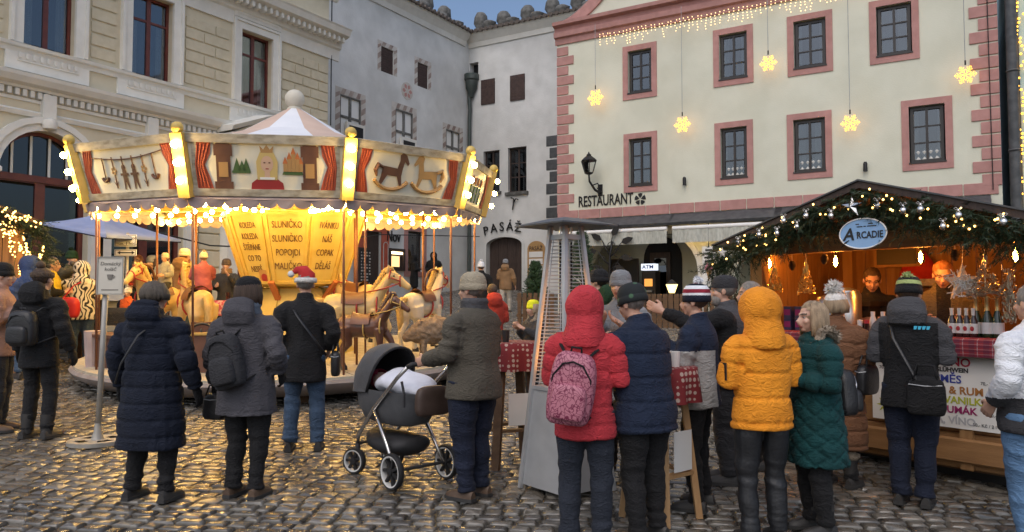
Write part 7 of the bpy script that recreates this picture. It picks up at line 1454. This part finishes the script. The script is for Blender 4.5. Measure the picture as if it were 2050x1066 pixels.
# ------------------------------------------------------------------ sign stand, parking plates, umbrella
mat('galv_dull', (.34,.32,.28), .5, (.42,.40,.36), 6, metal=.3, dirt=.3); mat('sign_cream', (.60,.56,.47), .6, (.66,.62,.53), 5); mat('sign_ink', (.22,.20,.17), .7)
b = ground_px(203, 7.5); o = E('sign_stand', 'board with a cup picture on a pole in a round perforated foot', 'sign', b, R(8))
n_ = 36; m = MB()
for k in range(n_):
    a, a2 = 2*math.pi*k/n_, 2*math.pi*(k+1)/n_
    hole = (k % 9) in (2,3,4,5,6)
    for r0_, r1_ in (((.05,.11),(.20,.27)) if hole else ((.05,.27),)): m.add([(r0_*math.cos(a),r0_*math.sin(a),.04),(r1_*math.cos(a),r1_*math.sin(a),.04),(r1_*math.cos(a2),r1_*math.sin(a2),.04),(r0_*math.cos(a2),r0_*math.sin(a2),.04)], [(0,1,2,3)])
    m.add([(.27*math.cos(a),.27*math.sin(a),0),(.27*math.cos(a2),.27*math.sin(a2),0),(.27*math.cos(a2),.27*math.sin(a2),.04),(.27*math.cos(a),.27*math.sin(a),.04)], [(0,1,2,3)])
m.lathe([(.06,.04),(.035,.12),(.03,.2)], 14); m.obj('foot', 'galv_dull', o, 40); zt_ = at(225, 515, 7.5).z - b.z; zl_ = at(225, 590, 7.5).z - b.z
MB().tube([(0,0,.05),(.05,0,zt_-.1)], .028, 10).obj('pole', 'galv_dull', o, True); xb = .10
MB().bx(xb-.125,xb+.125,-.05,-.03,zl_,zt_).obj('board', 'sign_cream', o); ring(o, 'frame', 'galv_dull', xb-.115, xb+.115, zl_+.01, zt_-.01, .012, -.05, .008)
text('Domácký', .05, 'sign_ink', o, (xb,-.052,zt_-.085), shear=.2); text('koláč', .05, 'sign_ink', o, (xb,-.052,zt_-.14), shear=.2); MB().bx(xb-.08,xb+.08,-.052,-.05,zl_+.04,zl_+.052).obj('small_print', 'sign_ink', o); MB().lathe([(.02,0),(.03,.05)], 12, (xb,-.055,zl_+.15), sy=.2).tube([(xb+.03,-.055,zl_+.195),(xb+.045,-.055,zl_+.18),(xb+.03,-.055,zl_+.165)], .003, 5).obj('cup_picture', 'sign_ink', o)
b = ground_px(252, 14.3); o = E('parking_plates', 'white parking plates with loading hours and a double arrow on a post', 'road sign', b); f_ = lambda px, py: at(px, py, 14.3) - b
MB().tube([(0,.03,0),(0,.03,f_(252,466).z)], .03, 8).obj('post', 'galv_dull', o, True)
for py0, py1 in ((470,494),(500,513)):
    a_, c_ = f_(230,py1), f_(274,py0); MB().bx(a_.x,c_.x,-.02,0,a_.z,c_.z).obj('plate', 'white', o); ring(o, 'plate_border', 'black', a_.x+.02, c_.x-.02, a_.z+.02, c_.z-.02, .008, -.02, .003)
zc_ = (f_(0,470).z+f_(0,494).z)/2; text('7ʰ– 19ʰ hod.', .085, 'black', o, (0,-.024,zc_+.02)); text('max. 1 hod.', .085, 'black', o, (0,-.024,zc_-.085)); za = f_(0,506.5).z
m = MB(); m.bx(-.12,.12,-.024,-.021,za-.012,za+.012)
for s in (-1,1): m.poly([(s*.17,za),(s*.11,za+.035),(s*.11,za-.035)] if s < 0 else [(s*.17,za),(s*.11,za-.035),(s*.11,za+.035)], -.023)
m.obj('arrow', 'black', o)
mat('umbrella_blue', (.22,.28,.48), .75, (.26,.32,.53), 3); ub = Vector((at(208,470,14.9).x, 14.9, 0)); ub.z = gz(ub.x, ub.y); o = E('market_umbrella', 'blue square market umbrella on a dark pole', 'umbrella', ub)
cr_ = [at(85,446,14.2)-ub, at(213,471,13.6)-ub, at(362,480,15.8)-ub, at(225,456,16.4)-ub]; ax_ = at(205,427,14.95)-ub
for k in range(4):
    a_, c_ = cr_[k], cr_[(k+1) % 4]; n_ = 8; m = MB(); rows = []
    for j in range(7): t = j/6; rows.append([ax_.lerp(a_.lerp(c_, i/n_), max(t,.01)) - Vector((0,0,.05*math.sin(math.pi*t)*(1-.4*math.cos(2*math.pi*i/n_)))) for i in range(n_+1)])
    rows.append([p_ - Vector((0,0,.07)) for p_ in rows[-1]]); m.loft(rows, close=False, caps=False); m.obj('canopy_panel', 'umbrella_blue', o, True); MB().tube([a_-Vector((0,0,.06)), c_-Vector((0,0,.06))], .012, 5).obj('canopy_hem', 'c_indigo', o)
    MB().tube([ax_-Vector((0,0,.12)), a_-Vector((0,0,.05))], .012, 6).obj('rib', 'black', o)
MB().tube([(ax_.x,ax_.y,0),(ax_.x,ax_.y,ax_.z-.03)], .03, 10).obj('pole', 'black', o, True); MB().lathe([(.35,0),(.35,.06),(.06,.09)], 18, (ax_.x,ax_.y,0)).obj('weight', 'galv_dull', o)
# ------------------------------------------------------------------ fairy-lit stall at the edge, and the covered tables behind the carousel
lb = Vector((-7.55, 11.35, 0)); lb.z = gz(lb.x, lb.y); o = E('fairy_stall', 'timber stall with roof edge and post wound in yellow fairy lights', 'market stall', lb, R(33))
zr = at(40, 432, 11.3).z - lb.z
for k in range(10): block('plank', o, (-.1-.2*k, .05, zr/2-.1), (.19, .03, zr-.2), 'wood_v', .008)
for k in range(9): block('plank', o, (.0, .15+.2*k, .5), (.03, .19, 1.0), 'wood_v', .008)
for x_, y_ in ((0,.05),(0,1.9),(-2,.05)): block('corner_post', o, (x_, y_, zr/2), (.13,.13,zr), 'wood_v', .012)
e0, e1 = Vector((.30,0,at(84,452,11.2).z-lb.z)), Vector((-1.4,0,at(0,398,11.2).z-lb.z+.25)); m = MB(); m.loft([[(p.x,-.35,p.z),(p.x,2.3,p.z),(p.x,2.3,p.z+.07),(p.x,-.35,p.z+.07)] for p in (e0,e1)]); m.obj('roof', 'wood_dark', o)
rnd = random.Random(21); m = MB(); fb = MB()
for i in range(260): t = rnd.random()**1.4; p_ = e0.lerp(e1, t) + Vector((0,-.38+rnd.uniform(-.05,.1),rnd.uniform(-.16,.05))); needles(m, p_, (rnd.uniform(-1,1), rnd.uniform(-.6,.3), rnd.uniform(-1,.2)), rnd.uniform(.12,.28), 26, .055, rnd, 1, .005)
for i in range(70): needles(m, e0 + Vector((rnd.uniform(-.15,.12), rnd.uniform(-.4,.1), rnd.uniform(-.55,0))), (rnd.uniform(-.4,1), rnd.uniform(-.5,.5), rnd.uniform(-.8,0)), rnd.uniform(.15,.3), 26, .055, rnd, 1, .005)
m.top('fir_garland', 'fir_dark', 'fir branches along the fairy-lit stall roof', 'garland', False, lb, R(33))
for i in range(110): t = rnd.random(); fb.ball(e0.lerp(e1, t) + Vector((0,-.44,rnd.uniform(-.10,.07))), .013, 6, 4)
for i in range(150): z_ = rnd.uniform(.75, zr-.1); fb.ball((rnd.uniform(-.10,.10)+.12*math.sin(z_*5), -.12+rnd.uniform(-.06,.02), z_), .012, 6, 4)
for i in range(60): t = rnd.random(); fb.ball((.05+.28*t, -.15, zr-.25-.45*math.sin(t*2.6)+rnd.uniform(-.05,.05)), .012, 6, 4)
oo = E('stall_fairy_lights', 'yellow fairy lights wound round the stall post and roof', 'light string', lb, R(33)); b_ = fb.obj('fairy_bulbs', 'fairy', oo); b_['kind'] = 'stuff'; MB().tube([(0,-.1,.7),(.08,-.12,1.2),(-.05,-.12,1.6),(.06,-.12,zr-.1)], .004, 4).obj('wire', 'fir_dark', oo)
def trestle(px, depth, w_, label, cl, mt, h_=.95):
    b = ground_px(px, depth); o = E('serving_table', label, 'table', b)
    MB().bx(-w_/2,w_/2,-.3,.3,h_-.03,h_).obj('table_top', 'wood', o)
    for x_ in (-w_/2+.06, w_/2-.06):
        for y_ in (-.24,.24): MB().bx(x_-.03,x_+.03,y_-.03,y_+.03,0,h_-.03).obj('leg', 'wood_dark', o)
    m = MB(); m.loft([[(-w_/2-.02+ (w_+.04)*i/20, y_+(.012*math.sin(i*1.8) if z_ < h_ else 0), z_) for i in range(21)] for y_, z_ in ((.32,h_+.006),(-.31,h_+.006),(-.325,h_-.1),(-.33,h_-.3))], close=False, caps=False); m.top('table_cloth', mt, cl, 'tablecloth', True, b)
    return b
mat('cloth_pinkred', (.42,.06,.10), .85, (.52,.30,.30), 18, contrast=(.48,.52)); tb2 = trestle(456, 15.4, 1.1, 'serving table behind the carousel by the scarfed person', 'pink and red cloth on the serving table', 'cloth_pinkred')
MB().lathe([(0,0),(.04,0),(.05,.16),(.045,.16),(.03,.02)], 12).top('glass_mug', 'bottle_dark', 'dark drink glass on the pink and red cloth', 'cup', 40, tb2 + Vector((.05,-.1,.96)))
trestle(245, 13.4, 1.3, 'serving table under the blue umbrella', 'dark cloth on the serving table under the umbrella', 'c_charcoal', .9)
mat('bag_red', (.50,.02,.015), .5); o = E('shopping_bag', 'bright red bag hanging by the zebra print coat', 'bag', ground_px(138, 12.2) + Vector((0,0,.98))); m = MB(); soft_box(m, (0,0,0), (.34,.16,.34)); link('pouch', fuse(m, .02, 2, lambda co, no: no*(vnoise(co,16,2)*.012)[:,None], 'bag_red', 'bag'), o); MB().tube([(-.1,0,.14),(.05,.05,.36),(.15,.08,.42)], .012, 6).obj('handle', 'bag_red', o)
bpy.data.scenes.remove(TMP)
